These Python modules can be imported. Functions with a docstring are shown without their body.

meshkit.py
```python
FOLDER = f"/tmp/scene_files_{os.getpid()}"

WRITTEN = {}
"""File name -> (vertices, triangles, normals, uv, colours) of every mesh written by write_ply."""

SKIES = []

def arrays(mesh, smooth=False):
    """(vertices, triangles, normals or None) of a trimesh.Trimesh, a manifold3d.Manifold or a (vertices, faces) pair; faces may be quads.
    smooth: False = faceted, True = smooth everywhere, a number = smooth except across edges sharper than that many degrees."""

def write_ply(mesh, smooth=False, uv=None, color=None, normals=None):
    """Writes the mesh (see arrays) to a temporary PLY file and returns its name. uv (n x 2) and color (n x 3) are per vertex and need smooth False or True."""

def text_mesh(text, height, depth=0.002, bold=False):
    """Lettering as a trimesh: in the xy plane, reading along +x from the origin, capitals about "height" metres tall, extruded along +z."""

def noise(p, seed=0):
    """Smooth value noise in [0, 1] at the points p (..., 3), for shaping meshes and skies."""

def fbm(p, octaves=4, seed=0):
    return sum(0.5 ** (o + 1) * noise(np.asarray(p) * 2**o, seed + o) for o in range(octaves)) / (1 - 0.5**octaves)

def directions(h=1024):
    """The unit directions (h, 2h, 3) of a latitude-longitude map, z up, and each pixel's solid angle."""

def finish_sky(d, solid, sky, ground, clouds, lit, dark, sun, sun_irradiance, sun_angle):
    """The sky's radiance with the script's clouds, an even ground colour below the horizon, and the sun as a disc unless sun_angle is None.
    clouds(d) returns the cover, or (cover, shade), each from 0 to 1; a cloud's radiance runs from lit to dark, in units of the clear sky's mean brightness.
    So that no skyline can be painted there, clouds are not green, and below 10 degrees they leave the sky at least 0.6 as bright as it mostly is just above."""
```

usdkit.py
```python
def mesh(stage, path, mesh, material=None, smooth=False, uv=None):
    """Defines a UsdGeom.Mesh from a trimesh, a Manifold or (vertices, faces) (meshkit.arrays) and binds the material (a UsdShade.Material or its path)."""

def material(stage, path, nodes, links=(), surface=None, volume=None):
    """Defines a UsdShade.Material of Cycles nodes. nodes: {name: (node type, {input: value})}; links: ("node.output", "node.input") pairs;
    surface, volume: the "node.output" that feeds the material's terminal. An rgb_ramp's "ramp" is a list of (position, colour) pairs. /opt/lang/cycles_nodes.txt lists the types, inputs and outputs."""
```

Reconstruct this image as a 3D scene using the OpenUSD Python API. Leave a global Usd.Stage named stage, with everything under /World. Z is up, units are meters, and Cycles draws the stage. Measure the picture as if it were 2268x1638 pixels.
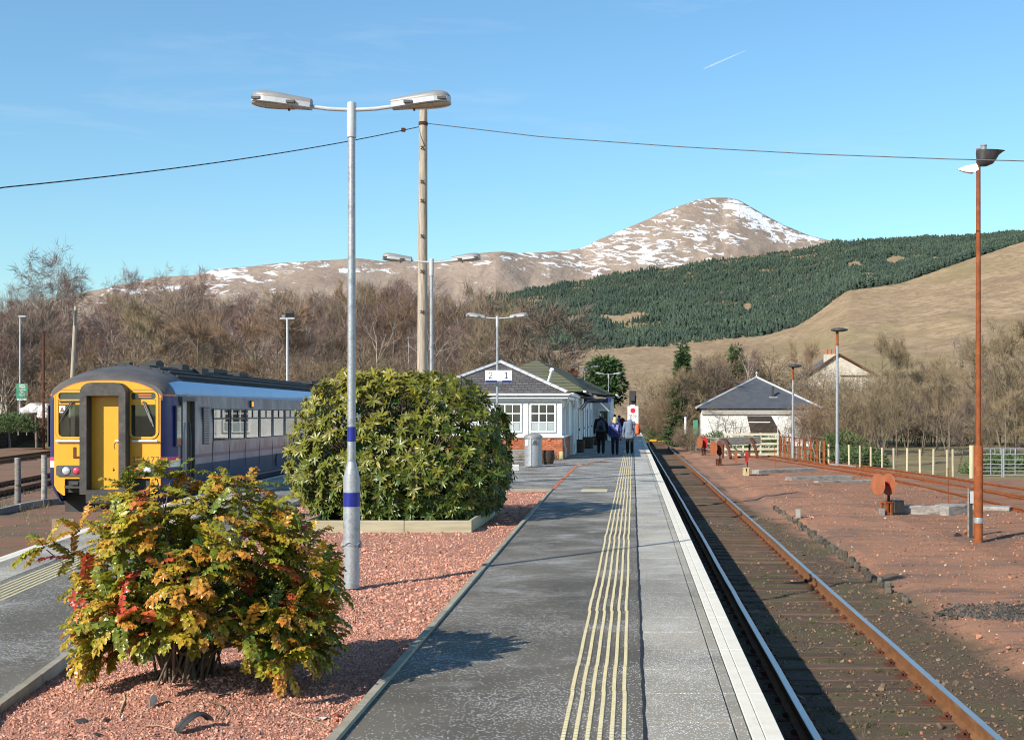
import math, random
import numpy as np
import trimesh, manifold3d, shapely
import meshkit, usdkit
from shapely.geometry import Polygon, LineString, Point
from pxr import Usd, UsdGeom, UsdLux, UsdShade, Gf, Sdf, Vt

random.seed(7)
RNG = np.random.default_rng(7)
stage = Usd.Stage.CreateInMemory()
UsdGeom.SetStageUpAxis(stage, 'Z'); UsdGeom.SetStageMetersPerUnit(stage, 1.0)
W = UsdGeom.Xform.Define(stage, '/World'); stage.SetDefaultPrim(W.GetPrim())
UsdGeom.Scope.Define(stage, '/World/Looks')

# ------------------------------------------------------------------ camera, sky, sun, exposure
# the photograph measures 2267 x 1638 units here; the tracks run along +y and vanish at (CX, CY)
K, CX, CY, HC = 2715.8, 1400.3, 916.5, 1.80
cam = UsdGeom.Camera.Define(stage, '/World/camera')
cam.CreateHorizontalApertureAttr(36.0)
cam.CreateFocalLengthAttr(36.0 * K / 2267.0)
cam.CreateHorizontalApertureOffsetAttr(-(CX - 1133.5) / 2267.0 * 36.0)
cam.CreateVerticalApertureOffsetAttr((CY - 819.0) / 2267.0 * 36.0)
cam.CreateClippingRangeAttr(Gf.Vec2f(0.1, 30000))
cam.CreateExposureAttr(0.66)
cx = UsdGeom.Xformable(cam); cx.AddTranslateOp().Set(Gf.Vec3d(0, 0, HC)); cx.AddRotateXOp().Set(90.0)
SUN = np.array([-0.645, -0.764, 0.0]); SUN /= np.linalg.norm(SUN)
EL = math.radians(31.0)
ROT = math.atan2(SUN[0], SUN[1])
SKY_STRENGTH, SUN_INTENSITY = 0.088, 1.25
dome = UsdLux.DomeLight.Define(stage, '/World/sky')
usdkit.material(stage, '/World/Looks/sky', {
    'tc': ('texture_coordinate', {}),
    'mp': ('mapping', {'scale': (2.2, 2.2, 15.0), 'rotation': (0.0, 0.10, 0.0)}),
    'n': ('noise_texture', {'scale': 1.6, 'detail': 6.0, 'roughness': 0.62, 'distortion': 0.5}),
    'r': ('map_range', {'from_min': 0.56, 'from_max': 0.80, 'to_min': 0.0, 'to_max': 0.22, 'clamp': True}),
    's': ('sky_texture', {'sky_type': 'single_scattering', 'sun_disc': False, 'sun_elevation': EL, 'sun_rotation': ROT,
                          'altitude': 100.0, 'air_density': 1.35, 'aerosol_density': 0.06, 'ozone_density': 2.6}),
    'h': ('mix_color', {'blend_type': 'multiply', 'fac': 1.0, 'b': (0.76, 1.05, 1.22)}),
    'm': ('mix_color', {'b': (5.6, 6.4, 7.4)}),
    'b': ('background_shader', {'strength': SKY_STRENGTH})},
    [('tc.generated', 'mp.vector'), ('mp.vector', 'n.vector'), ('n.fac', 'r.value'), ('s.color', 'h.a'), ('h.result', 'm.a'), ('r.result', 'm.fac'), ('m.result', 'b.color')],
    surface='b.background')
UsdShade.MaterialBindingAPI.Apply(dome.GetPrim()).Bind(UsdShade.Material.Get(stage, '/World/Looks/sky'))
sun = UsdLux.DistantLight.Define(stage, '/World/sun')
sun.CreateIntensityAttr(SUN_INTENSITY); sun.CreateAngleAttr(0.53); sun.CreateColorAttr(Gf.Vec3f(1.0, 0.93, 0.82)); sun.CreateNormalizeAttr(True)
sx = UsdGeom.Xformable(sun)
sx.AddRotateZOp().Set(math.degrees(math.atan2(SUN[0], -SUN[1])))
sx.AddRotateXOp().Set(90.0 - math.degrees(EL))

# ------------------------------------------------------------------ helpers
def at(x, y, z=0.0):
    """the point of the level z seen at photo unit (x, y)"""
    Y = (HC - z) * K / (y - CY)
    return np.array([(x - CX) / K * Y, Y, z])
def px(x, y, Y):
    """the point at distance Y seen at photo unit (x, y)"""
    return np.array([(x - CX) / K * Y, Y, HC - (y - CY) * Y / K])

used = {}
def numbered(path):
    n = used.get(path, -1) + 1
    used[path] = n
    return path if n == 0 else f'{path}_{n:03d}'
def ppath(parent):
    return '/World' if parent is None else (parent if isinstance(parent, str) else str(parent.GetPath()))
def data(prim, label=None, cat=None, group=None, kind=None):
    for k, v in (('label', label), ('category', cat), ('group', group), ('kind', kind)):
        if v: prim.SetCustomDataByKey(k, v)
    return prim
def thing(name, label, cat, loc=(0, 0, 0), rz=0.0, group=None, kind=None):
    x = UsdGeom.Xform.Define(stage, numbered('/World/' + name))
    x.AddTranslateOp().Set(Gf.Vec3d(*map(float, loc)))
    if rz: x.AddRotateZOp().Set(math.degrees(rz))
    return data(x.GetPrim(), label, cat, group, kind)
def structure(name):
    return data(UsdGeom.Xform.Define(stage, numbered('/World/' + name)).GetPrim(), kind='structure')
def obj(name, mesh, mat, parent=None, smooth=False, tint=None, **kw):
    if isinstance(mesh, MB): mesh = mesh.arrays()
    p = numbered(ppath(parent) + '/' + name)
    m = usdkit.mesh(stage, p, mesh, MAT[mat], smooth=smooth)
    if tint is not None:
        UsdGeom.PrimvarsAPI(m).CreatePrimvar('tint', Sdf.ValueTypeNames.Color3fArray, 'vertex').Set(Vt.Vec3fArray.FromNumpy(np.asarray(tint, np.float32)))
    return data(m.GetPrim(), **kw) if kw else m.GetPrim()
def dup(src, loc, rz=0.0, label=None, group=None, scale=None, name=None):
    was = src.GetCustomData()
    nm = name or src.GetName().rstrip('0123456789').rstrip('_')
    x = UsdGeom.Xform.Define(stage, numbered('/World/' + nm))
    x.AddTranslateOp().Set(Gf.Vec3d(*map(float, loc)))
    if rz: x.AddRotateZOp().Set(math.degrees(rz))
    if scale is not None: x.AddScaleOp().Set(Gf.Vec3f(*map(float, scale if np.ndim(scale) else (scale,) * 3)))
    p = x.GetPrim()
    p.GetReferences().AddInternalReference(src.GetPath()); p.SetInstanceable(True)
    return data(p, label or was['label'], was['category'], group or was.get('group'))
_cls = [0]
def proto(build):
    """a class prim with parts, for copies that are all references"""
    _cls[0] += 1
    c = stage.CreateClassPrim(f'/World/Looks/prototype_{_cls[0]:03d}')
    build(c)
    return c
def copy(cls, name, label, cat, loc, rz=0.0, scale=None, group=None):
    x = UsdGeom.Xform.Define(stage, numbered('/World/' + name))
    x.AddTranslateOp().Set(Gf.Vec3d(*map(float, loc)))
    if rz: x.AddRotateZOp().Set(math.degrees(rz))
    if scale is not None: x.AddScaleOp().Set(Gf.Vec3f(*map(float, scale if np.ndim(scale) else (scale,) * 3)))
    p = x.GetPrim(); p.GetReferences().AddInternalReference(cls.GetPath()); p.SetInstanceable(True)
    return data(p, label, cat, group)
def scatter(name, protos, pos, scale, mat=None, parent=None, yaw_only=False, seed=1, **kw):
    """a PointInstancer: protos is a list of (mesh, material)"""
    r = np.random.default_rng(seed)
    path = numbered(ppath(parent) + '/' + name)
    pi = UsdGeom.PointInstancer.Define(stage, path)
    rel = pi.CreatePrototypesRel()
    for i, (mesh, m, sm) in enumerate(protos):
        q = f'{path}/piece_{i:03d}' if i else f'{path}/piece'
        usdkit.mesh(stage, q, mesh.arrays() if isinstance(mesh, MB) else mesh, MAT[m], smooth=sm)
        rel.AddTarget(q)
    n = len(pos)
    pi.CreateProtoIndicesAttr(Vt.IntArray.FromNumpy(r.integers(0, len(protos), n).astype(np.int32)))
    pi.CreatePositionsAttr(Vt.Vec3fArray.FromNumpy(np.asarray(pos, np.float32)))
    s = np.asarray(scale, np.float32)
    if s.ndim == 1: s = np.repeat(s[:, None], 3, 1)
    pi.CreateScalesAttr(Vt.Vec3fArray.FromNumpy(s))
    if yaw_only:
        a = r.uniform(0, 2 * np.pi, n); q = np.stack([np.cos(a / 2), 0 * a, 0 * a, np.sin(a / 2)], 1)
    else:
        q = r.normal(size=(n, 4)); q /= np.linalg.norm(q, axis=1, keepdims=True)
    pi.CreateOrientationsAttr(Vt.QuathArray([Gf.Quath(*map(float, x)) for x in q]))
    return data(pi.GetPrim(), **kw)

def rotz(a):
    c, s = math.cos(a), math.sin(a)
    return np.array([[c, -s, 0], [s, c, 0], [0, 0, 1.0]])
def x3(a, b): return np.array([a[1] * b[2] - a[2] * b[1], a[2] * b[0] - a[0] * b[2], a[0] * b[1] - a[1] * b[0]])
def ln3(a): return math.sqrt(a[0] * a[0] + a[1] * a[1] + a[2] * a[2]) + 1e-12
def frame(d):
    d = np.asarray(d, float); d = d / ln3(d)
    a = x3((0, 0, 1.0) if abs(d[2]) < 0.95 else (1.0, 0, 0), d); a /= ln3(a)
    return a, x3(d, a), d
_k = 0.1; _V = []
for _x in (-1, 1):
    for _y in (-1, 1):
        for _z in (-1, 1): _V += [(_x * (1 - _k), _y * (1 - _k), _z), (_x * (1 - _k), _y, _z * (1 - _k)), (_x, _y * (1 - _k), _z * (1 - _k))]
_V = np.array(_V); _h = trimesh.convex.convex_hull(_V)
CHF = np.array([np.argmin(((_V - p) ** 2).sum(1)) for p in _h.vertices])[_h.faces]     # faces of a chamfered box, in the order its corners are listed

class MB:
    """collects shapes into one mesh"""
    def __init__(s): s.V, s.F, s.n = [], [], 0
    def add(s, v, f):
        v = np.asarray(v, float); f = np.asarray(f, int)
        if f.ndim == 2 and f.shape[1] == 4: f = np.vstack([f[:, [0, 1, 2]], f[:, [0, 2, 3]]])
        s.V.append(v); s.F.append(f + s.n); s.n += len(v)
        return s
    def tm(s, m): return s.add(m.vertices, m.faces)
    def arrays(s): return (np.vstack(s.V), np.vstack(s.F))
    def box(s, c, size, R=None, chamfer=0.0):
        x, y, z = np.asarray(size, float) / 2
        if chamfer:
            k = chamfer; V = []
            for sx_ in (-1, 1):
                for sy_ in (-1, 1):
                    for sz_ in (-1, 1):
                        V += [(sx_ * (x - k), sy_ * (y - k), sz_ * z), (sx_ * (x - k), sy_ * y, sz_ * (z - k)), (sx_ * x, sy_ * (y - k), sz_ * (z - k))]
            v, f = np.array(V), CHF
        else:
            v = np.array([(-x, -y, -z), (x, -y, -z), (x, y, -z), (-x, y, -z), (-x, -y, z), (x, -y, z), (x, y, z), (-x, y, z)])
            f = [(0, 3, 2, 1), (4, 5, 6, 7), (0, 1, 5, 4), (1, 2, 6, 5), (2, 3, 7, 6), (3, 0, 4, 7)]
        if R is not None: v = v @ np.asarray(R).T
        return s.add(v + np.asarray(c, float), f)
    def b2(s, lo, hi, chamfer=0.0):
        lo, hi = np.minimum(lo, hi), np.maximum(lo, hi)
        return s.box((lo + hi) / 2, hi - lo, chamfer=chamfer)
    def beam(s, p, q, w, h, chamfer=0.0):
        """a bar from p to q, w wide and h high"""
        p, q = np.asarray(p, float), np.asarray(q, float)
        a, b, d = frame(q - p)
        return s.box((p + q) / 2, (w, h, np.linalg.norm(q - p)), np.stack([a, b, d], 1), chamfer)
    def tube(s, pts, r, n=8, caps=True):
        pts = np.asarray(pts, float); k = len(pts)
        r = np.broadcast_to(np.asarray(r, float), (k,))
        T = np.gradient(pts, axis=0)
        a0, b0, _ = frame(T[0]); V = []; t = np.arange(n) * 2 * np.pi / n; ct, st = np.cos(t)[:, None], np.sin(t)[:, None]
        for i in range(k):
            d = T[i] / ln3(T[i])
            a = a0 - d * (a0 @ d); a /= ln3(a); b = x3(d, a); a0 = a
            V.append(pts[i] + r[i] * (ct * a + st * b))
        V = np.vstack(V); j = np.arange(n); j1 = (j + 1) % n; o = np.arange(k - 1)[:, None] * n
        s.add(V, np.stack([o + j, o + j1, o + n + j1, o + n + j], -1).reshape(-1, 4))
        if caps:
            c = [(0, j + 1, j) for j in range(1, n - 1)]; s.add(V[:n], c)
            s.add(V[-n:], [(0, j, j + 1) for j in range(1, n - 1)])
        return s
    def lathe(s, prof, n=20, c=(0, 0, 0), R=None):
        """profile of (r, z), bottom to top"""
        prof = np.asarray(prof, float); t = np.arange(n) * 2 * np.pi / n
        V = np.vstack([np.stack([p[0] * np.cos(t), p[0] * np.sin(t), np.full(n, p[1])], 1) for p in prof])
        F = [(i * n + j, i * n + (j + 1) % n, (i + 1) * n + (j + 1) % n, (i + 1) * n + j) for i in range(len(prof) - 1) for j in range(n)]
        if R is not None: V = V @ np.asarray(R).T
        return s.add(V + np.asarray(c, float), F)
    def prism(s, poly, d, c=(0, 0, 0), R=None):
        """a shapely polygon or point list in xy, d thick along z"""
        g = poly if hasattr(poly, 'exterior') else Polygon(poly)
        m = trimesh.creation.extrude_polygon(g, d, engine='earcut')
        v = np.array(m.vertices)
        if R is not None: v = v @ np.asarray(R).T
        return s.add(v + np.asarray(c, float), m.faces)
    def loft(s, rings, cap=True, closed=True):
        k, n = len(rings), len(rings[0]); V = np.vstack(rings); F = []
        for i in range(k - 1):
            for j in range(n if closed else n - 1):
                F.append((i * n + j, i * n + (j + 1) % n, (i + 1) * n + (j + 1) % n, (i + 1) * n + j))
        s.add(V, F)
        if cap and closed:
            for ring, rev in ((rings[0], True), (rings[-1], False)):
                c = np.mean(ring, 0); v = np.vstack([ring, c]); m = len(ring)
                s.add(v, [((j + 1) % m, j, m) if rev else (j, (j + 1) % m, m) for j in range(m)])
        return s
    def grid(s, P):
        """P: (a, b, 3) points"""
        a, b = P.shape[:2]; i = np.arange(a * b).reshape(a, b)
        return s.add(P.reshape(-1, 3), np.stack([i[:-1, :-1], i[1:, :-1], i[1:, 1:], i[:-1, 1:]], -1).reshape(-1, 4))
XZ = np.array([[1, 0, 0], [0, 0, -1], [0, 1, 0]], float)     # prism drawn in (x, z), thick towards -y
YZ = np.array([[0, 0, 1], [1, 0, 0], [0, 1, 0]], float)      # prism drawn in (y, z), thick towards +x
def rounded(x0, z0, x1, z1, r): return shapely.box(x0 + r, z0 + r, x1 - r, z1 - r).buffer(r, quad_segs=5)
def noise2(x, y, sc, seed=0, oct=4):
    return meshkit.fbm(np.stack([np.asarray(x) * sc, np.asarray(y) * sc, 0 * np.asarray(x)], -1), oct, seed)

# ------------------------------------------------------------------ materials
MAT = {}
def mat(name, c1, c2=None, scale=4.0, rough=0.6, metallic=0.0, bump=0.0, bscale=None, stretch=(1, 1, 1), detail=6.0, lo=0.35, hi=0.65, spec=0.5, coat=0.0,
        c3=None, s3=0.7, lo3=0.55, hi3=0.7, obj_space=False, jitter=0.0, bdist=0.02, coat_rough=0.05):
    c2 = c2 if c2 is not None else c1
    if rough >= 0.75 and spec == 0.5: spec = 0.2
    nodes = {'tc': ('texture_coordinate', {}), 'g': ('geometry', {}),
             'mp': ('mapping', {'scale': stretch}),
             'n': ('noise_texture', {'scale': scale, 'detail': detail, 'roughness': 0.6}),
             'r': ('map_range', {'from_min': lo, 'from_max': hi, 'to_min': 0.0, 'to_max': 1.0, 'clamp': True}),
             'm': ('mix_color', {'a': c1, 'b': c2}),
             'p': ('principled_bsdf', {'roughness': rough, 'metallic': metallic, 'specular_ior_level': spec, 'coat_weight': coat, 'coat_roughness': coat_rough})}
    links = [('tc.object' if obj_space else 'g.position', 'mp.vector'), ('mp.vector', 'n.vector'), ('n.fac', 'r.value'), ('r.result', 'm.fac')]
    out = 'm.result'
    if c3 is not None:
        nodes['n3'] = ('noise_texture', {'scale': s3, 'detail': 5.0, 'roughness': 0.65}); nodes['r3'] = ('map_range', {'from_min': lo3, 'from_max': hi3, 'to_min': 0.0, 'to_max': 1.0, 'clamp': True})
        nodes['m3'] = ('mix_color', {'b': c3})
        links += [('mp.vector', 'n3.vector'), ('n3.fac', 'r3.value'), ('r3.result', 'm3.fac'), (out, 'm3.a')]; out = 'm3.result'
    if jitter:
        nodes['oi'] = ('object_info', {}); nodes['jr'] = ('map_range', {'from_min': 0.0, 'from_max': 1.0, 'to_min': 1 - jitter, 'to_max': 1 + jitter})
        nodes['jm'] = ('vector_math', {'math_type': 'scale'})
        links += [('oi.random', 'jr.value'), (out, 'jm.vector1'), ('jr.result', 'jm.scale')]; out = 'jm.vector'
    links.append((out, 'p.base_color'))
    if bump:
        nodes['nb'] = ('noise_texture', {'scale': bscale or scale * 4, 'detail': 5.0, 'roughness': 0.65}); nodes['b'] = ('bump', {'strength': bump, 'distance': bdist})
        links += [('mp.vector', 'nb.vector'), ('nb.fac', 'b.height'), ('b.normal', 'p.normal')]
    MAT[name] = usdkit.material(stage, '/World/Looks/' + name, nodes, links, surface='p.BSDF')
def rawmat(name, nodes, links, surface):
    MAT[name] = usdkit.material(stage, '/World/Looks/' + name, nodes, links, surface=surface)

mat('galvanised', (0.25, 0.265, 0.28), (0.36, 0.375, 0.39), 45, 0.48, 0.4, 0.08, 60, obj_space=True, c3=(0.20, 0.215, 0.23), s3=9, lo3=0.55, hi3=0.68)
mat('grey_paint', (0.19, 0.185, 0.18), (0.22, 0.215, 0.21), 8, 0.45, obj_space=True)
mat('pale_paint', (0.36, 0.375, 0.39), (0.42, 0.435, 0.45), 8, 0.4, obj_space=True)
mat('whitewash', (0.80, 0.79, 0.75), (0.72, 0.71, 0.67), 2.0, 0.7, bump=0.2, bscale=20)
mat('white_paint', (0.78, 0.78, 0.76), (0.70, 0.70, 0.67), 3, 0.5, bump=0.05, bscale=20)
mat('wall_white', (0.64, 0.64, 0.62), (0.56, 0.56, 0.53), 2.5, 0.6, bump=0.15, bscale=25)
mat('blue_paint', (0.008, 0.014, 0.17), (0.012, 0.02, 0.20), 10, 0.35, obj_space=True)
mat('black_rubber', (0.018, 0.018, 0.019), (0.03, 0.03, 0.03), 20, 0.45, obj_space=True)
mat('dark_metal', (0.03, 0.03, 0.032), (0.055, 0.052, 0.05), 14, 0.5, 0.2, obj_space=True)
mat('weathered_pole', (0.42, 0.36, 0.28), (0.24, 0.20, 0.16), 3.0, 0.85, bump=0.5, bscale=8, stretch=(9, 9, 0.7), c3=(0.12, 0.10, 0.08), s3=1.2, lo3=0.58, hi3=0.75, obj_space=True)
mat('old_timber', (0.30, 0.28, 0.25), (0.17, 0.155, 0.14), 5, 0.9, bump=0.5, bscale=14, stretch=(1, 1, 3), c3=(0.09, 0.085, 0.07), s3=2, jitter=0.25)
mat('pale_timber', (0.36, 0.32, 0.22), (0.27, 0.24, 0.16), 3, 0.8, bump=0.25, bscale=10, stretch=(0.6, 3, 6), c3=(0.24, 0.25, 0.16), s3=1.3, lo3=0.6, hi3=0.8)
mat('new_timber', (0.46, 0.385, 0.25), (0.38, 0.32, 0.21), 3, 0.7, stretch=(3, 3, 1), jitter=0.2)
mat('cream_board', (0.66, 0.61, 0.46), (0.56, 0.50, 0.35), 3, 0.65, jitter=0.1)
mat('rust', (0.26, 0.075, 0.022), (0.17, 0.05, 0.02), 5, 0.85, bump=0.3, bscale=30, c3=(0.33, 0.12, 0.05), s3=2.2, obj_space=True, jitter=0.15)
mat('rust_dark', (0.12, 0.042, 0.022), (0.075, 0.032, 0.02), 6, 0.85, bump=0.3, bscale=30, jitter=0.2)
mat('disc_orange', (0.30, 0.092, 0.032), (0.22, 0.066, 0.026), 5, 0.7, c3=(0.26, 0.085, 0.04), s3=2, obj_space=True)
mat('disc_red', (0.45, 0.02, 0.02), (0.34, 0.016, 0.014), 5, 0.5, obj_space=True)
mat('plate_brown', (0.26, 0.19, 0.125), (0.21, 0.15, 0.10), 4, 0.8)
mat('train_white_dirty', (0.25, 0.225, 0.225), (0.19, 0.165, 0.17), 1.6, 0.34, obj_space=True, c3=(0.15, 0.115, 0.13), s3=1.2, bump=0.08, bscale=2.5, bdist=0.05)  # bands behind the door: dirt plus dimming by reflections, painted into the colour
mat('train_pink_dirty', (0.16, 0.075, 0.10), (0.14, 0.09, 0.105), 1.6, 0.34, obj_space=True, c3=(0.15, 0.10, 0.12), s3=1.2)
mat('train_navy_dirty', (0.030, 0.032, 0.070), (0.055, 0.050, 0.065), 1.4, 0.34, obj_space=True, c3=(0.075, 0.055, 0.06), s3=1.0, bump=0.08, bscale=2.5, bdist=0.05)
mat('rail_rust', (0.19, 0.085, 0.032), (0.13, 0.06, 0.028), 5, 0.85, bump=0.3, bscale=40, c3=(0.24, 0.12, 0.05), s3=1.5)
mat('rail_head', (0.50, 0.50, 0.51), (0.42, 0.42, 0.43), 4, 0.32, 0.9, stretch=(6, 0.3, 1))
mat('sleeper', (0.115, 0.075, 0.05), (0.065, 0.045, 0.034), 3, 0.95, bump=0.6, bscale=18, stretch=(0.7, 5, 5), c3=(0.10, 0.10, 0.045), s3=1.5, lo3=0.55, hi3=0.75, jitter=0.25)
mat('concrete', (0.30, 0.29, 0.26), (0.22, 0.215, 0.19), 6, 0.85, bump=0.25, bscale=50, jitter=0.12)
mat('kerb_stone', (0.33, 0.295, 0.225), (0.24, 0.215, 0.165), 5, 0.9, bump=0.3, bscale=60, c3=(0.22, 0.20, 0.15), s3=2.0, jitter=0.12)
mat('brick_orange', (0.42, 0.145, 0.07), (0.33, 0.105, 0.055), 12, 0.85, bump=0.2, bscale=60, jitter=0.25)
mat('stone_wall', (0.09, 0.082, 0.07), (0.045, 0.042, 0.036), 1.4, 0.95, bump=0.9, bscale=3, bdist=0.1)
mat('moss_roof', (0.095, 0.10, 0.05), (0.135, 0.135, 0.075), 2.0, 0.95, bump=0.4, bscale=9, c3=(0.075, 0.08, 0.055), s3=0.6)
mat('lead', (0.44, 0.46, 0.49), (0.54, 0.56, 0.58), 6, 0.5, 0.25)
mat('lead_seam', (0.20, 0.11, 0.06), (0.14, 0.09, 0.06), 6, 0.7)
mat('stone_grey', (0.40, 0.37, 0.33), (0.29, 0.27, 0.24), 14, 0.9, bump=0.5, bscale=40, obj_space=True)
mat('twig_straw', (0.42, 0.33, 0.22), (0.30, 0.22, 0.14), 14, 0.85)
mat('yellow_line', (0.50, 0.43, 0.24), (0.42, 0.355, 0.20), 9, 0.55, c3=(0.45, 0.41, 0.28), s3=3)
mat('bitumen', (0.014, 0.016, 0.021), (0.022, 0.024, 0.028), 10, 0.75, bump=0.4, bscale=30)
mat('sand_stone', (0.52, 0.44, 0.22), (0.42, 0.36, 0.20), 10, 0.85)
mat('skin', (0.52, 0.30, 0.22), (0.46, 0.26, 0.19), 20, 0.5)
mat('cloth_black', (0.010, 0.010, 0.012), (0.016, 0.016, 0.018), 30, 0.9)
mat('cloth_navy', (0.028, 0.035, 0.115), (0.038, 0.046, 0.14), 20, 0.9)
mat('cloth_lilac', (0.20, 0.23, 0.42), (0.17, 0.20, 0.38), 20, 0.9)
mat('cloth_grey', (0.15, 0.19, 0.25), (0.12, 0.155, 0.21), 20, 0.9)
mat('cloth_blue', (0.10, 0.24, 0.62), (0.08, 0.20, 0.55), 20, 0.8)
mat('cloth_maroon', (0.10, 0.012, 0.018), (0.075, 0.01, 0.015), 20, 0.85)
mat('cloth_orange', (0.80, 0.11, 0.02), (0.70, 0.09, 0.02), 20, 0.7)
mat('cloth_slate', (0.045, 0.055, 0.075), (0.06, 0.07, 0.09), 20, 0.85)
mat('hair_blond', (0.50, 0.37, 0.17), (0.36, 0.25, 0.11), 40, 0.6)
mat('hair_white', (0.62, 0.58, 0.54), (0.52, 0.48, 0.44), 40, 0.6)
mat('hair_dark', (0.02, 0.016, 0.013), (0.03, 0.024, 0.02), 40, 0.6)
mat('sign_green', (0.006, 0.20, 0.11), (0.006, 0.18, 0.10), 4, 0.45)
mat('sign_white', (0.82, 0.82, 0.82), None, 4, 0.4)
mat('sign_red', (0.62, 0.012, 0.03), None, 4, 0.4)
mat('sign_ink', (0.02, 0.025, 0.05), None, 4, 0.5)
mat('sign_navy', (0.01, 0.024, 0.12), None, 4, 0.4)
mat('teal_paint', (0.03, 0.26, 0.15), (0.05, 0.22, 0.14), 5, 0.6)
mat('bag_white', (0.72, 0.72, 0.72), (0.55, 0.54, 0.52), 6, 0.7, obj_space=True)
mat('barrel', (0.075, 0.045, 0.03), (0.045, 0.03, 0.022), 10, 0.8, obj_space=True)
mat('pot_clay', (0.40, 0.14, 0.06), (0.32, 0.11, 0.05), 8, 0.85)
mat('wire', (0.03, 0.035, 0.045), None, 4, 0.5)
mat('fence_wire', (0.20, 0.21, 0.21), None, 4, 0.5, 0.4)
# train
mat('train_yellow', (0.72, 0.325, 0.012), (0.66, 0.29, 0.012), 2, 0.42, coat=0.1, obj_space=True, c3=(0.56, 0.25, 0.02), s3=1.2, lo3=0.62, hi3=0.85)
mat('train_navy', (0.012, 0.015, 0.075), (0.017, 0.02, 0.09), 3, 0.35, obj_space=True, coat=0.2)
mat('train_pink', (0.60, 0.045, 0.16), (0.52, 0.04, 0.14), 3, 0.35, obj_space=True)
mat('train_white', (0.68, 0.66, 0.58), (0.62, 0.60, 0.53), 3, 0.35, obj_space=True)
mat('train_orange', (0.80, 0.17, 0.02), None, 3, 0.4)
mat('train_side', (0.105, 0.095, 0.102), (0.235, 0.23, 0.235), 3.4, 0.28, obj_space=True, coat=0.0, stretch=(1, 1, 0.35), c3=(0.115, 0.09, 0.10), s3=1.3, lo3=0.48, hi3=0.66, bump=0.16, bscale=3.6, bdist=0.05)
mat('train_band', (0.13, 0.205, 0.34), (0.16, 0.24, 0.38), 2, 0.35, obj_space=True, coat=0.3)
mat('train_roof', (0.030, 0.030, 0.031), (0.055, 0.051, 0.048), 1.4, 0.75, obj_space=True, c3=(0.075, 0.067, 0.06), s3=0.8, lo3=0.56, hi3=0.75)
mat('train_dome', (0.055, 0.052, 0.05), (0.095, 0.088, 0.082), 2.0, 0.6, obj_space=True, c3=(0.10, 0.076, 0.062), s3=1.3)
mat('gangway_steel', (0.028, 0.026, 0.023), (0.060, 0.055, 0.05), 5, 0.6, 0.1, bump=0.25, bscale=9, obj_space=True, c3=(0.10, 0.062, 0.04), s3=4, lo3=0.56, hi3=0.70)
mat('train_dark', (0.02, 0.02, 0.02), (0.035, 0.033, 0.03), 6, 0.7, obj_space=True)
mat('train_grey_door', (0.13, 0.155, 0.18), (0.16, 0.185, 0.21), 2, 0.25, obj_space=True, coat=0.3)
mat('panel_brown', (0.055, 0.042, 0.034), (0.035, 0.028, 0.024), 3, 0.9)
mat('cab_beige', (0.50, 0.47, 0.36), (0.44, 0.41, 0.31), 3, 0.6, obj_space=True)
mat('interior_pale', (0.62, 0.62, 0.60), (0.55, 0.55, 0.54), 3, 0.6, obj_space=True)
mat('handrail_white', (0.75, 0.74, 0.70), None, 3, 0.35)
mat('rubber_trim', (0.05, 0.052, 0.055), (0.075, 0.075, 0.078), 6, 0.5, obj_space=True)
mat('lens_clear', (0.62, 0.66, 0.70), (0.80, 0.82, 0.84), 60, 0.12, 0.5, obj_space=True)
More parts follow.
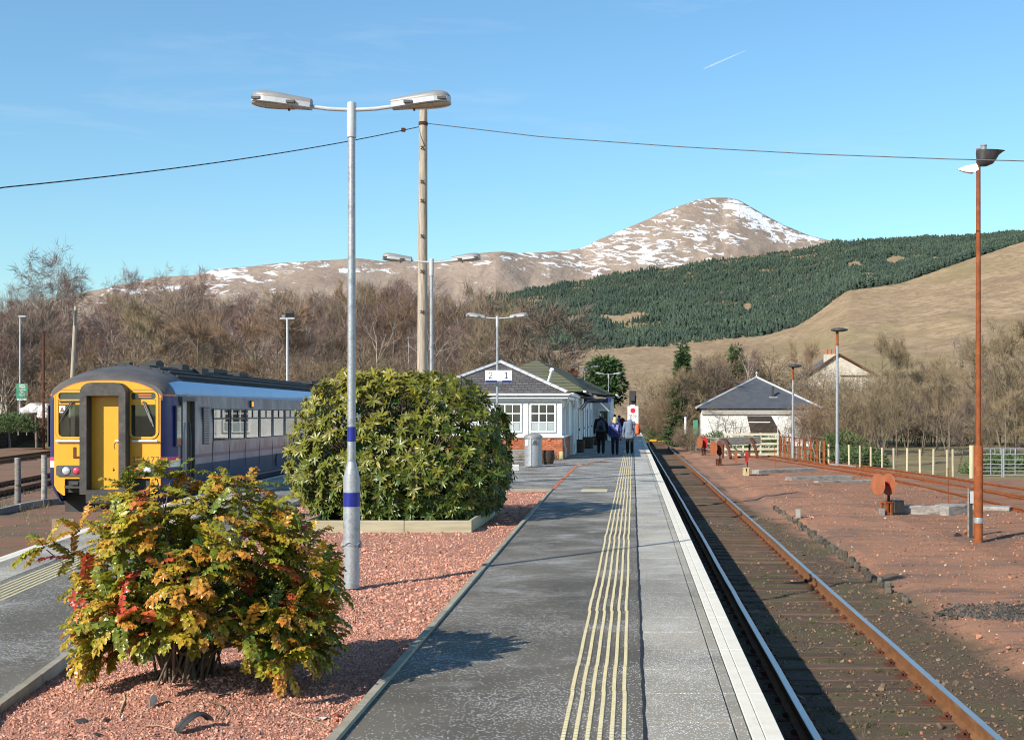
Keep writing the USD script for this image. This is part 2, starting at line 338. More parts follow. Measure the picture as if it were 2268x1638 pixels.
mat('lens_dull_red', (0.45, 0.03, 0.07), (0.62, 0.10, 0.16), 70, 0.15, obj_space=True)
rawmat('tail_lamp', {'p': ('principled_bsdf', {'base_color': (0.5, 0.005, 0.01), 'roughness': 0.3, 'emission_color': (1.0, 0.01, 0.02), 'emission_strength': 0.9})}, [], 'p.BSDF')
rawmat('led_orange', {'p': ('principled_bsdf', {'base_color': (0.3, 0.05, 0.01), 'roughness': 0.4, 'emission_color': (1.0, 0.16, 0.03), 'emission_strength': 0.9})}, [], 'p.BSDF')
rawmat('amber_lamp', {'p': ('principled_bsdf', {'base_color': (0.5, 0.15, 0.01), 'roughness': 0.3, 'emission_color': (1.0, 0.35, 0.02), 'emission_strength': 0.8})}, [], 'p.BSDF')
def glass(name, tintc, ior=1.5, add=0.0, rough=0.02):
    rawmat(name, {'f': ('fresnel', {'IOR': ior}), 'a': ('math', {'math_type': 'add', 'value2': add, 'use_clamp': True}), 't': ('transparent_bsdf', {'color': tintc}), 'g': ('glossy_bsdf', {'color': (0.95, 0.95, 0.95), 'roughness': rough}), 'm': ('mix_closure', {})},
           [('f.fac', 'a.value1'), ('a.value', 'm.fac'), ('t.BSDF', 'm.closure1'), ('g.BSDF', 'm.closure2')], 'm.closure')
glass('window_glass', (0.80, 0.84, 0.83), add=0.02)
glass('train_glass', (0.50, 0.52, 0.52), add=0.10)
glass('cab_glass', (0.62, 0.66, 0.64), add=0.02)
mat('frosted_pane', (0.34, 0.40, 0.40), (0.28, 0.34, 0.34), 2, 0.25)
mat('lamp_bowl', (0.30, 0.22, 0.15), (0.42, 0.36, 0.28), 6, 0.12, obj_space=True)

# ------------------------------------------------------------------ ground materials
def ground_mat(name, base, base2, patch, patch2, speck, red=None, sc=1.0, bump=0.7, bsc=55.0, bdist=0.03, wet=None):
    """stony ground: two tones, large patches, light specks, some moss"""
    n = {'g': ('geometry', {}), 'n1': ('noise_texture', {'scale': 34.0 * sc, 'detail': 4.0, 'roughness': 0.7}), 'n2': ('noise_texture', {'scale': 0.55, 'detail': 6.0, 'roughness': 0.62}),
         'mp': ('mapping', {'scale': (0.25, 1.4, 1)}), 'n3': ('noise_texture', {'scale': 1.1, 'detail': 6.0, 'roughness': 0.7}),
         'r1': ('map_range', {'from_min': 0.38, 'from_max': 0.62, 'to_min': 0, 'to_max': 1, 'clamp': True}), 'r2': ('map_range', {'from_min': 0.46, 'from_max': 0.66, 'to_min': 0, 'to_max': 1, 'clamp': True}),
         'r3': ('map_range', {'from_min': 0.53, 'from_max': 0.68, 'to_min': 0, 'to_max': 1, 'clamp': True}),
         'v': ('voronoi_texture', {'scale': 22.0 * sc}), 'rv': ('map_range', {'from_min': 0.16, 'from_max': 0.10, 'to_min': 0, 'to_max': 1, 'clamp': True}),
         'vs': ('separate_color', {}), 'rr': ('math', {'math_type': 'greater_than', 'value2': 0.86}), 'mu': ('math', {'math_type': 'multiply'}),
         'm1': ('mix_color', {'a': base, 'b': base2}), 'm2': ('mix_color', {'b': patch}), 'm3': ('mix_color', {'b': patch2}), 'm4': ('mix_color', {'b': speck}),
         'nb': ('noise_texture', {'scale': bsc, 'detail': 4.0, 'roughness': 0.7}), 'b': ('bump', {'strength': bump, 'distance': bdist}), 'p': ('principled_bsdf', {'roughness': 0.95, 'specular_ior_level': 0.25})}
    l = [('g.position', 'n1.vector'), ('g.position', 'n2.vector'), ('g.position', 'mp.vector'), ('mp.vector', 'n3.vector'), ('n1.fac', 'r1.value'), ('n2.fac', 'r2.value'), ('n3.fac', 'r3.value'),
         ('g.position', 'v.vector'), ('v.distance', 'rv.value'), ('v.color', 'vs.color'), ('vs.r', 'rr.value1'), ('rr.value', 'mu.value1'), ('rv.result', 'mu.value2'),
         ('r1.result', 'm1.fac'), ('m1.result', 'm2.a'), ('r2.result', 'm2.fac'), ('m2.result', 'm3.a'), ('r3.result', 'm3.fac'), ('m3.result', 'm4.a'), ('mu.value', 'm4.fac'),
         ('m4.result', 'p.base_color'), ('g.position', 'nb.vector'), ('nb.fac', 'b.height'), ('b.normal', 'p.normal')]
    if red:
        n.update({'rx': ('separate_xyz', {}), 'rn': ('noise_texture', {'scale': 0.9, 'detail': 6.0, 'roughness': 0.7}), 're': ('map_range', {'from_min': 26.0, 'from_max': 42.0, 'to_min': 0.0, 'to_max': 0.95, 'clamp': True}),
            'ra': ('math', {'math_type': 'add'}), 'rb': ('math', {'math_type': 'multiply_add', 'value2': 1.7, 'value3': -0.85}), 'rc': ('math', {'math_type': 'add'}), 'rf': ('map_range', {'from_min': 3.95, 'from_max': 4.45, 'to_min': 0, 'to_max': 1, 'clamp': True}),
            'q1': ('mix_color', {'a': red[0], 'b': red[1]}), 'q2': ('mix_color', {'b': red[2]}), 'q3': ('mix_color', {'b': red[3]}), 'qm': ('mix_color', {})})
        l = [x for x in l if x != ('m3.result', 'm4.a')] + [('g.position', 'rx.vector'), ('g.position', 'rn.vector'), ('rx.y', 're.value'), ('rx.x', 'ra.value1'), ('re.result', 'ra.value2'), ('rn.fac', 'rb.value1'), ('ra.value', 'rc.value1'), ('rb.value', 'rc.value2'), ('rc.value', 'rf.value'),
            ('r1.result', 'q1.fac'), ('q1.result', 'q2.a'), ('r2.result', 'q2.fac'), ('q2.result', 'q3.a'), ('r3.result', 'q3.fac'), ('m3.result', 'qm.a'), ('q3.result', 'qm.b'), ('rf.result', 'qm.fac'), ('qm.result', 'm4.a')]
    rawmat(name, n, l, 'p.BSDF')
RED = ((0.385, 0.197, 0.115), (0.255, 0.127, 0.076), (0.20, 0.12, 0.080), (0.105, 0.081, 0.062))
ground_mat('red_yard', *RED, (0.50, 0.44, 0.38), bump=1.0, bsc=30, bdist=0.06)
ground_mat('track_dirt', (0.135, 0.090, 0.053), (0.060, 0.042, 0.027), (0.085, 0.080, 0.035), (0.075, 0.055, 0.038), (0.30, 0.24, 0.18), red=RED)
ground_mat('left_yard', (0.25, 0.13, 0.08), (0.17, 0.092, 0.06), (0.12, 0.095, 0.06), (0.15, 0.13, 0.085), (0.42, 0.37, 0.31))
ground_mat('gravel_bed', (0.52, 0.262, 0.182), (0.26, 0.115, 0.078), (0.44, 0.215, 0.148), (0.40, 0.19, 0.13), (0.58, 0.48, 0.42), sc=1.0, bump=1.0, bsc=42)
mat('gravel_stone', (0.52, 0.262, 0.184), (0.41, 0.192, 0.130), 8, 0.92, bump=0.3, bscale=60, jitter=0.5)
mat('gravel_pale', (0.46, 0.36, 0.30), (0.34, 0.29, 0.26), 8, 0.92, jitter=0.4)
mat('ballast_brown', (0.17, 0.12, 0.08), (0.10, 0.07, 0.05), 9, 0.95, jitter=0.5)
mat('ballast_red', (0.33, 0.15, 0.085), (0.24, 0.105, 0.06), 9, 0.95, jitter=0.45)
mat('cinder', (0.085, 0.078, 0.068), (0.045, 0.042, 0.038), 9, 0.9, jitter=0.5)
mat('salt', (0.80, 0.82, 0.84), None, 5, 0.4)
mat('dead_grass', (0.30, 0.24, 0.13), (0.20, 0.17, 0.085), 3, 0.9, jitter=0.3)
mat('moss', (0.07, 0.11, 0.02), (0.05, 0.075, 0.02), 8, 0.95, jitter=0.3)

def pave_mat(name, c1, c2, dots, dens_lo, dens_hi, frost, sheen=0.55, spec=0.5):
    """paving with scattered salt grains and drifts of dried salt"""
    n = {'g': ('geometry', {}), 'n1': ('noise_texture', {'scale': 90.0, 'detail': 3.0, 'roughness': 0.7}), 'n2': ('noise_texture', {'scale': 0.9, 'detail': 5.0, 'roughness': 0.6}),
         'mp': ('mapping', {'scale': (0.75, 1.0, 1.0)}), 'nf': ('noise_texture', {'scale': 1.5, 'detail': 6.0, 'roughness': 0.68, 'distortion': 0.4}),
         'r1': ('map_range', {'from_min': 0.3, 'from_max': 0.7, 'to_min': 0, 'to_max': 1, 'clamp': True}), 'py': ('separate_xyz', {}), 'ry': ('map_range', {'from_min': 8.0, 'from_max': 34.0, 'to_min': -0.085, 'to_max': 0.10, 'clamp': True}), 'fa': ('math', {'math_type': 'add'}),
         'rd': ('map_range', {'from_min': dens_lo, 'from_max': dens_hi, 'to_min': 0.95, 'to_max': dots, 'clamp': True}),
         'rf': ('map_range', {'from_min': 0.50, 'from_max': 0.74, 'to_min': 0.0, 'to_max': frost, 'clamp': True}),
         'v': ('voronoi_texture', {'scale': 84.0}), 'rv': ('map_range', {'from_min': 0.46, 'from_max': 0.30, 'to_min': 0, 'to_max': 1, 'clamp': True}),
         'vs': ('separate_color', {}), 'rr': ('math', {'math_type': 'greater_than'}), 'mu': ('math', {'math_type': 'multiply'}),
         'm1': ('mix_color', {'a': c1, 'b': c2}), 'nd': ('noise_texture', {'scale': 0.45, 'detail': 7.0, 'roughness': 0.65, 'distortion': 0.6}), 'dr': ('map_range', {'from_min': 0.36, 'from_max': 0.66, 'to_min': 0.68, 'to_max': 1.25, 'clamp': True}), 'ds': ('vector_math', {'math_type': 'scale'}), 'mf': ('mix_color', {'b': (0.56, 0.55, 0.525)}), 'm4': ('mix_color', {'b': (0.74, 0.74, 0.72)}),
         'nfb': ('noise_texture', {'scale': 160.0, 'detail': 3.0}), 'fm': ('math', {'math_type': 'multiply'}), 'fb': ('map_range', {'from_min': 0.35, 'from_max': 0.65, 'to_min': 0.35, 'to_max': 1.2, 'clamp': True}),
         'b': ('bump', {'strength': 0.35, 'distance': 0.006}), 'p': ('principled_bsdf', {'roughness': sheen, 'specular_ior_level': spec})}
    l = [('g.position', 'n1.vector'), ('g.position', 'n2.vector'), ('g.position', 'mp.vector'), ('mp.vector', 'nf.vector'), ('n1.fac', 'r1.value'), ('n2.fac', 'rd.value'), ('g.position', 'py.vector'), ('py.y', 'ry.value'), ('nf.fac', 'fa.value1'), ('ry.result', 'fa.value2'), ('fa.value', 'rf.value'),
         ('g.position', 'v.vector'), ('v.distance', 'rv.value'), ('v.color', 'vs.color'), ('vs.g', 'rr.value1'), ('rd.result', 'rr.value2'), ('rr.value', 'mu.value1'), ('rv.result', 'mu.value2'),
         ('r1.result', 'm1.fac'), ('m1.result', 'ds.vector1'), ('g.position', 'nd.vector'), ('nd.fac', 'dr.value'), ('dr.result', 'ds.scale'), ('ds.vector', 'mf.a'), ('g.position', 'nfb.vector'), ('nfb.fac', 'fb.value'), ('rf.result', 'fm.value1'), ('fb.result', 'fm.value2'), ('fm.value', 'mf.fac'),
         ('mf.result', 'm4.a'), ('mu.value', 'm4.fac'), ('m4.result', 'p.base_color'), ('n1.fac', 'b.height'), ('b.normal', 'p.normal')]
    rawmat(name, n, l, 'p.BSDF')
pave_mat('asphalt', (0.098, 0.087, 0.068), (0.136, 0.122, 0.098), 0.58, 0.42, 0.64, 0.55, 0.75, 0.15)
pave_mat('slab_grey', (0.255, 0.225, 0.172), (0.325, 0.29, 0.228), 0.50, 0.34, 0.62, 0.70, 0.6, 0.2)
pave_mat('edging_grey', (0.255, 0.225, 0.172), (0.315, 0.28, 0.22), 0.70, 0.4, 0.7, 0.55, 0.6, 0.2)
mat('coping_white', (0.66, 0.615, 0.52), (0.59, 0.55, 0.46), 6, 0.8, bump=0.15, bscale=40, c3=(0.46, 0.425, 0.35), s3=5.0, lo3=0.62, hi3=0.75)

# ------------------------------------------------------------------ terrain
ROADZ, RAIL = -1.05, -0.89
def prof(pts): 
    p = np.array(pts, float); return lambda u: np.interp(u, p[:, 0], p[:, 1])
# edge of platform 2, as (distance, x)
E2 = np.array([(-8, -4.2), (0, -5.35), (8, -6.72), (15.45, -7.96), (17.2, -8.28), (19.7, -8.68), (24, -9.32), (28, -9.78), (35, -10.28), (45, -10.85), (60, -11.6), (85, -12.7), (122, -14.2)])
def e2x(y): return np.interp(y, E2[:, 0], E2[:, 1])
def e2dir(y):
    d = np.array([e2x(y + 0.5) - e2x(y - 0.5), 1.0]); return d / np.linalg.norm(d)

def beyond(x, y):
    """how far a point lies past the wire fence and the gate"""
    fy = np.interp(x, [4.0, 8.5, 10.5, 14.7, 16, 60], [105, 84, 66.4, 53.4, 52.2, 50.0]); return (y - fy) * 0.35
def near_ground():
    xs = np.concatenate([np.arange(-75, -14, 1.0), np.arange(-14, 0.9, 0.6), np.arange(0.9, 5.2, 0.09), np.arange(5.2, 16, 0.25), np.arange(16, 46, 1.0)])
    ys = np.concatenate([np.arange(-9, 7, 1.0), np.arange(7, 22, 0.12), np.arange(22, 46, 0.3), np.arange(46, 92, 0.7), np.arange(92, 175, 2.5)])
    X, Y = np.meshgrid(xs, ys, indexing='ij')
    Z = np.full_like(X, ROADZ)
    yard = np.clip((X - 4.15) / 0.35, 0, 1) * np.clip((26 - X) / 10, 0, 1)
    Z += 0.10 * yard + (noise2(X, Y, 0.5, 3) - 0.5) * 0.10 + (noise2(X, Y, 3.2, 5) - 0.5) * 0.06 * (X > 0.8)
    Z += -0.034 * np.exp(-((X - 2.28) / 1.15) ** 4)
    Z -= 1.2 * np.clip(beyond(X, Y) / 0.8, 0, 1)
    return X, Y, Z
GRX, GRY, GRZ = near_ground()
def split_ground(name, lo, hi, m, kind='structure'):
    i = np.where((GRX[:, 0] >= lo - 1e-6) & (GRX[:, 0] <= hi + 1e-6))[0]
    P = np.stack([GRX[i], GRY[i], GRZ[i]], -1)
    return obj(name, MB().grid(P), m, smooth=True, kind=kind)
x1 = GRX[np.argmin(abs(GRX[:, 0] - 4.2)), 0]; x0 = GRX[np.argmin(abs(GRX[:, 0] + 3)), 0]
x2 = GRX[np.argmin(abs(GRX[:, 0] - 7.0)), 0]
split_ground('yard_ground', -75, x0, 'left_yard'); split_ground('trackbed_ground', x0, x2, 'track_dirt'); split_ground('red_gravel_yard', x2, 60, 'red_yard')
def gz(x, y):
    i = np.clip(np.searchsorted(GRX[:, 0], x), 0, GRX.shape[0] - 1); j = np.clip(np.searchsorted(GRY[0], y), 0, GRX.shape[1] - 1)
    return GRZ[i, j]

# ------------------------------------------------------------------ platform
pf = structure('platform')
E1 = 0.842
YEND = 121.0
# asphalt: between the two lines of slabs, with the gravel bed cut out
def inner2(d, y):
    n = e2dir(y); return np.array([e2x(y), y]) + d * np.array([n[1], -n[0]])
kr = lambda y: np.interp(y, [-6, 6.8, 26.6, 29.4], [-1.42, -1.62, -1.87, -1.90])
kl = lambda y: np.interp(y, [-6, 0, 7.67, 9.56, 20, 29.4], [-1.55, -2.5, -3.95, -4.32, -6.25, -7.5])
BY0, BY1 = 1.5, 29.4
yl = np.linspace(-7.5, YEND - 0.5, 90)
outer = [(0.064, -7.5), (0.064, YEND - 0.5)] + [tuple(inner2(0.778, y)) for y in yl[::-1]]
yb = np.linspace(BY0, BY1, 40)
bed = Polygon([(kr(y), y) for y in yb] + [(kl(y), y) for y in yb[::-1]])
bed_in = bed.buffer(-0.055, join_style=2)
drain = []
asp = Polygon(outer).difference(bed)
v, f = trimesh.creation.triangulate_polygon(asp, engine='earcut')
obj('asphalt', (np.column_stack([v, np.zeros(len(v))]), f), 'asphalt', pf)
# walls under the platform edges
mb = MB(); mb.b2((0.60, -7.5, -1.4), (0.70, YEND, -0.11))
obj('platform_wall', mb, 'stone_wall', pf)
mb = MB()
ring = [np.array([inner2(0.10, y)[0], inner2(0.10, y)[1], z]) for y in yl for z in (-1.4, -0.11)]
P = np.array(ring).reshape(len(yl), 2, 3); mb.grid(P[:, ::-1])
obj('platform_wall', mb, 'stone_wall', pf)
mb = MB(); mb.b2((e2x(YEND) + .1, YEND - 0.12, -1.4), (0.6, YEND - 0.02, -0.11)); obj('platform_wall', mb, 'stone_wall', pf)
# slabs along platform 1: bands by offset from the edge
BANDS = [('coping_slab', 0.0, 0.101, 'coping_white', 0.0), ('coping_slab', 0.102, 0.176, 'coping_white', -0.0015), ('edging_slab', 0.181, 0.257, 'edging_grey', -0.002), ('paving_slab', 0.262, 0.772, 'slab_grey', -0.001)]
def tile(x0, x1, y0, y1, z, t=0.10, ch=0.004):
    mb = MB(); g = 0.003
    return mb.box(((x0 + x1) / 2, (y0 + y1) / 2, z - t / 2), (x1 - x0 - g, y1 - y0 - g, t), chamfer=ch)
rr = np.random.default_rng(3)
y = 0.45
edges1 = []
while y < 60:
    edges1.append(y); y += 0.745
for i in range(len(edges1) - 1):
    a, b = edges1[i], edges1[i + 1]
    for nm, d0, d1, m, dz in BANDS:
        if nm == 'coping_slab' and i % 2: continue
        bb = edges1[min(i + 2, len(edges1) - 1)] if nm == 'coping_slab' else b
        obj(nm, tile(E1 - d1, E1 - d0, a, bb, 0.004 + dz + rr.uniform(-0.0012, 0.0012)), m, pf)
for nm, d0, d1, m, dz in BANDS:                                   # far off, and behind the viewer, one run each
    mb = MB(); mb.b2((E1 - d1, edges1[-1], -0.09), (E1 - d0, YEND, 0.003 + dz)); mb.b2((E1 - d1, -7.5, -0.09), (E1 - d0, edges1[0], 0.003 + dz)); obj(nm, mb, m, pf)
mb = MB()                                                          # bitumen in the joint beside the asphalt
ys = np.arange(-6, 60, 0.06)
w = 0.003 + 0.013 * noise2(ys, ys * 0 + 5, 7.0, 2); off = (noise2(ys, ys * 0, 2.5, 4) - 0.5) * 0.02
P = np.stack([np.stack([0.066 + off - w, ys, 0 * ys + 0.0036], -1), np.stack([0.070 + off + w, ys, 0 * ys + 0.0062], -1)], 1)
mb.grid(P[:, ::-1]); obj('bitumen_joint', mb, 'bitumen', pf)
# slabs along platform 2
Y2 = np.arange(2.0, 40.0, 0.745)
def slab2(d0, d1, a, b, z, t=0.10):
    g = 0.003; q = [inner2(d0 + g / 2, a + g / 2), inner2(d1 - g / 2, a + g / 2), inner2(d1 - g / 2, b - g / 2), inner2(d0 + g / 2, b - g / 2)]
    return MB().prism(Polygon(q), t, (0, 0, z - t))
for i in range(len(Y2) - 1):
    for nm, d0, d1, m, dz in BANDS:
        if nm == 'coping_slab' and i % 2: continue
        b = Y2[min(i + 2, len(Y2) - 1)] if nm == 'coping_slab' else Y2[i + 1]
        obj(nm, slab2(d0, d1, Y2[i], b, 0.004 + dz + rr.uniform(-0.0012, 0.0012)), m, pf)
for nm, d0, d1, m, dz in BANDS:
    mb = MB()
    for a, b in ((-7, 2.0), *zip(np.linspace(Y2[-1], YEND, 9)[:-1], np.linspace(Y2[-1], YEND, 9)[1:])):
        yy = np.linspace(a, b, 3)
        mb.prism(Polygon([tuple(inner2(d0, q)) for q in yy] + [tuple(inner2(d1, q)) for q in yy[::-1]]), 0.09, (0, 0, -0.087 + dz))
    obj(nm, mb, m, pf)
# raised tactile lines of short bars
def lozenges(pts, dirs, w, l, h=0.007):
    """small bars with bevelled ends, across the walking direction"""
    b = np.array([(-1, -1, 0), (1, -1, 0), (1, 1, 0), (-1, 1, 0), (-.86, -.66, 1), (.86, -.66, 1), (.86, .66, 1), (-.86, .66, 1)], float)
    F = np.array([(4, 5, 6, 7), (0, 1, 5, 4), (1, 2, 6, 5), (2, 3, 7, 6), (3, 0, 4, 7)])
    n = len(pts); d = dirs; r = np.stack([d[:, 1], -d[:, 0]], 1)
    V = np.zeros((n, 8, 3)); V[:, :, :2] = pts[:, None] + (b[None, :, 0:1] * w / 2) * r[:, None] + (b[None, :, 1:2] * l / 2) * d[:, None]
    V[:, :, 2] = 0.0005 + b[None, :, 2] * h
    return MB().add(V.reshape(-1, 3), (F[None] + 8 * np.arange(n)[:, None, None]).reshape(-1, 4))
for k in range(6):
    ys = np.arange(5.0, 62, 0.0625)
    jog = np.random.default_rng(50).normal(0, 0.0035, 80)[(ys / 0.8).astype(int)]
    p = np.stack([-0.388 + 0.0676 * k + jog, ys], 1)
    obj('tactile_line', lozenges(p, np.tile([0.0, 1.0], (len(ys), 1)), 0.026, 0.043), 'yellow_line', pf)
for k in range(6):
    ys = np.arange(9.0, 30, 0.0625); d = 0.9 + 0.0676 * k
    p = np.array([inner2(d, q) for q in ys])
    obj('tactile_line', lozenges(p, np.array([e2dir(q) for q in ys]), 0.026, 0.043), 'yellow_line', pf)
# kerb stones round the gravel bed
def kerb_run(fx, y0, y1, side, step=0.915):
    y = y0
    while y < y1:
        b = min(y + step, y1)
        q = [(fx(y), y + .004), (fx(b), b - .004)]
        mb = MB().prism(Polygon([q[0], q[1], (q[1][0] + side * 0.055, q[1][1]), (q[0][0] + side * 0.055, q[0][1])]), 0.15, (0, 0, -0.125 + rr.uniform(-0.003, 0.006)))
        obj('kerb_stone', mb, 'kerb_stone', pf); y = b
kerb_run(kr, 2.0, 29.4, -1); kerb_run(kl, 2.0, 29.4, 1)
mb = MB().b2((kl(29.4), 29.40, -0.12), (kr(29.4), 29.455, 0.012)); obj('kerb_stone', mb, 'kerb_stone', pf)
# brick line that runs on from the kerb
p0 = at(1222, 1086); p1 = at(1277, 1030.5); p2 = at(1347, 1017)
def brick_line(a, b):
    L = np.linalg.norm(b - a); d = (b - a) / L; n = int(L / 0.225)
    for i in range(n):
        c = a + d * (i + 0.5) * 0.225
        obj('brick', MB().box((c[0], c[1], -0.026), (0.105, 0.217, 0.068), rotz(math.atan2(d[1], d[0]) - math.pi / 2), chamfer=0.006), 'brick_orange', pf)
brick_line(p0 + [-.02, 0.2, 0], p1); brick_line(p1 + [0.1, 0.1, 0], p2)
# a yellow plate let into the surface
pl = at(1316, 1085.5)
obj('tactile_plate', MB().box((pl[0], pl[1], 0.004), (0.62, 0.95, 0.008), chamfer=0.003), 'yellow_line', pf)

# gravel bed with a low mound under the near shrub
MAHO = np.array([-2.93, 8.0])
def bedz(x, y):
    z = -0.055 + (noise2(x, y, 1.3, 8) - 0.5) * 0.05 + (noise2(x, y, 9.0, 9) - 0.5) * 0.016
    r = np.hypot((x - MAHO[0]) / 1.0, (y - MAHO[1]) / 1.1)
    z = z + 0.15 * np.exp(-(r / 0.62) ** 2)
    from_edge = np.minimum(kr(y) - 0.055 - x, x - kl(y) - 0.055)
    return np.where(from_edge < 0.12, np.minimum(z, -0.03), z)
t = np.linspace(0, 1, 60); ys = np.concatenate([np.linspace(1.5, 12, 150), np.linspace(12.2, 29.4, 90)])
P = np.zeros((len(ys), len(t), 3))
for i, y in enumerate(ys):
    P[i, :, 0] = kl(y) + 0.03 + t * (kr(y) - kl(y) - 0.06); P[i, :, 1] = y
P[..., 2] = bedz(P[..., 0], P[..., 1])
obj('gravel_bed', MB().grid(P.transpose(1, 0, 2)), 'gravel_bed', smooth=True, kind='structure')
def pebble(seed, flat=0.65):
    r = np.random.default_rng(seed); v = r.normal(size=(9, 3)); v /= np.linalg.norm(v, axis=1, keepdims=True); v *= r.uniform(0.75, 1.1, (9, 1)); v[:, 2] *= flat
    m = trimesh.convex.convex_hull(v); return (np.array(m.vertices), np.array(m.faces))
def bed_points(n, y0, y1, seed):
    r = np.random.default_rng(seed); y = r.uniform(y0, y1, n); x = kl(y) + 0.06 + r.uniform(0, 1, n) * (kr(y) - kl(y) - 0.12)
    return np.stack([x, y, bedz(x, y)], 1)
pts = np.vstack([bed_points(34000, 6.2, 10.5, 11), bed_points(26000, 10.5, 16, 12), bed_points(16000, 16, 29, 13)])
r = np.random.default_rng(5); s = 0.0075 * np.exp(r.normal(0, 0.38, len(pts))); s[34000:] *= 1.35; s[60000:] *= 1.3
pts[:, 2] += s * 0.15
scatter('gravel', [(pebble(i), 'gravel_stone', False) for i in range(6)] * 3 + [(pebble(9), 'gravel_pale', False)], pts, s, kind='stuff', label='loose red granite gravel filling the bed along the platform', seed=2)

# ------------------------------------------------------------------ tracks
def rail_profile():
    return np.array([(-.07, 0), (.07, 0), (.07, .012), (.012, .032), (.009, .105), (.036, .118), (.036, .150), (.030, .158), (-.030, .158), (-.036, .150), (-.036, .118), (-.009, .105), (-.012, .032), (-.07, .012)])
def along(pts, prof_, step=None, cut=None):
    """sweeps a profile (across, up) along a ground line of (x, y, z)"""
    pts = np.asarray(pts, float); d = np.gradient(pts[:, :2], axis=0); d /= np.linalg.norm(d, axis=1, keepdims=True); n = np.stack([d[:, 1], -d[:, 0]], 1)
    rings = [np.column_stack([p[0] + prof_[:, 0] * q[0], p[1] + prof_[:, 0] * q[1], p[2] + prof_[:, 1]]) for p, q in zip(pts, n)]
    return MB().loft(rings)
def smooth_line(ctrl, step=0.6):
    c = np.asarray(ctrl, float); o = np.argsort(c[:, 1]); c = c[o]
    y = np.arange(c[0, 1], c[-1, 1] + 1e-6, step)
    from scipy.interpolate import PchipInterpolator
    return np.stack([PchipInterpolator(c[:, 1], c[:, 0])(y), y], 1)
def railway(label, centre, z=RAIL, near=True, y_detail=(0, 0), head='rail_head', plates=True, spacing=0.62, g=0.7535, foot='rail_rust', wob=0.006, sl_mat='sleeper', buried=0.035):
    t = thing('railway_track', label, 'railway track')
    c = smooth_line(centre); d = np.gradient(c, axis=0); d /= np.linalg.norm(d, axis=1, keepdims=True); n = np.stack([d[:, 1], -d[:, 0]], 1)
    for s in (-1, 1):
        e = (noise2(c[:, 1], c[:, 1] * 0 + s, 0.35, 20) - 0.5) * wob * 2
        line = np.column_stack([c + n * (s * g + e)[:, None], np.full(len(c), z - 0.158) + (noise2(c[:, 1], c[:, 1] * 0 + 3 * s, 0.12, 22) - 0.5) * wob * 2])
        rp = rail_profile(); rl = obj('rail', along(line, rp), foot, t)
        top = np.array([(-.0335, .150), (.0335, .150), (.0335, .1565), (.027, .1605), (-.027, .1605), (-.0335, .1565)])
        obj('running_surface', along(line, top), head, rl)
    L = np.concatenate([[0], np.cumsum(np.linalg.norm(np.diff(c, axis=0), axis=1))]); S = np.arange(0.3, L[-1], spacing)
    far = MB(); r = np.random.default_rng(int(abs(c[0, 0]) * 100) + 1)
    for q in S:
        p = np.array([np.interp(q, L, c[:, 0]), np.interp(q, L, c[:, 1])]); i = np.searchsorted(L, q).clip(0, len(c) - 1)
        R = rotz(math.atan2(d[i][1], d[i][0]) - math.pi / 2 + r.normal(0, 0.012))
        zz = z - 0.158 - 0.02 - r.uniform(0, 0.012)
        if y_detail[0] <= p[1] <= y_detail[1]:
            sl = obj('sleeper', MB().box((p[0], p[1], zz - 0.055), (2.55 + r.uniform(-.05, .05), 0.25, 0.13), R, chamfer=0.012), sl_mat, t)
            if plates:
                for s in (-1, 1):
                    mb = MB()
                    cc = np.array([s * g, 0, 0]) @ R.T + [p[0], p[1], zz + 0.016]
                    mb.box(cc, (0.34, 0.17, 0.022), R, chamfer=0.005)
                    for o in (-1, 1):
                        mb.box(cc + np.array([o * 0.095, 0.035, 0.03]) @ R.T, (0.05, 0.035, 0.05), R, chamfer=0.008)
                        mb.tube([cc + np.array([o * 0.075, -0.05, 0.02]) @ R.T, cc + np.array([o * 0.10, -0.05, 0.075]) @ R.T, cc + np.array([o * 0.125, -0.02, 0.05]) @ R.T], 0.011, 5)
                    obj('baseplate', mb, 'rust_dark', sl)
        else:
            far.box((p[0], p[1], zz - 0.055), (2.55, 0.25, 0.13), R)
    if far.V: obj('sleepers_beyond', far, sl_mat, t, kind='stuff')
    return t
TC = 1.568 + 0.7175
railway('main line of shiny topped rails along the right hand platform edge', [(TC - .02, 5), (TC, 10), (TC, 40), (TC - .05, 70), (TC - 0.1, 100), (TC + 0.3, 130), (TC + 2.0, 165)], y_detail=(8.5, 60), wob=0.018)
def fishplate(t, xs, ys):
    for x in xs:
        pass
# the siding that ends at the buffer stop, and the one that joins it
railway('rusty siding track that ends at the timber buffer stop', [(11.7, 22), (11.75, 34), (11.6, 44), (11.3, 53), (10.3, 62), (9.1, 72), (8.0, 79)], z=-0.86, y_detail=(30, 78), head='rail_rust', foot='rust', wob=0.015)
railway('rusty siding track running beside the new post and wire fence', [(14.6, 25), (14.0, 34), (13.2, 44), (12.3, 54), (11.1, 64), (10.2, 70)], z=-0.85, y_detail=(30, 66), head='rail_rust', foot='rust', wob=0.015)
railway('track under the standing train beside the left platform', [(-8.3, 8), (-10.3, 19), (-11.25, 26.4), (-12.3, 50), (-13.4, 75), (-15, 110)], y_detail=(18, 40), head='rail_head')
railway('dull siding track on the left behind the two wooden posts', [(-18.6, 22), (-22.6, 42), (-24.4, 50), (-28.2, 68), (-33, 92)], z=-0.86, y_detail=(30, 66), head='rail_rust')
railway('far siding track below the dark stone wall on the left', [(-34.5, 60), (-37.4, 72), (-43, 95), (-49, 120)], z=-0.86, y_detail=(60, 90), head='rail_rust', plates=False)

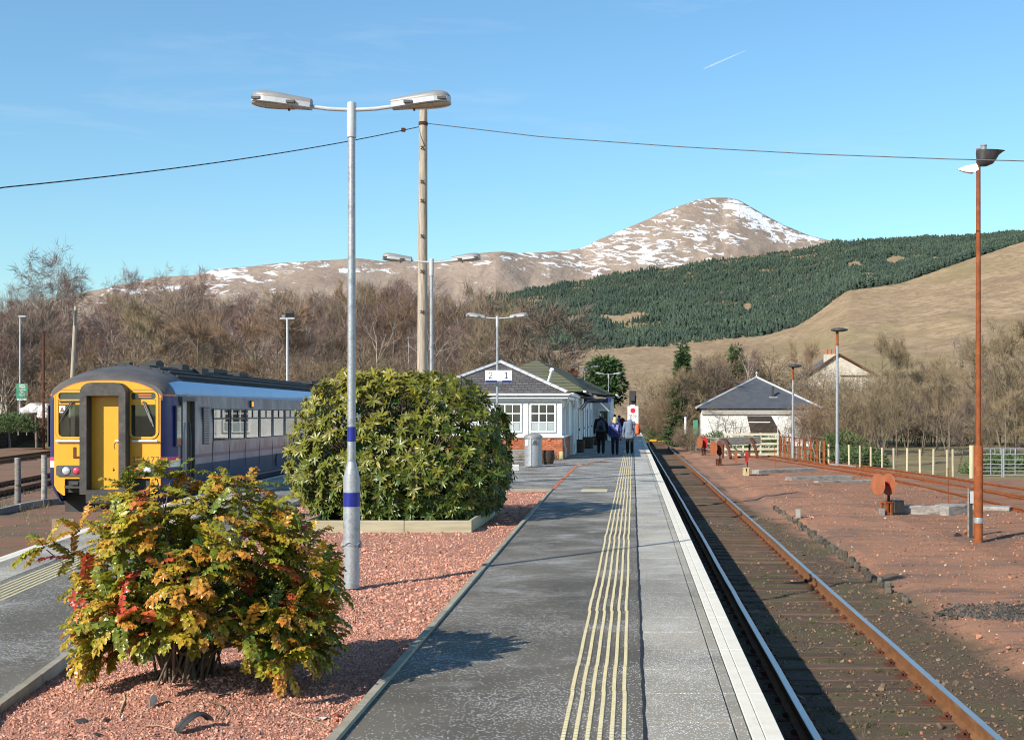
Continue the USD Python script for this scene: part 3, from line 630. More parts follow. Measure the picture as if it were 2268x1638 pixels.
# stones lying in the main track and over the red yard
r = np.random.default_rng(8)
def loose(n, x0, x1, y0, y1, s, seed, pw=1.6):
    r = np.random.default_rng(seed); y = y0 + (y1 - y0) * r.uniform(0, 1, n) ** pw; x = r.uniform(x0, x1, n)
    return np.stack([x, y, gz(x, y) + s * 0.1], 1)
P = loose(10000, 0.95, 4.2, 8.8, 34, 0.02, 31); S = 0.015 * np.exp(r.normal(0, 0.45, len(P)))
scatter('ballast', [(pebble(40 + i, 0.7), 'ballast_brown', False) for i in range(12)] + [(pebble(52), 'ballast_red', False)], P, S, kind='stuff', label='brown broken stone ballast lying between the rails of the main line', seed=4)
P = loose(17000, 4.3, 11.0, 12, 60, 0.012, 32, 1.3); S = 0.014 * np.exp(r.normal(0, 0.5, len(P)))
P[:, 0] = np.minimum(P[:, 0], 10.7)
scatter('pebbles', [(pebble(60 + i, 0.7), 'ballast_red', False) for i in range(16)] + [(pebble(71), 'gravel_pale', False)], P, S, kind='stuff', label='small red stones strewn over the yard between main line and siding', seed=6)
r = np.random.default_rng(35); a = r.uniform(0, 6.283, 2600); q = r.uniform(0, 1, 2600) ** .6; x = 5.3 + 1.15 * q * np.cos(a) + r.normal(0, .12, 2600); y = 17.0 + .75 * q * np.sin(a) + r.normal(0, .1, 2600)
scatter('dark_gravel', [(pebble(95 + i, 0.7), 'cinder', False) for i in range(4)], np.stack([x, y, gz(x, y) + .004], 1), 0.017 * np.exp(r.normal(0, 0.4, 2600)), kind='stuff', label='patch of dark grey ballast lying on the red yard', seed=8)
P = loose(2600, -24, -13.2, 24, 60, 0.012, 33); S = 0.016 * np.exp(r.normal(0, 0.5, len(P)))
scatter('pebbles', [(pebble(80 + i, 0.7), 'ballast_red', False) for i in range(4)] + [(pebble(91), 'gravel_pale', False)], P, S, kind='stuff', label='small stones strewn over the ground in front of and left of the train', seed=7)

# ------------------------------------------------------------------ station building
b = thing('station_building', 'white walled station building with slate and mossy green roofs on the platform', 'station building')
FY = 48.6                                                          # its end wall
XL, XR, WZ = -8.05, -2.83, 2.50
BR = 0.86                                                          # top of the brick plinth
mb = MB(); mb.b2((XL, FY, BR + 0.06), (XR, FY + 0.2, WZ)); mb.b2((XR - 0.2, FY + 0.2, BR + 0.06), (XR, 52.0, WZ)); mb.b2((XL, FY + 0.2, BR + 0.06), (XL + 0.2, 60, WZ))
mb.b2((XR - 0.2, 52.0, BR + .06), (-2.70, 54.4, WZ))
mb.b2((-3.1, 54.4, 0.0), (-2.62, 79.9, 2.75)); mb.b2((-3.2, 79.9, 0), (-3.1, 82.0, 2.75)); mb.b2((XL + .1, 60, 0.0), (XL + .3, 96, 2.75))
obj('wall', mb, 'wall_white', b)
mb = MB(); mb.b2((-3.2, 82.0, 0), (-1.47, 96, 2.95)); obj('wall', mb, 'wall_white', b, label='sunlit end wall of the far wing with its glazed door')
# brick plinth, laid course by course on the face that is seen
pl_ = obj('brick_plinth', MB().b2((XL - .03, FY - 0.05, 0), (XR + .05, 54.4, BR)), 'brick_orange', b)
r = np.random.default_rng(17)
for c in range(11):
    z = 0.012 + c * 0.0765; x = XR + .055 - (0.0 if c % 2 else 0.11)
    if c % 2 == 0: obj('brick', MB().b2((XR - .055, FY - .064, z), (XR + .055, FY - .05, z + 0.066)), 'brick_orange', pl_)
    while x > -5.2:
        obj('brick', MB().b2((x - 0.213, FY - 0.060 - r.uniform(0, 0.005), z), (x, FY - 0.049, z + 0.066)), 'brick_orange', pl_); x -= 0.225
mb = MB(); mb.b2((XL - .09, FY - .13, BR), (XR + .11, FY + .1, BR + .075), 0.008); mb.b2((XR - .1, FY + .1, BR), (XR + .11, 54.5, BR + .075), 0.008); obj('sill_course', mb, 'white_paint', b)
mb = MB(); mb.b2((XR - .08, FY - .075, 0), (XR + .08, FY + .2, 0.32), 0.02); obj('corner_stone', mb, 'sand_stone', b)
for x in (-3.30, -4.62, -5.9): obj('brick_corbel', MB().b2((x - .06, FY - .10, BR - .12), (x + .06, FY - .05, BR), 0.01), 'brick_orange', b)
# sash windows of three by three panes
def sash(cxw, w=1.02, z0=1.08, z1=2.22):
    y = FY - 0.045
    f = MB(); bw = 0.055
    f.b2((cxw - w / 2, y - .04, z0), (cxw - w / 2 + bw, y + .05, z1)); f.b2((cxw + w / 2 - bw, y - .04, z0), (cxw + w / 2, y + .05, z1))
    f.b2((cxw - w / 2 + bw, y - .04, z0), (cxw + w / 2 - bw, y + .05, z0 + bw)); f.b2((cxw - w / 2 + bw, y - .04, z1 - bw), (cxw + w / 2 - bw, y + .05, z1))
    iw, ih = (w - 2 * bw) / 3, (z1 - z0 - 2 * bw) / 3
    for k in (1, 2):
        f.b2((cxw - w / 2 + bw + iw * k - .018, y - .03, z0 + bw), (cxw - w / 2 + bw + iw * k + .018, y + .03, z1 - bw))
        f.b2((cxw - w / 2 + bw, y - .027, z0 + bw + ih * k - .018), (cxw + w / 2 - bw, y + .027, z0 + bw + ih * k + .018))
    win = obj('window', f, 'white_paint', b)
    for i in range(3):
        for j in range(3):
            x0 = cxw - w / 2 + bw + iw * i; zz = z0 + bw + ih * j
            obj('pane', MB().b2((x0 + .019, y - .012, zz + .019), (x0 + iw - .019, y - .004, zz + ih - .019)), 'frosted_pane' if j == 0 else 'dark_pane', win)
mat('dark_pane', (0.035, 0.04, 0.036), (0.055, 0.06, 0.055), 1.2, 0.06, spec=0.7)
for x in (-3.55, -4.90, -6.25): sash(x)
for x in (-4.225, -5.575, -2.88): obj('window_mullion', MB().b2((x - .09, FY - .06, BR + .075), (x + .09, FY - .002, WZ - .25)), 'white_paint', b)
mb = MB(); mb.b2((XL, FY - .075, WZ - .22), (XR + .05, FY - .003, WZ - .02)); obj('lintel_board', mb, 'white_paint', b)
# hipped slate roof of the end pavilion
EZ, AX, AY, AZ = 2.63, -5.50, 51.25, 3.97
ex0, ex1, ey = AX - 2.98, AX + 2.98, 48.25
SL = MB()
def facet(mb, pts, t=0.03):
    p = np.array(pts, float); n = np.cross(p[1] - p[0], p[2] - p[0]); n /= np.linalg.norm(n); n *= np.sign(n[2] or 1)
    k = len(p); V = np.vstack([p, p - n * t]); F = [(0, i, i + 1) for i in range(1, k - 1)] + [(k, k + i + 1, k + i) for i in range(1, k - 1)]
    F += [q for i in range(k) for q in ((i, k + i, (i + 1) % k), ((i + 1) % k, k + i, k + (i + 1) % k))]
    return mb.add(V, F)
rawmat('slate', {'tc': ('geometry', {}), 'mp': ('mapping', {'scale': (1, 1, 2.3)}), 'sx': ('separate_xyz', {}), 'cx': ('combine_xyz', {}), 'ad': ('math', {'math_type': 'add'}),
    'br': ('brick_texture', {'color1': (0.075, 0.066, 0.060), 'color2': (0.105, 0.094, 0.085), 'mortar': (0.03, 0.027, 0.026), 'scale': 1.0, 'mortar_size': 0.010, 'brick_width': 0.26, 'row_height': 0.11, 'bias': 0.0}),
    'n': ('noise_texture', {'scale': 2.2, 'detail': 6.0, 'roughness': 0.7}), 'r': ('map_range', {'from_min': 0.55, 'from_max': 0.72, 'to_min': 0, 'to_max': 1, 'clamp': True}), 'm': ('mix_color', {'b': (0.15, 0.145, 0.10)}),
    'b': ('bump', {'strength': 0.8, 'distance': 0.02, 'invert': True}), 'p': ('principled_bsdf', {'roughness': 0.6})},
    [('tc.position', 'sx.vector'), ('sx.x', 'cx.x'), ('sx.z', 'cx.y'), ('cx.vector', 'br.vector'), ('tc.position', 'n.vector'), ('n.fac', 'r.value'), ('r.result', 'm.fac'), ('br.color', 'm.a'), ('m.result', 'p.base_color'), ('br.fac', 'b.height'), ('b.normal', 'p.normal')], 'p.BSDF')
facet(SL, [(ex0, ey, EZ), (ex1, ey, EZ), (AX, AY, AZ)]); facet(SL, [(ex1, ey, EZ), (ex1, 57.5, EZ), (AX, 57.5, AZ), (AX, AY, AZ)]); facet(SL, [(ex0, 57.5, EZ), (ex0, ey, EZ), (AX, AY, AZ), (AX, 57.5, AZ)])
obj('slate_roof', SL, 'slate', b)
# lead hips in lengths with brown seams
def hip(p, q, n, w=0.26):
    p, q = np.array(p, float), np.array(q, float); d = (q - p) / n; L = np.linalg.norm(d); u = d / L
    side = np.cross(u, [0, 0, 1.0]); side /= np.linalg.norm(side); up = np.cross(side, u)
    for i in range(n):
        a, c = p + d * i, p + d * (i + 0.93)
        rings = [np.array([e + side * w / 2 - up * 0.015, e + side * w / 4 + up * 0.045, e + up * 0.062, e - side * w / 4 + up * 0.045, e - side * w / 2 - up * 0.015, e - up * 0.03]) for e in (a, c)]
        obj('hip_flashing', MB().loft(rings), 'lead', b)
        s2 = [r_ + up * -0.004 for r_ in (np.array([e + side * w / 2 - up * 0.015, e + side * w / 4 + up * 0.045, e + up * 0.062, e - side * w / 4 + up * 0.045, e - side * w / 2 - up * 0.015, e - up * 0.03]) for e in (c, a + d))]
        obj('seam', MB().loft(s2), 'lead_seam', b)
hip((AX, AY, AZ + .02), (ex1, ey, EZ + .02), 9); hip((AX, AY, AZ + .02), (ex0, ey, EZ + .02), 9)
mb = MB(); mb.tube([(AX, AY + .05, AZ + .03), (AX, 57.5, AZ + .03)], 0.06, 8); obj('ridge', mb, 'lead', b)
mb = MB(); mb.b2((ex0 - .02, ey - .10, EZ - .10), (ex1 + .06, ey + .02, EZ - .02), 0.02); mb.b2((ex1, ey + .02, EZ - .10), (ex1 + .10, 57.0, EZ - .02), 0.02)
mb.b2((ex0 + .02, ey + .03, EZ - .22), (ex1 - .02, ey + .07, EZ - .11)); mb.b2((ex0 + .1, ey + .06, EZ - .24), (ex1 - .1, FY, EZ - .20)); mb.b2((XR, FY, EZ - .24), (ex1 - .03, 57.0, EZ - .20)); mb.b2((ex1 - .05, ey + .07, EZ - .22), (ex1 - .02, 57.0, EZ - .11))
obj('gutter', mb, 'white_paint', b)
mb = MB()
for (x, y0, x2, y2) in ((ex1 - .03, 48.5, XR + .07, 49.6), (ex1 - .0, 54.0, -2.62, 54.7)):
    mb.tube([(x, y0, EZ - .1), (x, y0, EZ - .28), (x2, y2, EZ - .62), (x2, y2, 0.55), (x2 + .05, y2, 0.42), (x2 + .05, y2, 0.05)], 0.04, 8)
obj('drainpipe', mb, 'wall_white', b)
mb = MB(); mb.tube([(-3.5, 50.9, 3.12), (-3.33, 50.6, 3.60)], 0.055, 10); mb.tube([(-3.35, 50.63, 3.56), (-3.315, 50.57, 3.66)], 0.085, 10); obj('vent_pipe', mb, 'white_paint', b)
# mossy roof of the long part
gx0, gx1, g0, g1, gEZ, gRZ = -8.35, -2.30, 58.2, 96.5, 2.93, 4.55
gm = -4.95
G = MB(); A, B = (gm + .1, g0 + 4.0, gRZ), (gm + 1.2, g1 - 3.6, gRZ - 0.12)
facet(G, [(gx0, g0, gEZ), (gx1, g0, gEZ), A], 0.08); facet(G, [(gx1, g0, gEZ), (gx1, 79.9, gEZ + .05), (gm + .9, 79.9, gRZ - .06), A], 0.08); facet(G, [(gx1 - .5, 79.95, gEZ + .3), (-2.3, 81.9, gEZ + .12), (-1.1, 81.9, gEZ + .12), (-1.1, g1, gEZ + .25), B, (gm + .9, 79.95, gRZ - .06)], 0.08); facet(G, [(-1.1, g1, gEZ + .25), (gx0, g1, gEZ), B], 0.08); facet(G, [(gx0, g1, gEZ), (gx0, g0, gEZ), A, B], 0.08)
rawmat('moss_slate', {'tc': ('geometry', {}), 'sx': ('separate_xyz', {}), 'cx': ('combine_xyz', {}),
    'br': ('brick_texture', {'color1': (0.11, 0.115, 0.055), 'color2': (0.135, 0.14, 0.075), 'mortar': (0.055, 0.06, 0.035), 'scale': 1.0, 'mortar_size': 0.025, 'brick_width': 0.5, 'row_height': 0.15}),
    'n': ('noise_texture', {'scale': 1.1, 'detail': 6.0, 'roughness': 0.7}), 'r': ('map_range', {'from_min': 0.42, 'from_max': 0.66, 'to_min': 0, 'to_max': 1, 'clamp': True}), 'm': ('mix_color', {'b': (0.10, 0.095, 0.075)}),
    'b': ('bump', {'strength': 0.8, 'distance': 0.04, 'invert': True}), 'p': ('principled_bsdf', {'roughness': 0.95, 'specular_ior_level': 0.2})},
    [('tc.position', 'sx.vector'), ('sx.y', 'cx.x'), ('sx.z', 'cx.y'), ('cx.vector', 'br.vector'), ('tc.position', 'n.vector'), ('n.fac', 'r.value'), ('r.result', 'm.fac'), ('br.color', 'm.a'), ('m.result', 'p.base_color'), ('br.fac', 'b.height'), ('b.normal', 'p.normal')], 'p.BSDF')
obj('mossy_roof', G, 'moss_slate', b)
mb = MB(); mb.b2((-1.16, 83.4, gEZ + .10), (-1.03, g1 + .1, gEZ + .22)); mb.b2((-2.2, 83.2, gEZ - .02), (-1.2, 83.35, gEZ + .14)); mb.b2((gx1 - .04, 58.2, gEZ - .10), (gx1 + .07, 79.8, gEZ - .01)); obj('gutter', mb, 'white_paint', b)
mb = MB(); mb.b2((-4.35, 82.6, 4.35), (-3.75, 83.6, 4.75)); mb.b2((-4.2, 82.8, 4.75), (-3.9, 83.4, 4.88)); obj('chimney_stump', mb, 'rust_dark', b)
# canopy over the platform with its dark boarded underside
mb = MB(); facet(mb, [(-2.62, 60.0, 2.90), (-2.1, 60.0, 3.00), (-1.2, 60.0, 2.72), (-1.2, 63.2, 2.72), (-2.1, 63.2, 3.00), (-2.62, 63.2, 2.90)], 0.09)
obj('porch_roof', mb, 'train_dark', b)
mb = MB(); mb.b2((-2.6, 60.1, 2.55), (-1.3, 60.2, 2.66)); mb.b2((-2.0, 60.1, 2.66), (-1.9, 60.2, 2.9)); obj('porch_truss', mb, 'old_timber', b)
mb = MB()
for y in (60.2, 63):
    mb.tube([(-2.62, y, 2.0), (-2.3, y, 2.4), (-1.5, y, 2.62)], 0.04, 6)
obj('porch_bracket', mb, 'old_timber', b)
# side wall: doors, pilasters, plinth
mb = MB()
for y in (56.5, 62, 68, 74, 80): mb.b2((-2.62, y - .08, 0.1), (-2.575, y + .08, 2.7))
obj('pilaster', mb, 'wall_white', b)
for y in (59.2, 65, 71, 77):
    d_ = obj('door', MB().b2((-2.62, y - .5, 0.03), (-2.59, y + .5, 2.1)), 'train_grey_door', b)
    obj('handle', MB().b2((-2.59, y + .36, 1.0), (-2.55, y + .42, 1.1)), 'dark_metal', d_)
mb = MB(); mb.b2((-2.2, 81.94, 0.05), (-1.95, 81.99, 2.0)); mb.b2((-1.93, 81.94, 0.05), (-1.68, 81.99, 2.0)); dw = obj('glazed_door', mb, 'dark_pane', b)
mb = MB(); mb.b2((-2.3, 81.90, 2.0), (-1.55, 81.99, 2.12)); mb.b2((-2.3, 81.90, 0.05), (-2.2, 81.99, 2.0)); mb.b2((-1.66, 81.90, 0.05), (-1.55, 81.99, 2.0)); obj('door_frame', mb, 'white_paint', b)
# hanging signs under the canopy
def hanging_sign(lab, x0, x1, y, z0, z1, text):
    t = thing('hanging_sign', lab, 'sign')
    obj('board', MB().b2((x0, y - .04, z0), (x1, y + .04, z1), 0.01), 'sign_navy', t)
    mb = MB()
    for x in (x0 + .1, x1 - .1): mb.tube([(x, y, z1), (x, y, z1 + .2)], 0.012, 6)
    mb.tube([(x0 - .5, y, z1 + .2), (x1, y, z1 + .2)], 0.02, 6)
    obj('hanger', mb, 'dark_metal', t)
    m = meshkit.text_mesh(text, (z1 - z0) * 0.36, 0.004); w = m.bounds[1][0]
    obj('lettering', MB().add(np.array(m.vertices) @ XZ.T + [x0 + 0.5 * (x1 - x0) - w / 2 + .12, y - .042, z0 + (z1 - z0) * 0.32], m.faces), 'pale_paint', t)
    mb = MB(); mb.lathe([(0.0, 0), ((z1 - z0) * .26, 0), ((z1 - z0) * .26, .006), (0, .006)], 14, (x0 + .22, y - .041, (z0 + z1) / 2), XZ); obj('symbol', mb, 'pale_paint', t)
hanging_sign('dark blue hanging sign with pale lettering under the station porch', -2.42, -1.22, 61.2, 2.36, 2.58, 'Tearoom')
hanging_sign('dark blue hanging sign farther along the station wall', -2.45, -1.25, 72, 2.52, 2.76, 'Way out')

# things standing at the building
def barrel(lab, x, y, h=0.48, r0=0.24, mt='barrel'):
    t = thing('planter_barrel', lab, 'planter', (x, y, 0))
    obj('tub', MB().lathe([(0, 0), (r0 * .82, 0), (r0, h * .55), (r0 * .95, h), (r0 * .88, h), (r0 * .88, h - .05), (0, h - .05)], 18), mt, t, smooth=30)
    mb = MB()
    for z in (0.2, 0.75): mb.lathe([(r0 * (.90 if z < .5 else .985), h * z), (r0 * (.93 if z < .5 else 1.0), h * z), (r0 * (.94 if z < .5 else 1.0), h * z + .04), (r0 * (.90 if z < .5 else .985), h * z + .04)], 18)
    obj('hoop', mb, 'dark_metal', t); return t
q = at(1212, 1027); barrel('dark wooden barrel planter beside the steel litter bin', q[0], q[1] - .2, 0.50, 0.27)
q = at(1281, 1001); barrel('dark planter tub against the shaded wall by the drainpipe', q[0] + .0, q[1] - .3, 0.60, 0.32)
q = at(1302, 992); barrel('dark planter tub against the shaded wall, beyond the first one', q[0] + .02, q[1] - .3, 0.60, 0.32)
q = at(1322, 985); barrel('small tub of dark greenery against the shaded wall near the far door', q[0], q[1] - .3, 0.5, 0.30)
# bench-like stone trough and a dead clump in front of the wall
t = thing('stone_trough', 'low weathered trough against the brick plinth behind the litter bin', 'trough')
obj('basin', MB().b2((-5.0, 47.6, 0), (-3.85, 48.2, 0.42), 0.03), 'old_timber', t); obj('soil', MB().b2((-4.95, 47.66, 0.415), (-3.9, 48.14, 0.425)), 'sleeper', t)
# litter bin
q = at(1179, 1034)
t = thing('litter_bin', 'galvanised steel litter bin with a domed lid outside the station building', 'litter bin', (q[0], q[1] + .3, 0))
obj('drum', MB().lathe([(0, .02), (.285, .02), (.295, .05), (.295, .95), (.31, .97), (.31, 1.02), (.28, 1.02)], 26), 'galvanised', t, smooth=30)
obj('lid', MB().lathe([(.315, 1.0), (.33, 1.015), (.32, 1.05), (.24, 1.11), (.1, 1.14), (0, 1.145)], 26), 'grey_paint', t, smooth=30)
obj('hasp', MB().b2((-.09, -.325, .05), (-.04, -.29, .98)), 'pale_paint', t)
obj('notice', MB().b2((-.245, -.262, .72), (-.17, -.225, .93)), 'sign_white', t)
mb = MB()
for k in range(3): mb.box((.03 + k * .05, -.30 + .007 * k, .83), (.02, .012, .17), np.array([[.93, 0, .36], [0, 1, 0], [-.36, 0, .93]]))
obj('slot', mb, 'dark_metal', t)
t = thing('dead_fern_clump', 'pale dead grassy clump against the brick plinth corner', 'plant', (-3.35, 48.05, 0))
mb = MB(); r = np.random.default_rng(4)
for k in range(420):
    a = r.uniform(0, 6.28); l = r.uniform(.25, .55); rr_ = r.uniform(0, .3); b0 = np.array([math.cos(a) * rr_ * 1.2, math.sin(a) * rr_ * .5, 0]); tip = b0 + [math.cos(a) * l * .5, math.sin(a) * l * .25, l * r.uniform(.5, 1)]
    s = np.cross(tip - b0, r.normal(size=3)); s *= .010 / np.linalg.norm(s); mb.add([b0 - s, b0 + s, tip], [(0, 1, 2)])
obj('blades', mb, 'dead_grass', t)
q = at(1137, 1042)
t = thing('folded_board', 'small white board lying on the platform by the big green shrub', 'board', (q[0], q[1], 0)); 
obj('panel', MB().box((0, 0, .10), (.34, .05, .2), np.array([[1, 0, 0], [0, .8, -.6], [0, .6, .8]])), 'sign_white', t); obj('stay', MB().b2((-.1, .05, 0), (.1, .09, .13)), 'dark_metal', t)

# ------------------------------------------------------------------ double headed lamp posts
def lamp_head(side):
    """one lantern; side -1 points to the left; inner end at x = .43"""
    st = [(0.43, .062, .105, .0), (0.47, .072, .115, .0), (0.62, .105, .135, .015), (0.78, .132, .165, .03), (0.90, .140, .175, .035), (0.98, .128, .160, .03), (1.03, .095, .115, .02), (1.055, .045, .055, .01)]
    tilt = math.radians(6.0)
    def place(P):
        P = np.asarray(P, float); x, y, z = P[:, 0] - .43, P[:, 1], P[:, 2]
        X = .43 + x * math.cos(tilt) - z * math.sin(tilt); Z = x * math.sin(tilt) + z * math.cos(tilt)
        return np.stack([X * side, y, Z], 1)
    a = np.linspace(0, math.pi, 11)
    top, rim, bowl = [], [], []
    for x, w, h, dp in st:
        top.append(place(np.stack([0 * a + x, w * np.cos(a), 0.022 + h * 0.50 * np.sin(a) ** 0.75], 1)))
        top[-1] = np.vstack([top[-1], place([(x, -w * .9, 0.018), (x, w * .9, 0.018)])])
        b2 = np.linspace(math.pi, 2 * math.pi, 9)
        rim.append(place([(x, w * 1.03, .025), (x, w * 1.03, -.026), (x, w * .86, -.034), (x, -w * .86, -.034), (x, -w * 1.03, -.026), (x, -w * 1.03, .025)]))
        if x > 0.6: bowl.append(place(np.stack([0 * b2 + x, w * .84 * np.cos(b2), -.032 + (dp * .8 + .008) * np.sin(b2)], 1)))
    fl = side < 0
    def lf(rings):
        m = MB().loft([r_[::-1] for r_ in rings] if fl else rings); return m
    lat = MB()
    for x in (0.62, 0.98): lat.box(place([(x, -.115 if x < .7 else -.135, 0.0)])[0], (.09, .03, .028)); 
    lat.box(place([(0.66, 0, -.06)])[0], (.02, .02, .03))
    return lf(top), lf(rim), lf(bowl), lat
def lamp_parts(root, dia=0.086):
    obj('base_tube', MB().lathe([(0, 0), (.083, 0), (.083, .48), (0, .48)], 24), 'galvanised', root, smooth=30)
    mb = MB(); mb.lathe([(.0885, .45), (.0885, 1.16), (.047, 1.335), (.045, 1.34), (0, 1.34)], 24)
    lower = obj('column_sleeve', mb, 'galvanised', root, smooth=30)
    a = np.linspace(0, 2 * np.pi, 33)
    col = MB(); col.tube(np.stack([.092 * np.cos(a), .092 * np.sin(a), .49 + .035 * np.cos(2 * a) ** 2 - .03], 1), .009, 6, caps=False)
    for s in (-1, 1): col.lathe([(0, 0), (.028, 0), (.03, .006), (.03, .018), (.022, .024), (0, .024)], 12, (s * .085, 0, .455), np.array([[0, 0, s], [0, s, 0], [-1, 0, 0]], float))
    obj('hinge_collar', col, 'galvanised', lower)
    obj('pole', MB().lathe([(.045, 1.33), (.037, 4.80), (.036, 4.85)], 20), 'galvanised', root, smooth=30)
    obj('blue_band', MB().lathe([(.0895, .865), (.0895, 1.015)], 24), 'blue_paint', root, smooth=30)
    obj('blue_band', MB().lathe([(.0465, 1.555), (.0462, 1.71)], 24), 'blue_paint', root, smooth=30)
    obj('top_socket', MB().lathe([(.046, 4.78), (.049, 4.79), (.049, 5.13), (.046, 5.15), (0, 5.15)], 20), 'pale_paint', root, smooth=30)
    for s in (-1, 1):
        obj('arm', MB().tube([(s * .03, 0, 5.075), (s * .25, 0, 5.085), (s * .45, 0, 5.112)], .021, 10), 'pale_paint', root, smooth=30)
        top, rim, bowl, lat = lamp_head(s)
        sh = lambda m: MB().add(m.arrays()[0] + [0, 0, 5.115], m.arrays()[1])
        h = obj('lantern', sh(top), 'grey_paint', root, smooth=50)
        obj('rim', sh(rim), 'pale_paint', h); obj('bowl', sh(bowl), 'lamp_bowl', h, smooth=True); obj('latch', sh(lat), 'dark_metal', h)
LP = at(778.5, 1291.5)
lamp = thing('lamp_post', 'tall grey double headed lamp post with two blue bands in the near gravel bed', 'lamp post', (LP[0], LP[1], -.045))
lamp_parts(lamp)
GL = 'double headed lamp posts along the platform'; lamp.SetCustomDataByKey('group', GL)
for x, ytop, span, lab in ((955.5, 573, 212, 'double headed lamp post rising behind the big green shrub beside the wooden pole'), (1101, 696, 133, 'double headed lamp post carrying the 2 and 1 platform number sign'),
                           (1294.5, 799, 64, 'double headed lamp post showing above the mossy station roof'), (1347, 819, 55, 'farthest double headed lamp post, right of the mossy roof')):
    Y = 13.09 * 427 / span; X = (x - CX) / K * Y
    zt = px(x, ytop, Y)[2]
    dup(lamp, (X, Y, zt - 5.15 if zt < 5.16 else 0), label=lab, scale=(1, 1, 1) if zt < 5.6 else (1, 1, zt / 5.15))

# platform number sign on the third lamp
Y = 41.9; c = px(1104, 833, Y)
t = thing('platform_number_sign', 'white sign with the numbers 2 and 1 above a blue strip', 'sign', (c[0], Y - .07, 0))
w, z0, z1 = 0.455, px(0, 847, Y)[2], px(0, 820, Y)[2]
obj('board', MB().b2((-w, -.012, z0), (w, .012, z1)), 'sign_white', t)
obj('blue_strip', MB().b2((-w + .004, -.0165, z0 + .004), (w - .004, -.0125, z0 + .075)), 'sign_navy', t)
for ch, x in (('2', -.27), ('1', .27)):
    m = meshkit.text_mesh(ch, .215, .004); wd = (m.bounds[0][0] + m.bounds[1][0]) / 2
    obj('numeral', MB().add(np.array(m.vertices) @ XZ.T + [x - wd, -.0125, z0 + .14], m.faces), 'sign_ink', t)
obj('clamp', MB().b2((-.05, -.02, z0 + .03), (.13, -.0168, z0 + .06)), 'pale_paint', t)

# ------------------------------------------------------------------ telegraph pole and its wires
PY = 30.0; pb = px(934, 1000, PY); pt = px(937, 237, PY)
wp = thing('telegraph_pole', 'tall weathered wooden pole with climbing irons standing behind the big green shrub', 'pole', (pb[0], PY, 0))
tz = pt[2]; r = np.random.default_rng(3)
pts = [((pt[0] - pb[0]) * k / 12, 0, tz * k / 12) for k in range(13)]
obj('shaft', MB().tube(pts, np.linspace(.138, .098, 13), 18), 'weathered_pole', wp, smooth=40)
def pole_z(y): return px(936, y, PY)[2]
for y in (330, 405, 447, 525, 603, 692):
    z = pole_z(y); mb = MB(); o = (pt[0] - pb[0]) * z / tz
    mb.tube([(o - .035, -.11, z + .03), (o + .0, -.17, z + .035), (o + .03, -.15, z - .01), (o + .05, -.10, z - .05)], .011, 5); mb.tube([(o - .04, -.105, z - .02), (o + .02, -.16, z - .015), (o + .05, -.115, z + .05)], .010, 5)
    obj('climbing_iron', mb, 'dark_metal', wp)
z = pole_z(274); mb = MB()
for k in range(4): mb.lathe([(.108, 0), (.114, .01), (.108, .02)], 16, ((pt[0] - pb[0]) * z / tz, 0, z - .05 + k * .022))
obj('wire_strap', mb, 'rust_dark', wp)
def sag(a, b, n, s): 
    a, b = np.array(a, float), np.array(b, float); k = np.linspace(0, 1, n)[:, None]; p = a + (b - a) * k; p[:, 2] -= s * 4 * (k * (1 - k))[:, 0]; return p
a = np.array([px(936, 279, PY)[0] - .08, PY, pole_z(281)])
e = px(0, 416, 18.6); e2 = a + (e - a) * 1.6
t = thing('overhead_wire', 'thin dark wire dropping from the wooden pole to the left edge of the picture', 'wire')
L1 = sag(a, e2, 30, .32); L1[:, 2] += np.interp(np.linspace(0, 1, 30), [0, 1 / 1.6, 1], [0, .30, 0.0]); obj('cable', MB().tube(L1, .011, 5), 'wire', t)
i_ = L1[1] * .4 + L1[2] * .6
obj('insulator', MB().box(px(893, 288, 29.3), (.10, .07, .09), rotz(.4), chamfer=.01), 'rust_dark', t)
a = np.array([px(940, 274, PY)[0] + .06, PY, pole_z(273)]); e = px(2267, 357, 24.0); e2 = a + (e - a) * 1.45
L2 = []
for k in np.linspace(0, 1.45, 40):
    p = a + (e - a) * k
    X, Y = p[0], p[1]; xd = CX + X / Y * K
    yd = np.interp(xd, [940, 1200, 1500, 1800, 2100, 2267, 3200], [273, 303.5, 325, 341.5, 352.5, 357, 352])
    L2.append((X, Y, HC + (CY - yd) * Y / K))
t = thing('overhead_wire', 'thin dark wire sweeping from the wooden pole across the sky to the right', 'wire'); obj('cable', MB().tube(np.array(L2), .011, 5), 'wire', t)

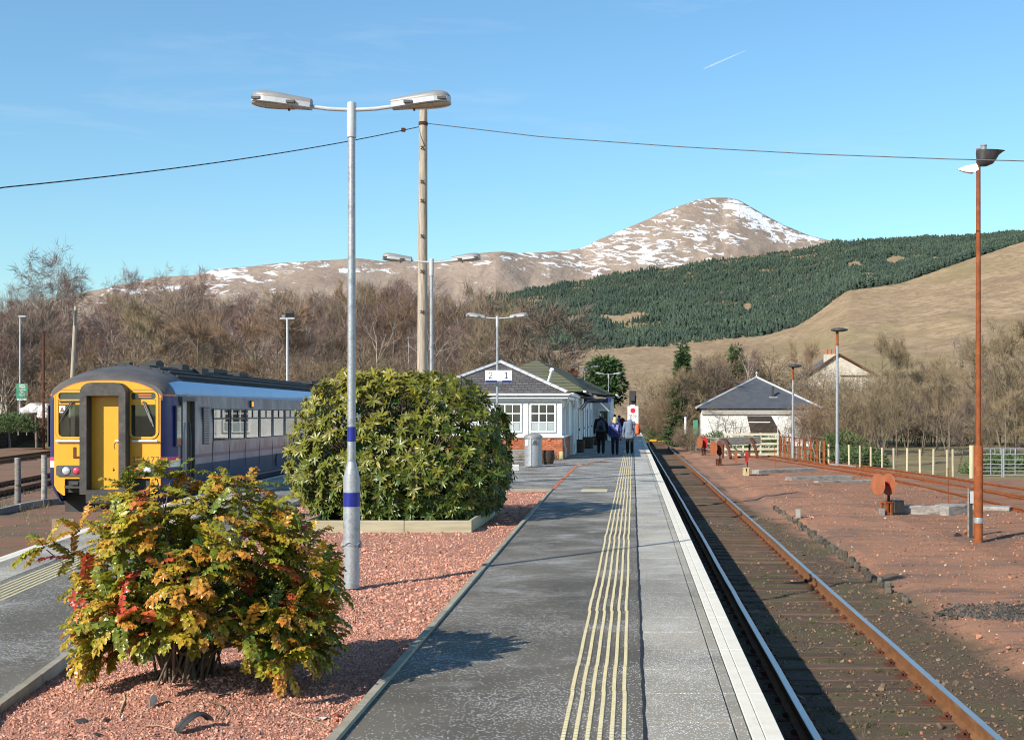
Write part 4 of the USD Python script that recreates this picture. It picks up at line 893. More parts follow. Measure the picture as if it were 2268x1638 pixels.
# ------------------------------------------------------------------ right hand yard: lamps, discs, timbers, fence, gate
GZ = -0.96
def gy(x, y): return at(x, y, GZ)
q = gy(2166, 1201)
t = thing('rusty_lamp_post', 'tall rust brown lamp post with a dark bowl lamp in the red yard', 'lamp post', (q[0], q[1], GZ))
zt = px(0, 330, q[1])[2] - GZ; zs = px(0, 1095 - 35, q[1])[2] - GZ
obj('base_tube', MB().lathe([(0, -.1), (.092, -.1), (.092, .60), (.098, .62), (.098, 2.05), (.085, 2.08), (0, 2.08)], 20), 'rust', t, smooth=30)
obj('clamp_band', MB().lathe([(.099, .42), (.103, .43), (.103, .53), (.099, .54)], 20), 'galvanised', t, smooth=30)
obj('pole', MB().lathe([(.056, 2.05), (.052, 5.4), (.047, zt - .35), (.047, zt)], 16), 'rust', t, smooth=30)
mb = MB()
rings = []
for k, (z, rx_, rx2, ry) in enumerate([(.02, .08, .08, .08), (.07, .20, .15, .15), (.16, .27, .15, .17), (.26, .33, .16, .18), (.33, .42, .16, .19), (.345, .46, .16, .19)]):
    a = np.linspace(0, 2 * np.pi, 24, endpoint=False); c_ = np.cos(a); rings.append(np.stack([np.where(c_ > 0, c_ * rx_, c_ * rx2) + .10, ry * np.sin(a), 0 * a + z], 1))
mb.loft(rings); lampz = px(0, 369, q[1])[2] - GZ - .02
h = obj('lamp_bowl', MB().add(mb.arrays()[0] + [0, -.05, lampz], mb.arrays()[1]), 'dark_metal', t, smooth=40)
obj('cap', MB().lathe([(0, 0), (.062, 0), (.062, .10), (.072, .105), (.06, .13), (0, .135)], 16, (.10, -.05, lampz + .345)), 'grey_paint', h, smooth=30)
mb = MB(); mb.loft([np.array([(-.45, .02 * s, -.005), (-.30, .09 * s, .055), (-.05, .11 * s, .10), (.0, .1 * s, -.02), (-.10, .09 * s, -.085), (-.28, .06 * s, -.06)]) for s in (-1, 1)])
obj('reflector', MB().add(mb.arrays()[0] + [0, .05, lampz - .03], mb.arrays()[1]), 'sign_white', t)
# thin post and small box beside it
q2 = gy(2148, 1192)
t = thing('marker_post', 'thin grey post with a small pale box beside the rusty lamp post', 'post', (q2[0], q2[1], GZ))
obj('stake', MB().b2((-.06, -.02, -.1), (-.03, .02, 1.12)), 'old_timber', t); obj('backing', MB().b2((-.03, -.015, -.1), (.05, .02, 1.0)), 'train_dark', t); obj('box', MB().b2((-.01, -.05, .78), (.10, -.016, 1.05), .006), 'pale_paint', t)
q = gy(2122, 1189)
t = thing('broken_insulator', 'dark lump and pink stone at the foot of the marker post', 'rubble', (q[0], q[1], GZ))
v, f = pebble(5, .8); obj('lump', MB().add(v * [.17, .12, .13] + [0, 0, .07], f), 'train_dark', t); v, f = pebble(6, .9); obj('stone', MB().add(v * .09 + [.20, .02, .11], f), 'pot_clay', t)
def yard_lamp(lab, x, yb, yt, rx, hw):
    q = gy(x, yb); z1 = px(0, yt, q[1])[2] - GZ
    t = thing('yard_lamp_post', lab, 'lamp post', (q[0], q[1], GZ))
    obj('pole', MB().lathe([(0, -.1), (rx * 1.35, -.1), (rx * 1.35, 1.1), (rx, 1.2), (rx * .85, z1 - .85), (0, z1 - .85)], 14), 'galvanised', t, smooth=30)
    obj('rusty_top', MB().lathe([(0, z1 - .9), (rx * .92, z1 - .9), (rx * .9, z1 - .1), (0, z1 - .1)], 12), 'rust', t, smooth=30)
    obj('lamp', MB().lathe([(0, 0), (.2, 0), (hw, .05), (hw, .13), (.2, .2), (0, .22)], 20, (.12, 0, z1 - .13)), 'dark_metal', t, smooth=30)
yard_lamp('tall pale lamp post with a rusty top and flat dark lamp by the wire fence', 1853.5, 1029, 729, .085, .46)
yard_lamp('shorter pale lamp post with a rusty top standing before the white cottage', 1755.5, 1016, 809, .075, .42)
q = gy(1722, 1010)
t = thing('slim_post', 'slim plain pale post beside the shorter yard lamp', 'post', (q[0], q[1], GZ)); obj('tube', MB().tube([(0, 0, -.1), (0, 0, 2.6)], .03, 8), 'pale_paint', t); obj('arm', MB().tube([(0, 0, 2.56), (.5, 0, 2.62)], .02, 6), 'pale_paint', t)
# ground discs on their frames
def disc_signal(lab, x, yb, dia, face, gap=.26, frame_mat='rust', back='rust_dark', h=.84, boxed=True, c1='disc_orange', c2='disc_orange'):
    q = gy(x, yb); t = thing('point_indicator', lab, 'point indicator', (q[0], q[1], GZ), face)
    R_ = np.array([[0, 0, 1], [0, 1, 0], [-1, 0, 0]], float)
    for k, (dx, m, hub) in enumerate(((-gap - .02, c1, False), (0.02, c2, True))):
        mb = MB(); mb.lathe([(0, -.008), (dia / 2 - .012, -.008), (dia / 2, 0), (dia / 2 - .012, .008), (0, .008)], 28, (dx, -.02, h), R_)
        o = obj('disc', mb, m, t, smooth=30)
        if hub: obj('hub', MB().lathe([(0, 0), (.09, 0), (.09, .012), (0, .012)], 18, (dx - .013, -.02, h), -R_ @ np.diag([1, -1, 1])), 'disc_red', o)
    mb = MB(); mb.tube([(-gap - .02, -.02, h), (.05, -.02, h)], .03, 8); mb.b2((.03, -.03, 0.1), (.075, .03, h + .15)); obj('spindle', mb, back, t)
    mb = MB()
    for y in (-.10, .10): mb.b2((-.13, y - .02, 0), (-.05, y + .02, .34)); mb.b2((.02, y - .02, 0), (.09, y + .02, .34))
    mb.b2((-.15, -.13, .335), (.12, .13, .375)); obj('stand', mb, frame_mat, t)
    if boxed: obj('mechanism_box', MB().b2((.13, -.15, .06), (.48, .15, .38), .015), 'train_dark', t); obj('cover', MB().b2((.11, -.16, .381), (.45, .16, .40)), 'dark_metal', t)
    return t
disc_signal('nearest pair of rusty orange discs on a ground stand, before the curving siding', 1964, 1140, .60, .50, .32, 'rust')
disc_signal('pair of red and orange discs on a yellow stand, second nearest in the red yard', 1652, 1053, .58, .16, .46, 'yellow_line', boxed=False, c2='disc_red')
disc_signal('rusty orange disc indicator with dark back on two thin legs left of the buffer stop', 1592, 1031, .82, .45, .34, 'rust_dark', h=.95, boxed=False, c2='rust_dark')
disc_signal('farthest rusty orange disc indicator beside the grey rail fence', 1559, 1008, .82, .45, .34, 'rust_dark', h=.85, boxed=False, c2='disc_red')
# timbers lying on the ground
def timber(lab, x0, y0, x1, y1, w, h, z=0.0, m='old_timber'):
    a, c = gy(x0, y0), gy(x1, y1); t = thing('timber', lab, 'timber baulk'); a[2] = c[2] = GZ + z + h / 2 - .03
    obj('baulk', MB().beam(a, c, w, h, .015), m, t)
timber('long grey timber on the ground behind the red and orange discs', 1672, 1049, 1800, 1044, .5, .22)
timber('broad grey timber lying midway across the red yard', 1745, 1064, 1880, 1061, .55, .20)
timber('thin grey board beside the broad timber midway across the yard', 1806, 1070, 1930, 1066, .35, .12)
timber('thick grey baulk butting against the nearest orange discs', 1984, 1136, 2098, 1138, .26, .26)
timber('short thick grey baulk leaning on the end of the longer one', 2090, 1142, 2142, 1138, .32, .30)
timber('flat grey boards lying beneath the rails right of the nearest discs', 2076, 1122, 2240, 1128, .7, .12)
timber('short square timber block just left of the nearest orange discs', 1945, 1141, 1958, 1141, .22, .22)
timber('pale square block on the line of rotten timbers', 1762, 1146, 1772, 1146, .22, .24, 0.02, 'concrete')
timber('long dark board lying on the siding rails by the fence', 1840, 1031, 1890, 1036, .25, .16)
mat('rotten_timber', (0.12, 0.105, 0.082), (0.055, 0.047, 0.036), 7, 0.95, bump=0.6, bscale=20, jitter=0.35)
# line of rotten upright timbers between main line and yard
t = thing('timber_edging', 'uneven line of short rotten grey timbers between main line and red yard', 'timber edging'); r = np.random.default_rng(12); y = 18.6
while y < 37:
    if r.uniform() > .12:
        h = r.uniform(-.02, .055) if r.uniform() > .08 else .10
        obj('timber', MB().box((4.13 + .006 * (y - 18) + r.normal(0, .03), y, ROADZ + .03 + h / 2), (r.uniform(.06, .12), r.uniform(.09, .2), h + .1), rotz(r.normal(0, .2)), chamfer=.02), 'rotten_timber', t)
    y += r.uniform(.13, .34)
# thin rusty rods standing in the yard
for x, yb, yt, lab in ((2100, 1117, 1035, 'thin rusty rod standing upright left of the rusty lamp post'), (1716, 1043, 990, 'thin rusty rod standing beside the long grey timber')):
    q = gy(x, yb); t = thing('iron_rod', lab, 'rod', (q[0], q[1], GZ)); z1 = px(0, yt, q[1])[2] - GZ
    obj('rod', MB().tube([(0, 0, 0), (-.02, 0, z1)], .017, 6), 'rust', t); obj('foot', MB().b2((-.07, -.05, -.03), (.07, .05, .03), .008), 'yellow_line', t)
# buffer stop at the end of the siding
t = thing('buffer_stop', 'buffer stop of bent rusty rails carrying a heavy grey timber beam', 'buffer stop')
A, B_ = at(1590, 985, 0), None
yb = 76.5; l, rgt = px(1587, 977, yb), px(1681, 974, yb + 1.4)
obj('beam', MB().beam(l, rgt, .40, .46, .03), 'old_timber', t)
for k in (.18, .80):
    p = l + (rgt - l) * k; mb = MB(); mb.beam((p[0] - .1, p[1] + .1, -1.0), (p[0] - .05, p[1] + .15, p[2] + .2), .16, .12); mb.tube([(p[0] + .25, p[1] - 1.6, -.9), (p[0] + .22, p[1] - 1.1, -.5), (p[0] + .10, p[1] - .35, p[2] - .1), (p[0] - .02, p[1] - .25, p[2] + .15)], .10, 6)
    obj('bent_rail', mb, 'rust_dark', t)
# fences
def board_fence(name, lab, a, c, n_post, rails, post_h, m, bw=.11, post_mat=None, top=0.0):
    t = thing(name, lab, 'fence'); a, c = np.array(a), np.array(c); d = c - a
    R = rotz(math.atan2(d[1], d[0])); L = np.linalg.norm(d[:2])
    for k in range(n_post):
        p = a + d * k / (n_post - 1); obj('post', MB().box((p[0], p[1], p[2] + post_h / 2 - .1), (.10, .10, post_h + .2), R, chamfer=.01), post_mat or m, t)
    for z in rails:
        mid = (a + c) / 2 + np.array([0, 0, z]) + R @ np.array([0, -.07, 0]); obj('rail', MB().box(mid, (L + .1, .03, bw), R @ np.array([[math.cos(top), 0, -math.sin(top)], [0, 1, 0], [math.sin(top), 0, math.cos(top)]]) if top else R, chamfer=.006), m, t)
    return t
q0, q1 = at(1540, 1003, -1.0), at(1603, 1018, -1.0)
board_fence('rail_fence', 'weathered grey rail fence running back from the buffer stop', (px(1541, 0, 92)[0], 92, -1.05), (px(1612, 0, 80)[0], 80, -1.0), 7, (.35, .75, 1.15), 1.3, 'old_timber', .12)
board_fence('rail_fence', 'fresh cream coloured board fence right behind the buffer stop', (px(1606, 0, 81)[0], 81, -1.0), (px(1722, 0, 82)[0], 82, -1.0), 4, (.12, .47, .82, 1.17, 1.45), 1.55, 'cream_board', .15)
t = thing('iron_fence', 'rusty iron fence with bent uprights behind the shorter yard lamp', 'fence')
fa, fb = np.array([px(1727, 0, 82)[0], 82.0, -1.0]), np.array([px(1824, 0, 66)[0], 66.0, -1.0])
for k in range(17):
    p = fa + (fb - fa) * k / 16; r_ = np.random.default_rng(k); j = r_.normal(0, .035, 2)
    if k % 2: obj('stake', MB().tube([(p[0], p[1], p[2]), (p[0] + j[0], p[1], p[2] + .5), (p[0] + j[1], p[1], p[2] + 1.0), (p[0], p[1], p[2] + 1.35)], .035, 6), 'old_timber', t)
    else: obj('upright', MB().box((p[0], p[1], p[2] + .66), (.12, .04, 1.36)), 'rust', t)
for z in (.35, .8, 1.33): obj('bar', MB().beam(fa + [0, 0, z], fb + [0, 0, z + (.02 if z > 1 else 0)], .07, .05), 'rust', t)
# new post and wire fence; each post is part of it
t = thing('wire_fence', 'new fence of pale round posts and thin wires along the right hand sidings', 'fence')
fx = [1835, 1879.5, 1904, 1926, 1952, 1976.5, 2002.5, 2032, 2062, 2092]; fxy = np.array([(1835, 1030), (2110, 1053.4)])
tops = []
def fp(x): return at(x, np.interp(x, fxy[:, 0], fxy[:, 1]), -1.0)
for x in (1835, 1880, 1904, 1928, 1953, 1979, 2008, 2037, 2066, 2079 + 18, 2110):
    q = fp(x); h = 1.17 + random.uniform(-.05, .05); r_ = random.uniform(-.02, .02)
    obj('post', MB().tube([(q[0], q[1], q[2] - .2), (q[0] + r_, q[1], q[2] + h)], .055, 10), 'new_timber', t); tops.append(q)
q = at(2151, 1057, -1.0); tops.append(q); obj('strainer_post', MB().tube([(q[0], q[1], q[2] - .2), (q[0], q[1], q[2] + 1.42)], .11, 12), 'new_timber', t)
for z in np.linspace(.12, 1.08, 7): obj('wire', MB().tube([p + [0, 0, z] for p in tops], .004, 3), 'fence_wire', t)
# galvanised gate, two leaves
g = thing('field_gate', 'galvanised steel field gate at the right edge of the picture', 'gate'); g0 = at(2166, 1060, -1.0); Yg = g0[1]
def bar(a, c, r_=.022): return MB().tube([np.array(a), np.array(c)], r_, 8)
for x0, x1 in ((g0[0] + .05, g0[0] + 1.02), (g0[0] + 1.1, g0[0] + 2.9)):
    mb = MB()
    leaf = obj('leaf', mb.add(*bar((x0, Yg, -.92), (x0, Yg, .33), .03).arrays()).add(*bar((x1, Yg, -.92), (x1, Yg, .33), .03).arrays()), 'galvanised', g)
    for z in (.31, .07, -.17, -.36, -.52, -.68, -.84): obj('bar', bar((x0, Yg, z), (x1, Yg, z)), 'galvanised', leaf)
    xm = x0 + .48; obj('stay', bar((xm, Yg - .02, -.84), (xm, Yg - .02, .31), .018), 'galvanised', leaf)
for x in (g0[0] + .72, g0[0] + 1.38):
    obj('latch_loop', MB().tube([(x - .02, Yg - .05, .33), (x - .02, Yg - .06, .06), (x + .22, Yg - .06, .03), (x + .22, Yg - .05, .33)], .014, 6), 'galvanised', g)

# ------------------------------------------------------------------ the train
TR = thing('passenger_train', 'passenger train with a yellow front standing at the left hand platform', 'train', (-11.3, 26.4, RAIL), math.radians(2.5))
LEN = 23.0
HW = lambda z: np.interp(z, [.8, .95, 1.25, 2.0, 2.6, 3.12], [1.10, 1.20, 1.335, 1.365, 1.355, 1.30])
def strip(z0, z1, ya, yb, side, inset=0.0, n=3):
    """a band of the body side between heights z0 and z1 from ya to yb"""
    zs = np.linspace(z0, z1, n); P = np.array([[(side * (HW(z) - inset), ya, z), (side * (HW(z) - inset), yb, z)] for z in zs])
    return MB().grid(P if side < 0 else P[:, ::-1])
def corner(z0, z1, side, n=4):
    plan = [(1.125, 0.0), (1.19, .035), (1.26, .12), (1.32, .27), (1.365, .45)]
    P = []
    for z in np.linspace(z0, z1, n):
        k = HW(z) / 1.365; low = np.clip((1.15 - z) / .35, 0, 1)
        P.append([(side * (1.125 - .16 * low + (x - 1.125) * k * (1 - .25 * low)), y, z) for x, y in plan])
    P = np.array(P); P[:, -1, 0] = side * HW(np.linspace(z0, z1, n))
    return MB().grid(P if side < 0 else P[:, ::-1])
DOOR = (0.66, 1.54)
WIN = [(3.02 + 1.44 * k, 3.02 + 1.44 * k + 1.33) for k in range(13)]
WZ0, WZ1 = 2.04, 2.82
for s in (-1, 1):
    for z0, z1, m in ((.80, 1.54, 'train_navy'), (1.54, 1.685, 'train_white'), (1.685, 1.765, 'train_pink'), (1.765, 3.085, 'train_navy'), (3.085, 3.115, 'train_orange')):
        obj('corner_panel', corner(z0, z1, s), m, TR, smooth=True)
    for z0, z1, m in ((.80, 1.54, 'train_navy'), (1.54, 1.685, 'train_white'), (1.685, 1.765, 'train_pink')):
        obj('side_band', strip(z0, z1, .45, DOOR[0], s), m, TR, smooth=True); obj('side_band', strip(z0, z1, DOOR[1], LEN, s), m + '_dirty', TR, smooth=True)  # behind the door the bands carry dirt and painted-in reflection dimming
    up = MB()
    up.add(*strip(1.765, 3.115, .45, DOOR[0] - .52 if False else DOOR[0], s).arrays())
    up.add(*strip(3.0, 3.115, DOOR[0], DOOR[1], s).arrays())
    up.add(*strip(1.765, 3.115, DOOR[1], WIN[0][0], s).arrays())
    up.add(*strip(1.765, WZ0, WIN[0][0], WIN[-1][1], s).arrays()); up.add(*strip(WZ1, 3.115, WIN[0][0], WIN[-1][1], s).arrays())
    for k in range(12): up.add(*strip(WZ0, WZ1, WIN[k][1], WIN[k + 1][0], s).arrays())
    up.add(*strip(1.765, 3.115, WIN[-1][1], LEN, s).arrays())
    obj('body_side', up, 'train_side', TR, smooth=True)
    for k, (a, c) in enumerate(WIN):
        if s < 0 and k > 8: pass
        fr = MB(); x = s * (HW(2.4) + .004); w = .028
        for (ya, yb, za, zb) in ((a, a + w, WZ0, WZ1), (c - w, c, WZ0, WZ1), (a + w, c - w, WZ0, WZ0 + w), (a + w, c - w, WZ1 - w, WZ1), (a + w, c - w, WZ0 + .52, WZ0 + .56), ((a + c) / 2 - .022, (a + c) / 2 + .022, WZ0 + .56, WZ1 - w)):
            fr.b2((x - .02, ya, za), (x + .012, yb, zb))
        win = obj('window', fr, 'rubber_trim', TR)
        for (ya, yb, za, zb) in ((a + w, c - w, WZ0 + w, WZ0 + .52), (a + w, (a + c) / 2 - .022, WZ0 + .56, WZ1 - w), ((a + c) / 2 + .022, c - w, WZ0 + .56, WZ1 - w)):
            P = np.array([[(x - s * .004, ya, za), (x - s * .004, yb, za)], [(x - s * .004, ya, zb), (x - s * .004, yb, zb)]])
            obj('pane', MB().grid(P if s < 0 else P[:, ::-1]), 'train_glass', win)
    for k in range(9):
        for off in (-.055,): obj('panel_seam', MB().b2((s * (HW(1.9) - .004), WIN[k][0] + off - .008, 1.30), (s * (HW(1.9) + .003), WIN[k][0] + off + .008, 2.02)), 'train_dark', TR)
    # door, set back, with its small window, and the narrow cab side light and vent panel
    x = s * 1.30
    dr = obj('door', MB().b2((x - .02, DOOR[0] + .02, 1.0), (x + .02, DOOR[1] - .40, 3.0)), 'train_grey_door', TR)
    mb = MB()
    for yy in (DOOR[0] - .03, DOOR[1] - .03): mb.b2((s * 1.30, yy, .95), (s * 1.385, yy + .05, 3.02))
    mb.b2((s * 1.30, DOOR[0] - .06, 2.98), (s * 1.40, DOOR[1] + .06, 3.08)); obj('door_surround', mb, 'rubber_trim', TR)
    obj('handrail', MB().tube([(s * 1.37, DOOR[1] - .35, 1.1), (s * 1.39, DOOR[1] - .35, 1.6), (s * 1.39, DOOR[1] - .35, 2.2), (s * 1.37, DOOR[1] - .35, 2.5)], .02, 6), 'rubber_trim', TR)
    v0, v1 = .30, .57
    fr = MB(); x = s * (HW(2.4) + .012)
    obj('cab_side_window', MB().b2((x - .012, v0 - .03, 1.98), (x + .006, v1 + .03, 2.88)), 'rubber_trim', TR); obj('vent_panel', MB().b2((x - .012, 2.2, 1.98), (x + .004, 2.66, 2.86)), 'rubber_trim', TR)
    obj('cab_side_glass', MB().b2((x + .0065, v0, 2.02), (x + .012, v1, 2.84)), 'dark_pane', TR)
    mb = MB()
    for k in range(14): mb.b2((x + .0045, 2.23, 2.02 + k * .058), (x + .012, 2.63, 2.045 + k * .058))
    obj('vent_slats', mb, 'train_side', TR)
    obj('door_lamp', MB().b2((s * 1.325, 6.42, 2.86), (s * 1.37, 6.62, 3.06), .012), 'rubber_trim', TR); obj('amber_light', MB().b2((s * 1.37, 6.46, 2.89), (s * 1.385, 6.58, 3.02)), 'amber_lamp', TR)
    mb = MB()
    for yy in (9.2, 12.1, 15.0): mb.b2((s * 1.33, yy, 1.18), (s * 1.36, yy + .08, 1.55))
    obj('side_step', mb, 'train_dark', TR)
# roof
SEC = np.array([(1.30, 3.115), (1.285, 3.19), (1.24, 3.30), (1.15, 3.43), (1.0, 3.55), (.78, 3.665), (.5, 3.745), (.22, 3.79), (0, 3.80)])
SEC = np.vstack([SEC, SEC[-2::-1] * [-1, 1]])
def roof_ring(y, k, inset=0.0):
    P = SEC.copy(); P[:, 1] = 3.115 + (P[:, 1] - 3.115) * k; sc = 1 - inset / 1.30; P[:, 0] *= sc
    return np.column_stack([P[:, 0], np.full(len(P), y), P[:, 1]])
sta = [(0.0, .50, .15), (.05, .555, .105), (.12, .62, .05), (.27, .72, .012), (.45, .80, 0), (.75, .90, 0), (1.05, .965, 0), (1.35, 1.0, 0), (LEN, 1.0, 0)]
R_ = np.array([roof_ring(*q) for q in sta])
obj('roof_dome', MB().grid(R_[:8].transpose(1, 0, 2)), 'train_dome', TR, smooth=True)
obj('roof', MB().grid(R_[7:, 3:-3].transpose(1, 0, 2)), 'train_roof', TR, smooth=True)
for sl in (slice(0, 4), slice(-4, None)): obj('cantrail_band', MB().grid(R_[7:, sl].transpose(1, 0, 2)), 'train_band', TR, smooth=True)
for sl in (slice(0, 4), slice(-4, None)):
    P = R_[4:8, sl].copy(); obj('cantrail_band', MB().grid((P + [0, 0, .004]).transpose(1, 0, 2)), 'train_band', TR, smooth=True)
rb = MB()
for x in (-1.02, -.84, -.62, -.38, .38, .62, .84, 1.02):
    z = np.interp(abs(x), SEC[8::-1, 0], SEC[8::-1, 1]); rb.box((x, (1.35 + LEN) / 2, z + .012), (.055, LEN - 1.45, .05), np.array([[math.cos(.6 * x), 0, math.sin(.6 * x)], [0, 1, 0], [-math.sin(.6 * x), 0, math.cos(.6 * x)]]))
obj('roof_ribs', rb, 'train_dark', TR)
mb = MB()
for x, y, w, l, h in ((-.45, 1.9, .3, .22, .05), (-.2, 1.6, .28, .2, .06), (.08, 2.6, .34, .5, .11), (-.05, 3.2, .22, .3, .16), (.38, 3.6, .32, .5, .12), (.7, 4.2, .26, .5, .12), (.2, 6.5, .7, 1.2, .08), (.35, 8.6, .5, .9, .07), (.5, 17, .6, .8, .1)):
    mb.box((x, y, np.interp(abs(x), SEC[8::-1, 0], SEC[8::-1, 1]) + h / 2), (w, l, h + .04), chamfer=.015)
for k in range(7): mb.box((-.9 + k * .28, 1.02 + .0 * k, np.interp(abs(-.9 + k * .28), SEC[8::-1, 0], SEC[8::-1, 1]) - .03), (.14, .06, .04))
obj('roof_fittings', mb, 'train_dark', TR)
# yellow front: an arched plate with openings
t_ = np.linspace(-1, 1, 41)
arch = [(1.125 * k, 3.40 - .30 * abs(k) ** 3.2 - .02 * k * k) for k in t_]
plate = Polygon([(-1.125, 1.32)] + arch + [(1.125, 1.32)])
plate = plate.difference(shapely.box(-.40, 1.0, .40, 3.05))
wl = rounded(.50, 2.205, 1.03, 2.885, .09).union(shapely.box(.50, 2.75, 1.03, 2.885)); wu = rounded(.50, 3.005, 1.03, 3.15, .06)
from shapely import affinity as AF
for g in (wl, wu): plate = plate.difference(g).difference(AF.scale(g, -1, 1, origin=(0, 0)))
ring0 = Polygon([(p[0], p[2]) for p in R_[0]] + [(-1.15, 3.0), (1.15, 3.0)][::1])
ring0 = Polygon(list(map(tuple, R_[0][:, [0, 2]])))
yel = Polygon([(-1.125, 1.32)] + arch + [(1.125, 1.32)])
brow = ring0.union(shapely.box(-1.15, 3.0, 1.15, 3.115)).buffer(.02).difference(yel.buffer(.016))
line_ = yel.buffer(.016).difference(yel).intersection(shapely.box(-1.2, 3.04, 1.2, 3.6))
for g_, m_, nm_ in ((brow, 'train_dome', 'front_brow'), (line_, 'train_orange', 'orange_line')):
    mb = MB()
    for g in getattr(g_, 'geoms', [g_]):
        if g.area > 1e-4: mb.prism(g, .03, (0, .03, 0), XZ)
    obj(nm_, mb, m_, TR)
parts = getattr(plate, 'geoms', [plate]); mb = MB()
for g in parts: mb.prism(g, .03, (0, .03, 0), XZ)
obj('front_panel', mb, 'train_yellow', TR)
for s in (-1, 1):
    leg = Polygon([(s * 1.125, 1.32), (s * 1.125, 1.16), (s * 1.06, 1.04), (s * .93, .94), (s * .90, .94), (s * .90, 1.30), (s * .5, 1.30), (s * .5, 1.32)])
    obj('front_skirt', MB().prism(leg.buffer(0), .03, (0, .03, 0), XZ), 'train_yellow', TR)
    fr = rounded(.455, 2.15, 1.085, 3.205, .16).difference(wl).difference(wu).difference(shapely.box(.50, 2.885, 1.03, 3.005)) if True else None
    bar_ = shapely.box(.50, 2.885, 1.03, 3.005)
    if s < 0: fr = AF.scale(fr, -1, 1, origin=(0, 0)); bar_ = AF.scale(bar_, -1, 1, origin=(0, 0))
    mb = MB()
    for g in getattr(fr, 'geoms', [fr]): mb.prism(g, .018, (0, .0, 0), XZ)
    w_ = obj('windscreen_frame', mb, 'train_yellow', TR)
    seal = rounded(.455, 2.15, 1.085, 3.205, .16); seal = seal.buffer(.012).difference(seal)
    if s < 0: seal = AF.scale(seal, -1, 1, origin=(0, 0))
    obj('seal', MB().prism(seal, .008, (0, .0, 0), XZ), 'rubber_trim', w_)
    obj('windscreen_bar', MB().prism(bar_.buffer(-.012), .012, (0, -.0, 0), XZ), 'train_yellow', w_)
    for g, m, y in ((wl, 'cab_glass', .012), (wu, 'dark_pane', .012)):
        g = g.buffer(.004); g = AF.scale(g, -1, 1, origin=(0, 0)) if s < 0 else g
        obj('glass', MB().prism(g, .006, (0, y + .006, 0), XZ), m, w_)
    x0, x1 = (.54, 1.07) if s > 0 else (-1.07, -.5)
    obj('handrail', MB().tube([(x0, -.045, 2.11), (x1, -.045, 2.11)], .022, 8), 'handrail_white', TR)
    mb = MB()
    for x in (x0 + .03, x1 - .03): mb.tube([(x, 0, 2.11), (x, -.045, 2.11)], .018, 6)
    obj('bracket', mb, 'rubber_trim', TR)
    # lamp cluster
    cl = rounded(.52, 1.36, 1.07, 1.59, .04) if s < 0 else rounded(.55, 1.36, 1.09, 1.59, .04)
    if s < 0: cl = AF.scale(cl, -1, 1, origin=(0, 0))
    c_ = obj('lamp_cluster', MB().prism(cl, .035, (0, -.0005, 0), XZ), 'rubber_trim', TR)
    wx, rx_ = (s * .86, s * .645)
    Rl = np.array([[1, 0, 0], [0, 0, -1], [0, 1, 0]], float)
    for xx, m, nm, rad in ((wx, 'lens_clear', 'headlight', .088), (rx_, 'tail_lamp' if s > 0 else 'lens_dull_red', 'tail_light', .078)):
        obj(nm, MB().lathe([(rad, 0), (rad * .8, .016), (rad * .45, .026), (0, .03)], 20, (xx, -.036, 1.475), Rl), m, c_, smooth=True)
        obj('bezel', MB().lathe([(rad * 1.12, 0), (rad * 1.1, .008), (rad, .009)], 20, (xx, -.036, 1.475), Rl), 'train_dark', c_)
# wipers, sign, destination lights, number
mb = MB(); mb.tube([(.80, -.03, 2.93), (.76, -.05, 2.95)], .03, 8); mb.tube([(.77, -.045, 2.94), (.94, -.05, 2.52)], .012, 5); mb.tube([(.80, -.045, 2.95), (.97, -.05, 2.52)], .010, 5); mb.tube([(.88, -.05, 2.70), (.99, -.04, 2.42)], .012, 5); obj('wiper', mb, 'grey_paint', TR)
mb = MB(); mb.tube([(-.74, -.045, 2.97), (-.93, -.05, 2.68)], .014, 5); mb.tube([(-.70, -.045, 2.97), (-.90, -.05, 2.66)], .012, 5); mb.tube([(-.85, -.05, 2.78), (-1.0, -.04, 2.5)], .01, 5); mb.tube([(-1.0, -.03, 2.96), (-.5, -.03, 2.97)], .02, 6); obj('wiper', mb, 'rubber_trim', TR)
ws = obj('warning_sign', MB().b2((-1.02, -.004, 2.72), (-.89, .003, 2.87)), 'sign_white', TR)
tri = Polygon([(-1.0, 2.745), (-.91, 2.745), (-.955, 2.85)])
obj('warning_triangle', MB().prism(tri.difference(tri.buffer(-.016)), .003, (0, -.0045, 0), XZ), 'sign_ink', ws); obj('warning_triangle', MB().prism(tri.buffer(-.017), .003, (0, -.0045, 0), XZ), 'train_orange', ws)
mb = MB()
for z in (3.095, 3.045): mb.b2((.66, -.002, z), (.93, .004, z + .02))
obj('destination_lights', mb, 'led_orange', TR)
def letters(text, h, c, m, parent, name='lettering', bold=False, width=None):
    q = meshkit.text_mesh(text, h, .003, bold); v = np.array(q.vertices); a, d = v.min(0), v.max(0); v[:, 0] -= (a[0] + d[0]) / 2
    if width: v[:, 0] *= width / (d[0] - a[0])
    return obj(name, MB().add(v @ XZ.T + np.asarray(c, float), q.faces), m, parent)
letters('156477', .115, (.81, -.0015, 1.655), 'rubber_trim', TR, 'unit_number', width=.56)
mb = MB(); mb.b2((-.72, -.012, 1.74), (-.66, 0, 1.98)); mb.b2((-.66, -.012, 1.74), (-.47, 0, 1.785)); obj('bracket_mark', mb, 'rust_dark', TR)
